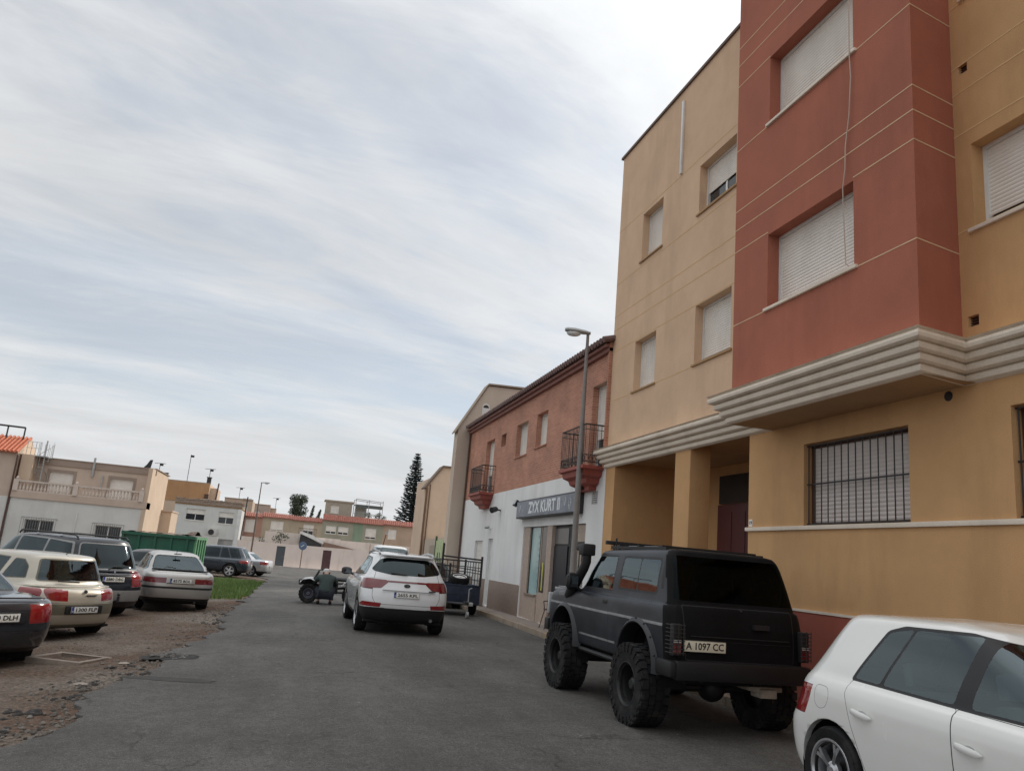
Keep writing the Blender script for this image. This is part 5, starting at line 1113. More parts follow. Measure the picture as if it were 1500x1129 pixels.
def std_car(name, label, loc, rz, paint, L, W, H, wb, wr, glassm, kind='hatch', lod=.55, group=None, cat='car', lampm=None, rim=None, belt=.95, clear=.24, hood=.85):
    """plain saloon, hatchback, off-roader or van used further away"""
    y0 = -L/2
    if kind == 'sedan': a = dict(cowl=.82, roof_f=.25, roof_r=-.95, rwin=-1.55, deck=belt+.05)
    elif kind == 'van': a = dict(cowl=1.55, roof_f=.95, roof_r=y0+.22, rwin=y0+.08)
    elif kind == 'suv': a = dict(cowl=1.0, roof_f=.35, roof_r=y0+.50, rwin=y0+.14)
    else: a = dict(cowl=.95, roof_f=.25, roof_r=y0+.55, rwin=y0+.18)
    c = Car(name, label, cat, loc, rz, rings_gen(L, W, H, clear, belt, hood, **a), paint, lod=lod, group=group)
    b, t = belt+.04, H-.10; rr, rw, rf, cw = a['roof_r'], a['rwin'], a['roof_f'], a['cowl']; ya = -wb/2+(.04 if kind != 'van' else 0)
    m = (rw+cw)/2-.1
    rear = [(rw+.35, b), (rr+.28, t), (m-.05, t), (m-.05, b)]; front = [(m+.03, b), (m+.03, t), (rf+.0, t-.02), (cw-.18, b)]
    polys = [rear, front]
    if kind in ('suv', 'van') and not (kind == 'van' and paint is P_van): polys = [[(rw+.3, b), (rr+.22, t), (rr+.75, t), (rw+.85, b)], [(rw+.92, b), (rr+.82, t), (m-.05, t), (m-.05, b)], front]
    if kind == 'van' and paint is P_van: polys = [front]
    side_glass(c, polys, glassm)
    hw = W/2*.62
    c.part(rpoly([(-hw, b+.03), (hw, b+.03), (hw*.86, t-.02), (-hw*.86, t-.02)], .05), 'B', 'rear_window', glassm, frame=.012)
    c.part(rpoly([(-hw, b+.02), (hw, b+.02), (hw*.84, t), (-hw*.84, t)], .05), 'F', 'windscreen', glassm, frame=.012)
    lm = lampm or M_lamp_red
    for sg in (-1, 1):
        pl = rpoly([(sg*W*.33, belt-.22), (sg*W*.55, belt-.22), (sg*W*.55, belt-.03), (sg*W*.36, belt-.04)], .02); c.part(pl, 'B', 'tail_lamp', lm); pl = rpoly([(sg*W*.30, hood-.17), (sg*W*.55, hood-.15), (sg*W*.55, hood-.04), (sg*W*.31, hood-.07)], .02); c.part(pl, 'F', 'headlight', M_lamp_clear)
        c.part(rpoly([(y0-.1, belt-.22), (y0-.1, belt-.04), (y0+.30, belt-.05), (y0+.22, belt-.2)], .02), 'L' if sg < 0 else 'R', 'tail_lamp', lm)
    c.paintfaces([(-W*.3, clear+.08), (W*.3, clear+.08), (W*.3, hood-.2), (-W*.3, hood-.2)], 'F', 1)
    for v in ('L', 'R'): c.paintfaces([(y0-.1, clear-.1), (y0+L+.1, clear-.1), (y0+L+.1, clear+.1), (y0-.1, clear+.1)], v, 1)
    c.arch(ya, wr, wr+.05); c.arch(ya+wb, wr, wr+.05)
    c.finish([(ya, wr, wr+.05), (ya+wb, wr, wr+.05)], W/2*.96, (-W*.42, W*.42, y0+.2, y0+L-.2, clear-.03, clear+.01))
    four_wheels(c.root, ya, ya+wb, W/2-.10, wr, .21, wr*.66, lod=0, rim_m=rim)
    for sg in (-1, 1): mirror(c.root, sg*(W/2+.07), cw-.25, belt+.09, paint, sg)
    for yy in (m-.18, m-.18-1.0 if kind not in ('hatch3',) else m):
        for sg in (-1, 1):
            mb = MB(); mb.box(sg*(W/2-.005)-.012, sg*(W/2-.005)+.012, yy+.05, yy+.23, belt-.13, belt-.10); mb.build('door_handle', paint, c.root, bevel=.006)
    plate(c.root, 0, y0-.008, belt-.33, {'sedan': '7305 FJT', 'suv': '6120 DSG', 'van': '3391 FKD', 'hatch': '9046 CNX'}[kind])
    seats(c.root, .0, -.85, .5, W/2-.2, M_seat, belt+.12)
    return c
P_van = mat('van_white_paint', (.70, .71, .70), .35, 0, .03, 2)

def saab():
    L = 4.6; y0 = -2.32
    c = Car('silver_hatchback', 'silver hatchback with dark red lamps parked on the dirt lot nearest the grass', 'car', (-2.97, 23.44, -.253), radians(15.5), rings_gen(L, 1.71, 1.42, .25, .93, .80, .85, .2, -1.05, -1.98, deck=.96, tw=.69, yr=y0, q=14), P_silver, lod=.75)
    side_glass(c, [[(-1.62, .985), (-1.02, 1.30), (-.82, 1.31), (-.88, .975)], [(-.82, .975), (-.75, 1.315), (-.14, 1.335), (-.12, .965)], [(-.05, .965), (-.06, 1.335), (.16, 1.31), (.66, .96)]], G_mid)
    c.part(rpoly([(-.64, 1.0), (.64, 1.0), (.50, 1.335), (-.50, 1.335)], .09), 'B', 'rear_window', glass('pale_rear_glass', (.35, .38, .38), .03, 1.0), frame=.02)
    c.part(rpoly([(-.6, .97), (.6, .97), (.48, 1.32), (-.48, 1.32)], .05), 'F', 'windscreen', G_clear, frame=.02)
    c.paintfaces([(-.9, .575), (.9, .575), (.9, .625), (-.9, .625)], 'B', 1)
    c.paintfaces([(-.9, .2), (.9, .2), (.9, .36), (-.9, .36)], 'B', 1)
    for v in ('L', 'R'): c.paintfaces([(-2.5, .575), (2.4, .575), (2.4, .625), (-2.5, .625)], v, 1); c.paintfaces([(-2.5, .2), (2.4, .2), (2.4, .34), (-2.5, .34)], v, 1)
    for sg in (-1, 1):
        c.part(rpoly([(sg*.33, .705), (sg*.88, .705), (sg*.88, .83), (sg*.33, .83)], .012), 'B', 'tail_lamp', M_lamp_dred, frame=.006); c.part(rpoly([(-2.36, .705), (-2.36, .83), (-2.10, .83), (-2.14, .705)], .012), 'L' if sg < 0 else 'R', 'tail_lamp', M_lamp_dred)
        c.part(rpoly([(sg*.45, .62), (sg*.9, .62), (sg*.9, .74), (sg*.48, .74)], .02), 'F', 'headlight', M_lamp_clear)
    c.arch(-1.26, .305, .345); c.arch(1.34, .305, .345); c.finish([(-1.26, .305, .345), (1.34, .305, .345)], .82, (-.72, .72, -2.1, 2.0, .22, .26))
    r = c.root; four_wheels(r, -1.26, 1.34, .75, .305, .20, .2)
    plate(r, 0, y0-.008, .765, '8572 BDL', .50, .11)
    mb = MB(); rows = [[(x, -1.97-.05*(1-(x/.66)**4)+dy, .99+dz) for x in [-.66+.11*k for k in range(13)]] for dy, dz in ((.03, 0), (-.06, .012), (-.075, .035), (.0, .035))]
    mb.add([p for q in rows for p in q], [[13*i+k, 13*i+k+1, 13*((i+1) % 4)+k+1, 13*((i+1) % 4)+k] for i in range(4) for k in range(12)]); mb.build('spoiler', M_blackp, r, smooth=True)
    mb = MB(); mb.box(-.09, .09, -1.20, -1.15, 1.362, 1.385); mb.build('brake_light', M_blackp, r, bevel=.006); mb = MB(); mb.tube([(-.02, -1.05, 1.38), (-.02, -1.15, 1.46)], .006, 5); mb.build('antenna', M_blackp, r)
    mb = MB(); mb.tube([(-.42, -1.93, 1.005), (-.30, -1.80, 1.07), (-.10, -1.86, 1.045)], .01, 5); mb.build('rear_wiper', M_blackp, r)
    mb = MB(); mb.box(-.32, .32, y0-.004, y0+.02, .70, .712); mb.build('tailgate_seam', M_blackp, r)
    mb = MB(); mb.tube([(.4, -2.25, .27), (.4, -2.0, .27)], .03, 8); mb.build('exhaust', M_steel_dk, r)
    for sg in (-1, 1): mirror(r, sg*.93, .62, 1.0, P_silver, sg)
    seats(r, .0, -.9, .5, .66, M_seat_l, 1.05)
saab()

def megane():
    y0 = -2.08; L = 4.2
    R = rings_gen(L, 1.77, 1.45, .24, .93, .83, 1.0, .22, -1.60, -1.76, deck=.90, tw=.71, yr=y0, q=9, pr=2.8)
    c = Car('beige_hatchback', 'champagne beige hatchback with bulging tail and upright curved rear window', 'car', (-4.84, 16.98, -.33), radians(51), R, P_beige, lod=.85)
    side_glass(c, [[(-1.42, 1.02), (-1.36, 1.22), (-1.2, 1.33), (-.95, 1.335), (-.82, .985)], [(-.74, .98), (-.83, 1.345), (-.1, 1.365), (-.08, .965)], [(0, .965), (-.02, 1.365), (.2, 1.33), (.75, .96)]], G_mid)
    c.part(rpoly([(-.66, .985), (.66, .985), (.56, 1.36), (-.56, 1.36)], .05), 'B', 'rear_window', G_mid, frame=.02)
    c.part(rpoly([(-.62, .97), (.62, .97), (.50, 1.34), (-.50, 1.34)], .05), 'F', 'windscreen', G_clear, frame=.02)
    M_ub = mat('beige_grey_bumper', (.16, .145, .105), .5, 0, .1, 3); c.parts[0]['mats'][1] = M_ub
    c.paintfaces([(-.95, .46), (.95, .46), (.95, .64), (-.95, .64)], 'B', 1); c.paintfaces([(-.95, .2), (.95, .2), (.95, .30), (-.95, .30)], 'B', 1)
    for v in ('L', 'R'): c.paintfaces([(-2.3, .46), (-1.72, .46), (-1.75, .64), (-2.3, .64)], v, 1)
    for sg in (-1, 1):
        pass
    c.part(rpoly([(-.62, .655), (.62, .655), (.66, .80), (.56, .94), (-.56, .94), (-.66, .80)], .05), 'B', 'tailgate', P_beige, frame=.006)
    for sg in (-1, 1):
        c.part(rpoly([(sg*.76, .66), (sg*.865, .65), (sg*.865, .885), (sg*.70, .885), (sg*.70, .84)], .02), 'B', 'tail_lamp', M_lamp_red)
        c.part(rpoly([(-2.2, .66), (-2.2, .885), (-1.84, .89), (-1.87, .84), (-1.96, .70)], .03), 'L' if sg < 0 else 'R', 'tail_lamp', M_lamp_red)
    c.arch(-1.30, .32, .365); c.arch(1.33, .32, .365); c.finish([(-1.30, .32, .365), (1.33, .32, .365)], .84, (-.74, .74, -1.85, 1.9, .22, .26))
    r = c.root; four_wheels(r, -1.30, 1.33, .77, .32, .2, .21)
    plate(r, 0, y0-.012, .545, '1300 FLP', .52, .11)
    mb = MB(); mb.box(-.36, .36, y0-.004, y0+.02, .475, .615); mb.build('plate_recess', M_blackp, r, bevel=.01)
    mb = MB(); vs = [(0, y0+.055, .875), (.025, y0+.05, .845), (0, y0+.045, .815), (-.025, y0+.05, .845)]; mb.add([(x, y-.03, z) for x, y, z in vs]+[(x, y+.03, z) for x, y, z in vs], [[0, 1, 2, 3], [0, 4, 5, 1], [1, 5, 6, 2], [2, 6, 7, 3], [3, 7, 4, 0]]); mb.build('emblem', M_steel_dk, r)
    mb = MB(); mb.box(.02, .22, y0+.012, y0+.03, .775, .79); mb.build('badge', M_steel_dk, r)
    mb = MB(); mb.tube([(0, -1.83, .985), (-.38, -1.78, 1.0)], .012, 6); mb.build('rear_wiper', M_blackp, r); 
    mb = MB(); mb.tube([(0, -1.35, 1.44), (0, -1.48, 1.50)], .007, 5); mb.build('antenna', M_blackp, r)
    for sg in (-1, 1): mirror(r, sg*.95, .72, 1.0, P_beige, sg)
    seats(r, .0, -.85, .5, .68, M_seat, 1.08)
megane()

def bmw():
    y0 = -2.28; L = 4.52
    c = Car('dark_saloon', 'dark graphite saloon cut off by the left edge, showing its right tail lamp', 'car', (-5.08, 13.7, -.40), radians(45), rings_gen(L, 1.82, 1.42, .31, .95, .86, .98, .25, -1.0, -1.62, deck=1.0, tw=.68, yr=y0, q=13, pr=3.2), P_graph, lod=.9)
    side_glass(c, [[(-1.32, 1.02), (-1.02, 1.26), (-.82, 1.30), (-.92, 1.0)], [(-.86, 1.0), (-.76, 1.31), (-.16, 1.335), (-.14, .985)], [(-.06, .985), (-.08, 1.335), (.18, 1.30), (.72, .98)]], G_mid)
    c.part(rpoly([(-.64, 1.05), (.64, 1.05), (.50, 1.33), (-.50, 1.33)], .05), 'B', 'rear_window', G_mid, frame=.02); c.part(rpoly([(-.62, .99), (.62, .99), (.50, 1.32), (-.50, 1.32)], .05), 'F', 'windscreen', G_clear, frame=.02)
    c.part(rpoly([(-.70, .60), (.70, .60), (.66, .985), (-.66, .985)], .04), 'B', 'trunk_lid', P_graph, frame=.006)
    for sg in (-1, 1):
        c.part(rpoly([(sg*.46, .73), (sg*1.0, .68), (sg*1.0, .945), (sg*.70, .915), (sg*.44, .84)], .025), 'B', 'tail_lamp', M_lamp_red, frame=.005)
        c.part(rpoly([(sg*.50, .805), (sg*.72, .80), (sg*.71, .88), (sg*.49, .845)], .015), 'B', 'indicator', mat('pinkish_lens', (.55, .36, .33), .15, coat=1)); c.part(rpoly([(-2.4, .68), (-2.4, .945), (-2.02, .945), (-1.98, .86), (-2.06, .70)], .03), 'L' if sg < 0 else 'R', 'tail_lamp', M_lamp_red, frame=.005)
    c.paintfaces([(-.95, .2), (.95, .2), (.95, .38), (-.95, .38)], 'B', 1)
    c.arch(-1.36, .325, .37); c.arch(1.40, .325, .37); c.finish([(-1.36, .325, .37), (1.40, .325, .37)], .86, (-.70, .70, -1.9, 2.0, .29, .33))
    r = c.root; four_wheels(r, -1.36, 1.40, .79, .325, .225, .216)
    plate(r, 0, y0-.004, .775, '5260 DLH', .52, .11); mb = MB(); mb.box(-.34, .34, y0, y0+.03, .70, .85); mb.build('plate_recess', P_graph, r, bevel=.01)
    mb = MB(); mb.tube([(-.6, y0+.10, 1.015), (-.3, y0+.065, 1.022), (.3, y0+.065, 1.022), (.6, y0+.10, 1.015)], .012, 8); mb.build('boot_lip', P_graph, r, smooth=True)
    seats(r, .0, -.9, .5, .7, M_seat, 1.08)
    for sg in (-1, 1): mirror(r, sg*.97, .68, 1.03, P_graph, sg)
    
bmw()

def voyager():
    y0 = -2.52; L = 5.0
    c = Car('minivan', 'dark navy people carrier with black windows and chrome rear handle bar', 'minivan', (-5.33, 21.2, -.33), radians(46), rings_gen(L, 1.96, 1.74, .25, 1.02, .88, 1.25, .55, -2.13, -2.40, tw=.71, yr=y0, q=13, pr=3.0), P_navy, lod=.85)
    side_glass(c, [[(-2.05, 1.10), (-1.86, 1.58), (-1.05, 1.62), (-1.05, 1.08)], [(-.98, 1.08), (-.98, 1.62), (.02, 1.64), (.02, 1.06)], [(.10, 1.06), (.10, 1.64), (.50, 1.60), (1.0, 1.05)]], G_dark, band=[(-2.12, 1.07), (-1.90, 1.62), (-.9, 1.655), (.3, 1.665), (.58, 1.61), (1.12, 1.03)])
    c.part(rpoly([(-.74, 1.07), (.74, 1.07), (.62, 1.62), (-.62, 1.62)], .08), 'B', 'rear_window', glass('van_rear_glass', (.10, .11, .115), .04), frame=.02); c.part(rpoly([(-.7, 1.05), (.7, 1.05), (.58, 1.6), (-.58, 1.6)], .05), 'F', 'windscreen', G_clear, frame=.02)
    M_gb = mat('grey_bumper', (.24, .24, .235), .45, 0, .1, 4); c.parts[0]['mats'][1] = M_gb
    c.paintfaces([(-1, .40), (1, .40), (1, .64), (-1, .64)], 'B', 1)
    for v in ('L', 'R'):
        c.paintfaces([(-2.7, .40), (-1.85, .40), (-1.9, .64), (-2.7, .64)], v, 1); c.part(rpoly([(-2.7, .70), (-2.7, 1.06), (-2.28, 1.06), (-2.32, .72)], .02), v, 'tail_lamp', M_lamp_red, frame=.005)
    for sg in (-1, 1): c.part(rpoly([(sg*.80, .70), (sg*1.0, .70), (sg*1.0, 1.06), (sg*.82, 1.06)], .015), 'B', 'tail_lamp', M_lamp_red, frame=.005)
    c.arch(-1.50, .335, .385); c.arch(1.53, .335, .385); c.finish([(-1.50, .335, .385), (1.53, .335, .385)], .93, (-.82, .82, -2.3, 2.2, .23, .27))
    r = c.root; four_wheels(r, -1.50, 1.53, .86, .335, .215, .21)
    plate(r, -.02, y0-.004, .875, '5880 DBG', .52, .11)
    mb = MB(); mb.box(-.36, .36, y0-.01, y0+.03, .965, 1.0); mb.build('handle_bar', M_chrome, r, bevel=.008); mb = MB(); mb.box(-.02, .02, y0+.03, y0+.06, 1.01, 1.06); mb.build('emblem', M_chrome, r)
    mb = MB(); mb.box(.62, .70, y0-.004, y0+.02, .83, .87); mb.build('badge', M_chrome, r)
    mb = MB(); mb.tube([(-.1, y0+.12, 1.07), (.0, y0+.11, 1.14), (.36, y0+.10, 1.16)], .014, 6); mb.build('rear_wiper', M_blackp, r)
    for sg in (-1, 1):
        mb = MB(); mb.tube([(sg*.62, -1.9, 1.70), (sg*.63, -1.8, 1.765), (sg*.63, .2, 1.765), (sg*.62, .3, 1.70)], .02, 6); mb.build('roof_rail', M_blackp, r, smooth=True); mirror(r, sg*1.06, .95, 1.12, P_navy, sg)
    mb = MB(); mb.box(-.5, .5, -2.0, -.2, 1.755, 1.775) if False else mb.box(-.60, .60, -1.2, -1.14, 1.755, 1.78); mb.box(-.60, .60, -.3, -.24, 1.755, 1.78); mb.build('roof_bar', M_blackp, r, bevel=.008)
    mb = MB(); mb.tube([(.1, -2.62, .40), (.1, -2.62, .52)], .03, 8); mb.ball((.1, -2.62, .56), .035, .035, .035, 8); mb.tube([(.1, -2.62, .42), (.1, -2.35, .38)], .03, 8); mb.build('tow_hook', M_steel_dk, r)
    seats(r, .3, -.8, .6, .76, M_seat, 1.2)
voyager()
std_car('dark_suv', 'dark blue SUV parked side-on with silver wheels beside the green skip', (-4.15, 49.6, -.54), radians(81), P_blue, 4.75, 1.93, 1.72, 2.85, .37, glass('suv_glass', (.10, .13, .15)), 'suv', belt=1.02, clear=.30, hood=.98, lod=.5, cat='suv')
std_car('silver_saloon', 'silver saloon half hidden behind the dark blue SUV', (-2.9, 53.6, -.56), radians(72), mat('bright_silver_paint', (.50, .51, .52), .25, .5, .05, 2, coat=.6), 4.5, 1.78, 1.45, 2.7, .32, G_mid, 'sedan', lod=.45)
std_car('black_hatchback', 'black car whose roof shows behind the silver hatchback', (-4.65, 29.8, -.40), radians(82), mat('plain_black_paint', (.012, .012, .014), .25, 0, .1, 2, coat=.8), 4.2, 1.74, 1.45, 2.6, .32, G_dark, 'hatch', lod=.45, belt=1.0)
std_car('white_van', 'white van peeking in at the left edge behind the dark people carrier', (-12.6, 31.5, -.45), radians(88), P_van, 5.0, 1.95, 2.0, 3.1, .34, G_mid, 'van', lod=.45, cat='van', belt=1.05)
std_car('white_off_roader', 'white off-roader facing the camera beyond the white SUV, only its roof and windows showing', (4.25, 33.6, -.2), pi, P_van, 4.3, 1.85, 2.08, 2.6, .36, G_mid, 'suv', lod=.45, belt=1.25, clear=.35, hood=1.15)
std_car('black_hatchback', 'black car parked facing the camera behind the navy trailer', (5.05, 28.6, -.07), pi, mat('plain_black_paint', (.012, .012, .014)), 4.2, 1.74, 1.52, 2.6, .32, G_mid, 'hatch', lod=.5)

def trailer():
    X0, X1, Y0, Y1 = 4.42, 5.60, 23.1, 25.3; t = thing('trailer', 'navy box trailer with a black lattice cage parked beside the white SUV', 'trailer', (5.0, 24.2, 0)); g = 0.
    m = mat('navy_trailer_paint', (.020, .028, .055), .5, 0, .25, 4, dirt=((.08, .075, .07), .3, 3, (1, 1, 1)))
    mb = MB(); th = .03
    mb.box(X0, X1, Y0, Y0+th, .34, .88); mb.box(X0, X1, Y1-th, Y1, .34, .88); mb.box(X0, X0+th, Y0+th, Y1-th, .34, .88); mb.box(X1-th, X1, Y0+th, Y1-th, .34, .88); mb.box(X0+th, X1-th, Y0+th, Y1-th, .34, .38)
    for z in (.345, .60, .845): mb.box(X0-.012, X1+.012, Y0-.014, Y0-.002, z, z+.035)
    for x in (X0, (X0+X1)/2, X1): mb.box(x-.02, x+.02, Y0-.02, Y0-.003, .34, .9)
    mb.build('box', m, t, bevel=.004)
    mb = MB(); R = .022; zt = 1.55
    for x, y, z in ((X0, Y0, 2.02), (X1, Y0, 1.72), (X0, Y1, 1.6), (X1, Y1, 1.6), ((X0+X1)/2+.1, Y1, 1.45)): mb.box(x-.028, x+.028, y-.028, y+.028, .86, z)
    for z in (1.02, 1.22, 1.38, zt):
        for a, b in (((X0, Y1), (X1, Y1)), ((X1, Y0), (X1, Y1)), ((X0, Y0), (X0, Y1))): mb.tube([(*a, z), (*b, z)], R if z == zt else .013, 6)
    mb.tube([(X0, Y0, 1.66), (X1, Y0, 1.62)], .024, 6); mb.tube([(X0, Y0, 1.40), (X1, Y0, 1.30)], .013, 6)
    for k in range(1, 6):
        y = Y0+(Y1-Y0)*k/6
        for x in (X0, X1): mb.tube([(x, y, .86), (x, y, zt)], .011, 6)
        x = X0+(X1-X0)*k/6; mb.tube([(x, Y1, .86), (x, Y1, zt)], .011, 6)
    mb.build('cage', M_black_iron, t)
    mb = MB(); xm = 4.98; mb.tube([(xm-.4, Y0, .36), (xm, Y0-1.0, .40)], .035, 8); mb.tube([(xm+.4, Y0, .36), (xm, Y0-1.0, .40)], .035, 8); mb.box(xm-.05, xm+.05, Y0-1.25, Y0-.95, .38, .47); mb.build('drawbar', M_steel_dk, t)
    mb = MB(); mb.tube([(xm+.12, Y0-.85, .2), (xm+.12, Y0-.85, .80)], .016, 8); mb.tube([(xm+.12, Y0-.85, .80), (xm+.2, Y0-.85, .83)], .010, 6); mb.lathe([(0, -.03), (.09, -.03), (.09, .03), (0, .03)], Matrix.Translation((xm+.12, Y0-.85, .10)), 16); mb.build('jockey_wheel', M_galv, t)
    mb = MB(); mb.box(xm+.18, xm+.34, Y0-.55, Y0-.4, .32, .42); mb.build('coupling_plug', mat('pale_plug', (.5, .5, .48), .5), t, bevel=.02)
    for x, fl in ((X0-.14, 1), (X1+.02, -1)):
        w = car_wheel(t, x+0, 0, .29, .18, .19, style='steel', rim_m=M_steel_dk, flip=fl, lod=0); w.location = (x-t.location.x, 24.0-t.location.y, .29)
        mb = MB(); vs = []
        for k in range(13):
            a = pi*k/12; vs += [(x-.11, 24.0+.35*cos(a), .29+.35*sin(a)), (x+.11, 24.0+.35*cos(a), .29+.35*sin(a))]
        mb.add(vs, [[2*k, 2*k+1, 2*k+3, 2*k+2] for k in range(12)]); mb.build('mudguard', M_blackp, t)
    for sg, x in ((-1, X0+.1), (1, X1-.1)):
        mb = MB(); mb.box(x-.08, x+.08, Y1+.001, Y1+.04, .42, .50); mb.build('tail_lamp', M_lamp_red, t, bevel=.01)
    w = thing('spare_wheel', 'spare wheel with a white rim lying on the load of the trailer', 'wheel', (5.08, 23.62, .93), world=False)
    s_ = car_wheel(w, 0, 0, .30, .2, .20, style='steel', rim_m=mat('white_steel_rim', (.62, .62, .6), .4), lod=0); s_.location = (0, 0, .09); s_.rotation_euler = (0, pi/2, 0); w.rotation_euler = (radians(16), 0, 0)
    mb = MB()
    for i in range(7):
        a, b = X0+.1+(X1-X0-.3)*random.random(), Y0+.2+(Y1-Y0-.5)*random.random(); M = Matrix.Translation((a, b, .50)) @ Matrix.Rotation(random.random(), 4, 'Z'); mb.box(-.25, .25, -.25, .25, -.11, .18+random.random()*.1, 0, M)
    tag(mb.build('load', mat('dark_load', (.03, .035, .05), .8, 0, .4, 6), bevel=.03), 'dark covered bundles of cargo filling the navy trailer', 'cargo')
trailer()

def quad():
    t = thing('quad_bike', 'black and white sport quad bike standing in the road behind the crouching person', 'quad bike', (1.45, 24.75, 0), radians(86), world=False)   # local +Y = nose, points left
    mk = lambda m, n, k=None, **a: m.build(n, k or M_blackp, t, **a)
    white = mat('quad_white_plastic', (.66, .67, .68), .35, 0, .05, 4)
    for y, r, w in ((.62, .27, .19), (-.62, .27, .25)):
        for sg in (-1, 1):
            o = car_wheel(t, sg*.44, y, r, w, .135, style='steel', rim_m=mat('quad_rim', (.10, .10, .13), .4, .5), flip=-sg, lod=0)
            mb = MB(); n = 18
            for k in range(n):
                M = Matrix.Rotation(2*pi*k/n, 4, 'X')
                for a, b in ((-w*.46, -w*.12), (w*.12, w*.46)): mb.box(a, b, -.018, .018, r-.012, r+.010, 0, M)
            mb.build('tread_blocks', M_rubber, o)
    mb = MB()
    for sg in (-1, 1):
        mb.tube([(sg*.14, .75, .42), (sg*.16, .35, .32), (sg*.16, -.45, .32), (sg*.12, -.85, .55)], .022, 8); mb.tube([(sg*.1, .5, .62), (sg*.13, -.2, .58), (sg*.12, -.85, .60)], .02, 8); mb.tube([(sg*.40, .62, .28), (sg*.14, .45, .36)], .018, 6); mb.tube([(sg*.40, .62, .30), (sg*.14, .75, .42)], .018, 6); mb.tube([(sg*.30, .60, .30), (sg*.18, .55, .66)], .03, 8)
    mb.tube([(-.4, -.62, .27), (.4, -.62, .27)], .03, 8); mk(mb, 'frame', M_steel_dk, smooth=True)
    mb = MB(); mb.box(-.13, .13, -.2, .28, .28, .58); mb.tube([(.1, .1, .4), (.2, -.4, .45), (.2, -.8, .62)], .04, 8); mk(mb, 'engine', M_steel_dk, bevel=.03)
    mb = MB(); rows = [(.42, .10, .74), (.2, .13, .76), (-.1, .14, .70), (-.5, .15, .70), (-.86, .14, .75), (-.98, .10, .76)]; n = 10
    mb.add([(w*cos(2*pi*q/n), y, z+.06*sin(2*pi*q/n)) for y, w, z in rows for q in range(n)], [[n*i+q, n*i+(q+1) % n, n*(i+1)+(q+1) % n, n*(i+1)+q] for i in range(5) for q in range(n)]+[list(range(n)), [5*n+q for q in range(n)]]); mk(mb, 'seat', smooth=True)
    def fender(name, pts, m):
        mb = MB(); vs = [(x, y, z) for y, x0, x1, z in pts for x in (x0, x1)]; vs2 = [(x, y, z-.02) for x, y, z in vs]; k = len(pts)
        for sg in (-1, 1): mb.add([(sg*x, y, z) for x, y, z in vs]+[(sg*x, y, z) for x, y, z in vs2], [[2*i, 2*i+1, 2*i+3, 2*i+2] for i in range(k-1)]+[[2*k+2*i, 2*k+2*i+2, 2*k+2*i+3, 2*k+2*i+1] for i in range(k-1)]+[[2*i+1, 2*k+2*i+1, 2*k+2*i+3, 2*i+3] for i in range(k-1)])
        mk(mb, name, m)
    fender('front_fender', [(.90, .10, .46, .56), (.82, .1, .54, .66), (.62, .1, .56, .70), (.40, .1, .52, .62), (.26, .1, .4, .46)], white); fender('rear_fender', [(-.28, .12, .40, .52), (-.42, .12, .54, .66), (-.66, .12, .57, .70), (-.92, .1, .50, .72)], white)
    mb = MB(); mb.box(-.10, .10, .42, .86, .60, .76, 0, Matrix.Rotation(-.15, 4, 'X')); mb.box(-.16, .16, .74, .90, .50, .60); mk(mb, 'nose', M_blackp, bevel=.04)
    mb = MB(); mb.tube([(0, .55, .62), (0, .40, .90)], .03, 8); mb.tube([(-.40, .30, .96), (-.25, .36, .95), (-.12, .42, .91), (.12, .42, .91), (.25, .36, .95), (.40, .30, .96)], .015, 8); mb.tube([(-.40, .30, .96), (-.28, .345, .953)], .022, 8); mb.tube([(.40, .30, .96), (.28, .345, .953)], .022, 8); mk(mb, 'handlebar', M_blackp, smooth=True)
    for sg in (-1, 1): mb = MB(); mb.ball((sg*.10, .89, .56), .06, .03, .04, 10); mk(mb, 'headlight', M_lamp_clear, smooth=True)
quad()

def skin_mesh(name, verts, edges, rad, m, parent, sub=2, root=0):
    me = bpy.data.meshes.new(name); me.from_pydata(verts, edges, []); o = bpy.data.objects.new(name, me); COL.objects.link(o)
    sk = o.modifiers.new('skin', 'SKIN'); sk.use_smooth_shade = True; sk.branch_smoothing = .4
    for i, r in enumerate(rad):
        d = me.skin_vertices[0].data[i]; d.radius = r if isinstance(r, tuple) else (r, r); d.use_root = i == root
    sb = o.modifiers.new('sub', 'SUBSURF'); sb.levels = sub; sb.render_levels = sub
    bpy.context.view_layer.update(); me2 = bpy.data.meshes.new_from_object(o.evaluated_get(bpy.context.evaluated_depsgraph_get()))
    bpy.data.objects.remove(o); bpy.data.meshes.remove(me); me2.name = name; me2.materials.clear(); me2.materials.append(m); me2.polygons.foreach_set('use_smooth', [True]*len(me2.polygons))
    me2.polygons.foreach_set('material_index', [0]*len(me2.polygons)); return link(name, me2, parent)
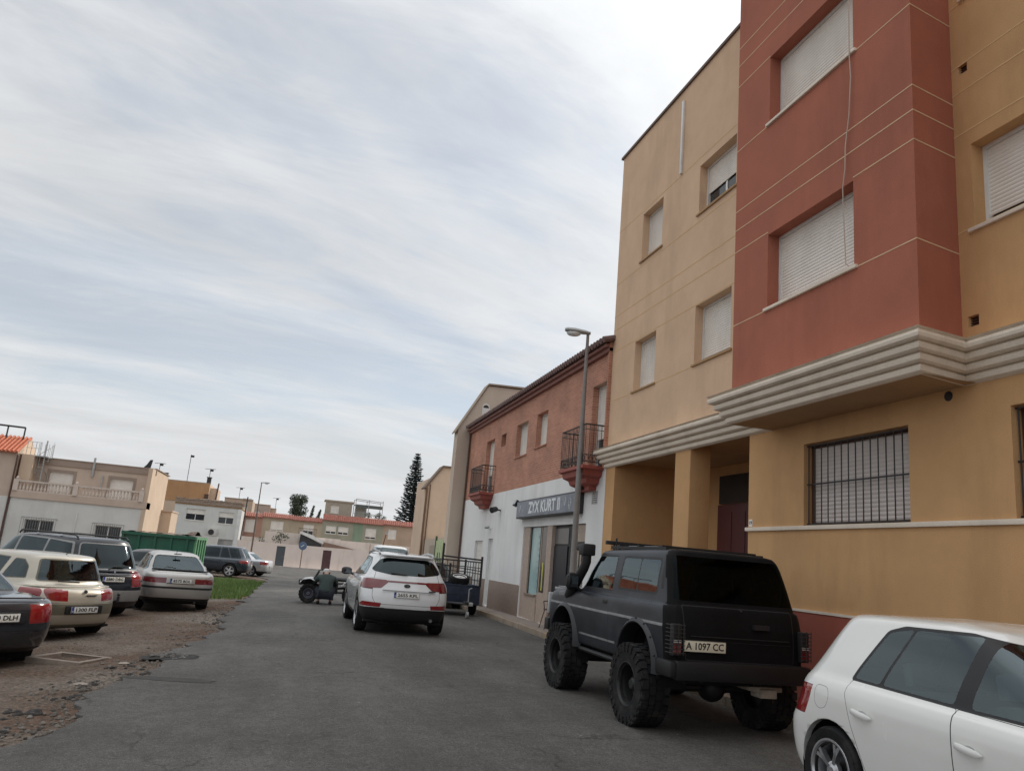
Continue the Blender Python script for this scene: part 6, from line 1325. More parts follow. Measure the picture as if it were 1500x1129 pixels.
def person():
    t = thing('person', 'person in dark green jacket crouching with back to the camera beside the quad bike', 'person', (1.27, 24.0, 0), .05, world=False)
    V = [(0, 0, .26), (0, .05, .40), (0, .13, .58), (0, .22, .74), (0, .31, .81), (0, .40, .85), (0, .47, .90)]; E = [(i, i+1) for i in range(6)]; R = [(.16, .13), (.15, .11), (.165, .115), (.16, .10), .058, .088, .078]
    def ch(pts, rs, base):
        k = base
        for p, r in zip(pts, rs): V.append(p); R.append(r); E.append((k, len(V)-1)); k = len(V)-1
        return k
    for s in (-1, 1):
        ch([(s*.11, .03, .27), (s*.20, .24, .37), (s*.24, .42, .46), (s*.21, .27, .27), (s*.17, .10, .10), (s*.175, .20, .045), (s*.18, .29, .035)], [.095, .08, .062, .055, .042, .04, .03], 0)
        w = ch([(s*.20, .24, .745), (s*.29, .40, .60), (s*.27, .52, .50), (s*.17, .66, .50), (s*.14, .72, .50)], [.062, .05, .042, .032, .034], 3)
        for k, (dx, dz, L) in enumerate(((-.028, .02, .07), (-.01, .027, .08), (.01, .027, .085), (.027, .02, .07))):
            b = V[w]; ch([(b[0]+dx*.8, b[1]+.045, b[2]+dz), (b[0]+dx, b[1]+.045+L*.55, b[2]+dz), (b[0]+dx, b[1]+.03+L*.8, b[2]+dz-.035)], [.011, .010, .008], w)
        b = V[w]; ch([(b[0]-s*.035, b[1]+.02, b[2]-.02), (b[0]-s*.045, b[1]+.055, b[2]-.03)], [.012, .010], w)
    skin_mesh('body', V, E, R, mat('skin', (.42, .25, .18), .6), t)
    g = mat('dark_green_jacket', (.028, .045, .042), .8, 0, .3, 8, .3, 20); V2 = [(0, -.01, .27), (0, .03, .40), (0, .11, .58), (0, .20, .73), (0, .27, .81)]; E2 = [(i, i+1) for i in range(4)]; R2 = [(.215, .16), (.225, .15), (.235, .155), (.215, .13), (.10, .085)]
    for s in (-1, 1):
        k = 3
        for p, r in (((s*.215, .22, .74), .095), ((s*.31, .39, .60), .075), ((s*.285, .51, .505), .062), ((s*.19, .63, .50), .048)): V2.append(p); R2.append(r); E2.append((k, len(V2)-1)); k = len(V2)-1
    skin_mesh('jacket', V2, E2, R2, g, t)
    V3 = [(0, .0, .25)]; E3 = []; R3 = [(.185, .14)]
    for s in (-1, 1):
        k = 0
        for p, r in (((s*.12, .04, .27), .12), ((s*.21, .25, .375), .098), ((s*.25, .43, .465), .08), ((s*.215, .27, .27), .07), ((s*.172, .105, .12), .055)): V3.append(p); R3.append(r); E3.append((k, len(V3)-1)); k = len(V3)-1
    skin_mesh('trousers', V3, E3, R3, mat('dark_trousers', (.016, .019, .03), .85, 0, .2, 10), t)
    for s in (-1, 1): skin_mesh('shoe', [(s*.17, .06, .055), (s*.175, .16, .05), (s*.18, .27, .038), (s*.182, .33, .032)], [(0, 1), (1, 2), (2, 3)], [.05, .05, .042, .026], mat('black_shoe', (.012, .012, .012), .6), t)
    mb = MB(); mb.ball((0, .465, .885), .097, .105, .105, 14); mb.build('hair', mat('dark_hair', (.018, .014, .012), .7, 0, .3, 30), t, smooth=True)
    for s in (-1, 1): mb = MB(); mb.ball((s*.098, .465, .865), .014, .026, .034, 8); mb.build('ear', mat('skin', (.42, .25, .18)), t, smooth=True)
    mb = MB(); mb.ball((0, .575, .855), .014, .025, .03, 8); mb.build('nose', mat('skin', (.42, .25, .18)), t, smooth=True)
    for s in (-1, 1): mb = MB(); mb.ball((s*.034, .555, .895), .012, .01, .008, 8); mb.build('eye', M_ink, t, smooth=True)
    mb = MB(); mb.box(-.03, .03, .558, .566, .816, .823); mb.build('mouth', mat('lip', (.3, .12, .1), .6), t)
    mb = MB(); n = 16; rows = [[(.107*cos(2*pi*q/n)*k, .455+.112*sin(2*pi*q/n)*k, z) for q in range(n)] for k, z in ((1, .895), (.98, .935), (.8, .975), (.4, .995))]; mb.add([p for r in rows for p in r], [[n*i+q, n*i+(q+1) % n, n*(i+1)+(q+1) % n, n*(i+1)+q] for i in range(3) for q in range(n)]+[[3*n+q for q in range(n)]]); mb.box(-.08, .08, .55, .65, .898, .91); mb.build('cap', mat('pale_grey_cap', (.55, .54, .52), .8), t, smooth=True)
person()
# ------------------------------------------------------------------ houses across the lot and along the far street
M_tan = stucco('tan_render', (.55, .44, .36), .08); M_tan_l = stucco('light_tan_render', (.62, .48, .36), .06, (.45, .34, .26), .3)
M_olive = stucco('olive_render', (.43, .36, .27)); M_greygreen = stucco('grey_green_render', (.35, .34, .265)); M_green = stucco('green_render', (.25, .32, .235)); M_brown = stucco('brown_render', (.47, .35, .26)); M_rose = stucco('rose_render', (.42, .25, .195))
M_pink = stucco('pale_pink_render', (.80, .69, .62), .06, (.40, .32, .28), .4); M_pink2 = stucco('greyish_render', (.74, .66, .60), .08, (.33, .28, .25), .5)
M_balus = mat('balustrade_stone', (.62, .53, .46), .75, 0, .1, 5)
def block(name_mb, x0, x1, y0, y1, z0, z1, mi=0): name_mb.box(x0, x1, y0, y1, z0, z1, mi)
def win_y(t, Y, x0, x1, z0, z1, gap=.0, frame=M_alu, sill=True, depth=.14, shut=M_shutter): return window(t, fY(Y), x0, x1, z0, z1, depth=depth, gap=gap, frame=frame, sill=sill, sill_out=.03, pitch=.09, shut=shut)
def tiles(mb, x0, x1, y, z0, dy, dz, pitch=.24, r=.085):
    x = x0
    while x < x1: mb.tube([(x, y, z0), (x, y+dy, z0+dz)], r, 6); x += pitch
    mb.quad((x0, y, z0-.03), (x1, y, z0-.03), (x1, y+dy, z0+dz-.03), (x0, y+dy, z0+dz-.03))
def balustrade_house():
    Y = 56.; t = thing('terraced_house', 'white and tan house with a balustraded terrace and spiral roof ladder across the lot', 'house', (-13, 58, -.55)); f = fY(Y)
    lo = [(-15.85, -14.2, .55, 1.72), (-11.82, -10.3, .6, 1.72)]
    mb = MB(); wall(mb, f, -16.9, -9.15, -.7, 2.98, lo, .2); mb.build('ground_wall', M_house_white, t)
    mb = MB(); mb.box(-16.95, -9.05, Y-.08, Y+1.3, 2.98, 3.40); mb.box(-9.30, -9.05, Y-.05, Y+7, -.7, 5.62, 1); mb.build('terrace_band', [M_tan, M_tan_l], t)
    mb = MB(); mb.box(-16.9, -9.3, Y-.10, Y+.10, 3.97, 4.07); mb.box(-16.9, -9.3, Y-.08, Y+.08, 3.40, 3.46)
    x = -16.5
    while x < -9.5:
        if abs(x+13.35) > .25: mb.lathe([(.035, .0), (.06, .02), (.075, .12), (.055, .22), (.035, .34), (.05, .44), (.06, .5)], Matrix.Translation((x, Y, 3.46)) @ Matrix.Rotation(-pi/2, 4, 'Y'), 8)
        x += .2
    for x in (-16.75, -13.35, -9.45): mb.box(x-.14, x+.14, Y-.14, Y+.14, 3.40, 4.12); mb.ball((x, Y, 4.2), .09, .09, .10, 8)
    mb.build('balustrade', M_balus, t)
    U = 57.3; hi = [(-15.35, -13.95, 3.45, 4.85), (-11.72, -10.32, 3.45, 4.80)]
    mb = MB(); wall(mb, fY(U), -16.2, -9.3, 3.4, 5.55, hi, .15); mb.box(-16.2, -9.3, U+.3, U+5.5, 5.3, 5.5); mb.build('upper_wall', M_tan, t)
    mb = MB(); mb.box(-16.3, -9.0, U-.06, U+.1, 5.26, 5.66); mb.box(-16.35, -8.98, U-.09, U+6, 5.66, 5.72); mb.build('parapet', stucco('taupe_render', (.34, .265, .215)), t)
    for h in hi: mb = MB(); fbox(mb, fY(U), h[0]-.16, h[0], h[2], h[3]+.16, -.03, 0); fbox(mb, fY(U), h[1], h[1]+.16, h[2], h[3]+.16, -.03, 0); fbox(mb, fY(U), h[0], h[1], h[3], h[3]+.16, -.03, 0); mb.build('window_surround', stucco('taupe_render', (.34, .265, .215)), t)
    for h in hi: win_y(t, U, *h, sill=False)
    for h in lo:
        w = window(t, f, *h, depth=.16, gap=1, panes=2); mb = MB(); u0, u1, v0, v1 = h
        for z in (v0-.05, v1+.12): mb.tube([f(u0-.15, z, 0), f(u0-.15, z, -.22), f(u1+.15, z, -.22), f(u1+.15, z, 0)], .018, 5)
        n = 14
        for k in range(n+1): u = u0-.15+(u1-u0+.3)*k/n; mb.tube([f(u, v0-.05, -.22), f(u, v1+.12, -.22)], .011, 4)
        mb.build('grille', mat('grey_grille', (.22, .21, .2), .6), w)
    # party wall end of the neighbour catching the sun, spiral ladder with cage
    mb = MB(); mb.box(-16.9, -16.2, U-.9, U+5, 3.4, 5.7); mb.build('stair_wall', M_tan_l, t)
    mb = MB(); cx, cy = -15.75, U-.42
    for k in range(11):
        a = k*.62; z = 3.45+k*.22; mb.tube([(cx, cy, z), (cx+.42*cos(a), cy+.42*sin(a), z)], .03, 5); mb.tube([(cx+.42*cos(a), cy+.42*sin(a), z), (cx+.42*cos(a), cy+.42*sin(a), z+.85)], .013, 4)
    mb.tube([(cx, cy, 3.4), (cx, cy, 6.75)], .05, 8); mb.tube([(cx+.42*cos(k*.31), cy+.42*sin(k*.31), 4.3+k*.11) for k in range(23)], .018, 5)
    for k in range(7): a = k*.5; mb.tube([(cx+.45*cos(a), cy+.45*sin(a), 5.7), (cx+.45*cos(a), cy+.45*sin(a), 6.55)], .016, 4)
    for x in (-16.85, -16.6, -16.35, -16.1): mb.tube([(x, cy, 5.72), (x, cy, 6.6)], .018, 4)
    mb.tube([(-16.9, cy, 6.6), (-16.0, cy, 6.6)], .018, 4); mb.tube([(-16.9, cy, 6.2), (-16.0, cy, 6.2)], .013, 4); mb.box(-16.95, -15.5, cy-.4, cy+.4, 5.66, 5.73)
    mb.build('spiral_ladder', M_galv, t)
    mb = MB(); mb.tube([(-12.85, U-.1, 4.75), (-12.85, U-.1, 6.0)], .075, 8); mb.tube([(-12.2, U-.12, 3.9), (-12.2, U-.12, 4.9)], .05, 8); mb.build('flue_pipe', M_galv, t)
    mb = MB(); mb.prism([(-9.95, 5.7), (-9.5, 5.7), (-9.42, 6.3), (-9.58, 6.28), (-9.75, 5.95)], fY(U+.2), 0, .12); mb.build('vent_cowl', M_steel_dk, t)
    mb = MB(); mb.tube([(-16.98, Y-.1, 5.6), (-16.98, Y-.1, -.5)], .055, 7); mb.build('downpipe', M_brown_iron, t)
    mb = MB(); mb.tube([(-13.0, Y-.04, -.5), (-13.0, Y-.04, 2.4)], .03, 6); mb.build('white_pipe', M_alu, t)
balustrade_house()
t = thing('tile_roofed_house', 'tan house with an orange tiled roof at the left edge of the picture', 'house', (-19, 58, -.55)); mb = MB(); mb.box(-24, -17.05, 56, 62, 3.0, 5.75); mb.build('upper_wall', M_tan, t); mb = MB(); mb.box(-24, -17.05, 55.97, 62, -.7, 3.0); mb.build('ground_wall', M_house_white, t)
mb = MB(); tiles(mb, -24, -16.95, 55.7, 5.75, 2.2, 1.15); mb.build('roof', M_tile, t, smooth=True)
mb = MB(); mb.prism([(55.7, 5.7), (57.9, 6.9), (60, 5.7)], lambda u, v, d: (-17.0+d, u, v), -.1, .0); mb.build('gable_end', M_tan_l, t)
mb = MB(); [mb.tube([(x, 57.6, 6.7), (x, 57.6, 7.5)], .05, 6) for x in (-17.4, -18.4, -19.6)]; mb.tube([(-17.4, 57.6, 7.5), (-21, 57.6, 7.55)], .06, 6); mb.build('roof_frame', M_steel_dk, t)
# lit lower annexe right of the balustrade house and a garden wall
t = thing('annexe', 'small sunlit tan annexe beside the balustraded house', 'building', (-8.5, 63, -.6)); mb = MB(); mb.box(-10.5, -8.35, 62.5, 66, -.6, 3.1); mb.build('wall', M_tan_l, t); mb = MB(); mb.box(-10.6, -8.3, 62.4, 66.1, 3.1, 3.2); mb.build('coping', M_tan, t)
t = thing('garden_wall', 'low white garden wall between the tan house and the white house', 'wall', (-9.5, 70, -.6)); mb = MB(); mb.box(-12.5, -5.5, 70, 70.2, -.7, 1.62); mb.build('wall', M_house_white, t); mb = MB(); mb.box(-12.5, -9.0, 69.95, 70.25, 1.62, 1.76); mb.build('coping', mat('dark_coping', (.13, .08, .06), .8), t)
# mid distance beige blocks
def plain_block(lab, x0, x1, y, y1, z1, m, wins=(), m2=None, name='apartment_block', extra=()):
    t = thing(name, lab, 'building', ((x0+x1)/2, y, -.6)); mb = MB(); f = fY(y); wall(mb, f, x0, x1, -.7, z1, [w[:4] for w in wins], .15); mb.quad((x1, y, -.7), (x1, y1, -.7), (x1, y1, z1), (x1, y, z1), 1); mb.quad((x0, y, -.7), (x0, y1, -.7), (x0, y1, z1), (x0, y, z1), 1); mb.quad((x0, y, z1), (x1, y, z1), (x1, y1, z1), (x0, y1, z1)); mb.build('wall', [m, m2 or m], t)
    for w in wins: win_y(t, y, *w[:4], gap=w[4] if len(w) > 4 else 0)
    mb = MB(); mb.box(x0-.05, x1+.05, y-.05, y+.12, z1, z1+.12); mb.build('parapet', stucco('parapet_render', (.40, .29, .2)), t); return t
t = plain_block('beige block with an orange-brown top storey and chimneys behind the white house', -15.5, -9.3, 96, 104, 7.35, M_tan_l, [(-11.9, -10.7, 4.6, 5.6)], M_tan_l)
mb = MB(); mb.box(-15.5, -9.3, 95.94, 96, 5.2, 7.35); mb.build('orange_storey', stucco('orange_brown_render', (.47, .27, .14), .1, (.3, .18, .1), .5), t)
mb = MB(); mb.box(-9.3, -8.55, 97, 102, -.6, 7.0); mb.build('stair_tower', M_tan_l, t)
for x, z in ((-14.3, 7.4), (-9.6, 7.4)): mb = MB(); mb.box(x-.22, x+.22, 97, 97.5, z, z+.75); mb.box(x-.28, x+.28, 96.94, 97.56, z+.75, z+.83); mb.build('chimney', M_steel_dk, t)
mb = MB(); mb.tube([(-8.45, 96.9, 7.6), (-8.6, 96.9, 3.5)], .08, 6); mb.build('downpipe', M_brown_iron, t)
mb = MB(); mb.box(-9.7, -9.25, 95.7, 95.94, 4.2, 6.2); mb.build('window_recess', M_brown_iron, t)
t = plain_block('pale tan block with a flat roof beyond the white house', -9.2, -5.4, 118, 126, 7.0, stucco('pale_tan_render', (.52, .40, .31)), [(-8.2, -7.0, 4.2, 5.6), (-6.6, -6.0, 4.4, 6.2)])
t2 = plain_block('distant pale block right of the flat roofed tan block', -6.4, -3.3, 132, 138, 7.1, stucco('dusty_pink_render', (.47, .37, .31)), [(-5.4, -4.8, 5.2, 6.2)])
t3 = plain_block('farthest pale block just above the red tiled roofs', -3.9, -2.4, 134, 139, 6.7, stucco('pale_tan_render', (.52, .40, .31)), [(-3.4, -2.9, 5.0, 5.8)])
def aerial(x, y, z0, z1, lab, yagi=True):
    t = thing('tv_aerial', lab, 'aerial', (x, y, z0)); mb = MB(); mb.tube([(x, y, z0), (x, y, z1)], .035, 5); mb.build('mast', M_steel_dk, t); mb = MB()
    if yagi:
        mb.tube([(x-.6, y, z1-.05), (x+.6, y, z1)], .025, 4); [mb.tube([(x-.5+.22*k, y-.3, z1-.03), (x-.5+.22*k, y+.3, z1-.03)], .018, 4) for k in range(5)]
    mb.box(x-.05, x+.35, y-.02, y+.02, z1-.3, z1-.05); mb.build('antenna', M_steel_dk, t)
aerial(-12.0, 97.5, 7.3, 10.6, 'very tall thin mast rising from the orange-brown topped block', False); aerial(-15.2, 98, 7.3, 9.3, 'aerial at the left end of the orange-brown topped block'); aerial(-9.9, 100, 7.3, 9.4, 'aerial beside the right chimney of the orange-brown topped block'); aerial(-7.4, 119, 7, 8.7, 'aerial on the flat roof of the pale tan block'); aerial(-2.6, 136, 6.7, 8.6, 'aerial on the farthest pale block')
# white house with the air conditioner
def white_house():
    Y = 80.; t = thing('white_house', 'two storey white house with patched windows and an air conditioner', 'house', (-7.5, 82, -.6)); f = fY(Y)
    hs = [(-9.45, -7.75, 2.95, 4.0), (-6.55, -5.15, 2.85, 3.95), (-6.6, -4.9, -.3, 1.45)]
    mb = MB(); wall(mb, f, -10.5, -4.55, -.7, 4.35, hs, .15); mb.quad((-4.55, Y, -.7), (-4.55, Y+7, -.7), (-4.55, Y+7, 4.3), (-4.55, Y, 4.3)); mb.quad((-10.5, Y, -.7), (-10.5, Y+7, -.7), (-10.5, Y+7, 4.3), (-10.5, Y, 4.3)); mb.build('wall', M_house_white, t)
    mb = MB(); mb.box(-10.55, -4.5, Y-.05, Y+7, 4.35, 4.5); mb.box(-10.5, -4.55, Y-.12, Y, 4.46, 4.86, 1)
    x = -10.6
    while x < -4.5: mb.box(x, x+.22, Y-.16, Y+.1, 4.80+random.uniform(-.05, .08), 4.9+random.uniform(-.02, .1), 1); x += .25
    mb.build('cornice', [M_soffit, mat('weathered_brick_cornice', (.30, .23, .18), .9, 0, .4, 7)], t)
    mb = MB(); mb.prism([(-10.4, 4.85), (-7.5, 5.05), (-4.6, 4.85)], f, .3, 6); mb.build('roof', M_tan, t)
    for h in hs[:2]: window(t, f, *h, depth=.12, gap=.55, panes=2, pitch=.08)
    w = window(t, f, *hs[2], depth=.12, gap=.0, sill=False, shut=mat('grey_door_panel', (.40, .39, .37), .5)); mb = MB(); [mb.tube([f(-6.6+.12*k, .1, -.03), f(-6.6+.12*k, 1.4, -.03)], .014, 4) for k in range(8)]; mb.build('grille', mat('grey_grille', (.22, .21, .2), .6), w)
    mb = MB(); mb.box(-4.85, -4.5, Y-.1, Y, -.6, 4.3); mb.build('painted_sunlit_strip', M_alu, t)  # added pale strip, its colour stands in for sunlight on the end wall
    return t
white_house()
t = thing('air_conditioner', 'air conditioner unit on the front of the white house', 'air conditioner', (-6.85, 79.8, 1.9)); mb = MB(); mb.box(-7.3, -6.4, 79.62, 79.95, 1.65, 2.35); mb.build('casing', mat('ac_casing', (.58, .56, .52), .5), t, bevel=.02); mb = MB(); mb.lathe([(0, -.02), (.24, -.02), (.27, 0)], Matrix.Translation((-6.95, 79.62, 2.0)) @ Matrix.Rotation(pi/2, 4, 'Z'), 18); mb.build('fan_grille', M_steel_dk, t)
# row houses with tiled parapets, each a house
def row_house(x0, x1, m, lab, wins, zt=4.2, dz=.42, balcony=False, m2=None, seam=None):
    Y = 88.; t = thing('row_house', lab, 'house', ((x0+x1)/2, 90, -.6)); f = fY(Y); mb = MB(); wall(mb, f, x0, x1, -.7, zt, [w[:4] for w in wins], .15); mb.box(x0+.01, x1-.01, Y+.4, Y+7, zt-.3, zt-.1)
    if seam: fbox(mb, f, x0, seam, -.7, zt-.01, -.012, 0, 1)
    mb.build('wall', [m, m2 or m], t)
    for w in wins: win_y(t, Y, *w[:4], gap=w[4] if len(w) > 4 else 0, depth=.1)
    mb = MB(); tiles(mb, x0+.05, x1, Y-.22, zt, .75, dz, .21, .075); mb.build('roof', M_tile_pale, t, smooth=True)
    if balcony:
        mb = MB(); mb.box(1.0, 2.9, Y-.7, Y, 2.35, 2.45); mb.build('balcony', M_tan, t); mb = MB(); [mb.tube([(1.05+.15*k, Y-.66, 2.45), (1.05+.15*k, Y-.66, 3.25)], .014, 4) for k in range(13)]; mb.tube([(1.0, Y-.66, 3.25), (2.9, Y-.66, 3.25)], .02, 4); mb.build('railing', M_black_iron, t)
    return t
row_house(-5.6, -2.75, M_rose, 'rose coloured row house at the left end of the tiled row', [(-4.45, -3.35, 2.4, 3.7)], 4.0, .42)
row_house(-2.75, .25, M_olive, 'tan row house right of the far lamp post with one wide shutter', [(-1.9, -.6, 2.75, 3.75, .06)], 4.1, .45)
row_house(.25, 3.4, M_olive, 'tan row house with a dark railed balcony window', [(1.45, 2.55, 2.45, 3.7, .45)], 4.05, .45, True)
row_house(3.4, 6.7, M_greygreen, 'grey-green row house with two white shuttered windows under the pergola', [(3.8, 4.9, 2.95, 3.8, .25), (5.1, 6.2, 2.95, 3.8, .25)], 4.35, .62)
row_house(6.7, 9.95, M_greygreen, 'row house painted green at its left end', [(8.05, 9.2, 2.75, 3.9, .15)], 4.35, .62, m2=M_green, seam=7.75)
row_house(9.95, 12.6, M_brown, 'brown row house with a single pale window next to the far pole', [(10.5, 11.4, 2.95, 4.0)], 4.45, .5)
row_house(12.6, 16.5, M_brown, 'brown row house at the right end beside the cream building', [(13.5, 14.3, 2.8, 3.8)], 4.45, .5)
# roof terrace rooms
t = thing('roof_room', 'pale roof terrace room above the grey-green row house', 'roof room', (5, 90, 4.9)); mb = MB(); wall(mb, fY(89.4), 3.5, 6.4, 4.6, 6.45, [(4.1, 5.0, 5.2, 6.1)], .1); mb.quad((6.4, 89.4, 4.6), (6.4, 92, 4.6), (6.4, 92, 6.45), (6.4, 89.4, 6.45)); mb.box(3.4, 6.6, 89.3, 92, 6.45, 6.6); mb.build('wall', stucco('grey_tan_render', (.38, .33, .27)), t); win_y(t, 89.4, 4.1, 5.0, 5.2, 6.1)
t = thing('roof_terrace', 'metal framed roof terrace with a shade awning and plants', 'terrace', (8, 90, 4.9)); mb = MB()
for x in (6.75, 8.2, 9.75): [mb.tube([(x, y, 4.7), (x, y, 7.0)], .045, 5) for y in (89.4, 92)]
for y in (89.4, 92): mb.tube([(6.75, y, 7.0), (9.75, y, 6.85)], .045, 5); mb.tube([(6.75, y, 5.5), (9.75, y, 5.4)], .03, 5)
mb.build('frame', M_galv, t); mb = MB(); mb.box(6.75, 9.75, 89.5, 92, 6.35, 6.42); mb.box(6.75, 9.75, 89.38, 89.42, 6.05, 6.4); mb.build('awning', mat('dark_shade_cloth', (.11, .12, .115), .9), t); mb = MB(); mb.box(6.9, 8.1, 91.0, 92, 4.7, 6.3); mb.build('back_room', M_house_white, t)
def leafball(mb, c, r, n, s=.1, zs=1.):
    for i in range(n):
        a = random.random()*6.28; b = math.acos(random.uniform(-1, 1)); q = r*random.random()**.4; p = Vector((c[0]+q*sin(b)*cos(a), c[1]+q*sin(b)*sin(a), c[2]+q*cos(b)*zs)); u = Vector((random.gauss(0, 1), random.gauss(0, 1), random.gauss(0, 1))).normalized()*s; v = Vector((random.gauss(0, 1), random.gauss(0, 1), random.gauss(0, 1))).normalized()*s*.5
        mb.add([p-u, p+v, p+u, p-v], [[0, 1, 2, 3]], random.choice((0, 0, 1)))
M_leaf = [mat('dark_leaf', (.045, .062, .035), .7, 0, .3, 2), mat('mid_leaf', (.075, .095, .05), .7, 0, .3, 2)]
M_araleaf = [mat('araucaria_needle', (.038, .058, .056), .75, 0, .3, 2), mat('araucaria_needle_light', (.06, .085, .08), .75, 0, .3, 2)]
def shrub(x, y, z, r, lab, n=160, s=.09):
    t = thing('potted_shrub' if z > 2 else 'shrub', lab, 'plant', (x, y, z)); mb = MB(); [leafball(mb, (x+random.gauss(0, r*.4), y+random.gauss(0, r*.3), z+r*random.uniform(.2, 1)), r*.6, n//3, s) for k in range(3)]; mb.build('foliage', M_leaf, t); mb = MB(); mb.tube([(x, y, z-.2), (x, y, z+r*.6)], .04, 5); mb.build('stem', M_brown_iron, t)
shrub(8.4, 89.9, 5.0, .55, 'leafy plant in the middle of the framed roof terrace'); shrub(9.2, 89.8, 5.0, .5, 'leafy plant near the right end of the framed roof terrace'); shrub(9.95, 90.4, 4.9, .6, 'tall leafy plant just right of the framed roof terrace')
# pale boundary wall with two doors
t = thing('boundary_wall', 'long pale pink boundary wall with two narrow doors along the far street', 'wall', (5, 80, -.6)); Y = 80.; f = fY(Y)
mb = MB(); ds = [(-.85, -.05, -.65, 1.25), (3.5, 4.3, -.65, 1.22)]
wall(mb, f, -4.5, 17.5, -.75, 1.45, ds, .12); mb.box(-4.5, 17.5, Y+.01, Y+.25, 1.45, 1.5, 0); mb.build('wall', M_pink, t)
for h, m in zip(ds, (mat('slate_grey_door', (.085, .095, .105), .5, 0, .1, 3), mat('maroon_door', (.095, .04, .045), .5, 0, .1, 3))):
    mb = MB(); fbox(mb, f, h[0], h[1], h[2], h[3], .06, .11); [fbox(mb, f, h[0]+.06, h[1]-.06, h[2]+.15+.6*k, h[2]+.65+.6*k, .05, .06) for k in range(3)]; d = mb.build('door', m, t); mb = MB(); mb.ball(f(h[1]-.1, .3, .03), .03, .03, .03, 8); mb.build('handle', M_chrome, d)
mb = MB(); mb.box(-4.5, 17.5, Y-.55, Y, -.72, -.58); mb.build('footing', M_pink2, t)
t = thing('upper_yard_wall', 'stepped greyish yard wall rising behind the pink boundary wall', 'wall', (5, 83, -.6)); mb = MB()
for a, b, z in ((-4.4, -2.2, 1.9), (-2.2, 1.2, 2.6), (1.2, 5.2, 2.4), (5.2, 9.5, 2.3), (9.5, 16, 2.25)): mb.box(a, b-.01, 83, 83.2, -.7, z)
mb.build('wall', M_pink2, t); mb = MB()
for x in (8.2, 10.0, 12.3): mb.box(x, x+.05, 82.9, 83, 1.5, 2.25)
mb.build('stain_strip', M_brown, t)
t = thing('yard_shelter', 'dark tilted shelter with a white roof sheet behind the boundary wall', 'shelter', (2, 82, 1.4)); mb = MB(); mb.prism([(1.15, 1.45), (3.35, 1.3), (3.3, 1.75), (1.9, 2.35), (1.2, 2.6)], fY(81.6), 0, 1.0); mb.build('side', mat('dark_net', (.05, .05, .052), .9, 0, .2, 3), t); mb = MB(); mb.prism([(1.1, 2.62), (3.45, 1.80), (3.5, 1.92), (2.4, 2.55), (1.15, 2.85)], fY(81.5), 0, 1.2); mb.build('roof', M_alu, t)
mb = MB(); mb.prism([(3.5, 1.5), (7.2, 1.25), (7.2, 1.42), (5.2, 1.75), (3.5, 2.0)], fY(82.2), 0, .6); mb.build('sloping_roof', stucco('brown_lean_to', (.27, .18, .14)), t)
shrub(-.6, 81.5, 1.55, .75, 'dark scraggly shrub hanging over the left part of the boundary wall', 220, .1)
shrub(-2.6, 82.3, 1.5, .35, 'small dark plant on the boundary wall beside the far lamp post', 60, .08)
shrub(11.6, 81, 1.0, .6, 'round dark shrub at the right end of the boundary wall', 200, .09)
# road sign on its pole
t = thing('road_sign', 'small round blue road sign on a brown pole before the pink wall', 'sign', (1.5, 78.8, -.6)); mb = MB(); mb.tube([(1.5, 78.8, -.6), (1.5, 78.8, 1.6)], .045, 7); mb.build('pole', mat('rusty_pole', (.20, .13, .10), .7), t); mb = MB(); mb.lathe([(0, -.02), (.36, -.02), (.38, 0), (.36, .02), (0, .02)], Matrix.Translation((1.5, 78.72, 1.45)) @ Matrix.Rotation(pi/2, 4, 'Z'), 20); mb.build('disc', mat('sign_blue', (.10, .16, .26), .4), t); mb = MB(); mb.tube([(1.35, 78.69, 1.35), (1.62, 78.69, 1.56)], .035, 5); mb.build('arrow', M_alu, t)
lamp((-3.05, 78, -.6), 7.5, 'brown street lamp on the far street left of the rose house', 1.3, 0, 1.15, mat('brown_lamp_pole', (.16, .115, .09), .6)); lamp((13.0, 86, -.6), 7.6, 'pale street lamp in front of the tall conifer', 1.2, 0, 1.2, mat('pale_lamp_pole', (.45, .43, .40), .5))
t = thing('utility_pole', 'thin leaning brown pole in front of the brown row houses', 'pole', (9.6, 84, -.6)); mb = MB(); mb.tube([(9.0, 82.8, -.6), (9.75, 82.8, 3.6)], .05, 6); mb.build('shaft', M_brown_iron, t); mb = MB(); mb.box(9.6, 9.85, 82.7, 82.8, 3.3, 3.6); mb.build('junction_box', M_galv, t)
t = thing('utility_pole', 'thin dark pole rising beside the right end of the white house', 'pole', (-4.3, 80.5, -.6)); mb = MB(); mb.tube([(-4.35, 80.5, -.6), (-4.2, 80.5, 5.6)], .055, 6); mb.build('shaft', M_steel_dk, t); mb = MB(); [mb.tube([(-4.65, 80.5, z), (-3.8, 80.5, z+.05)], .02, 4) for z in (5.4, 5.2)]; mb.build('crossarm', M_steel_dk, t)
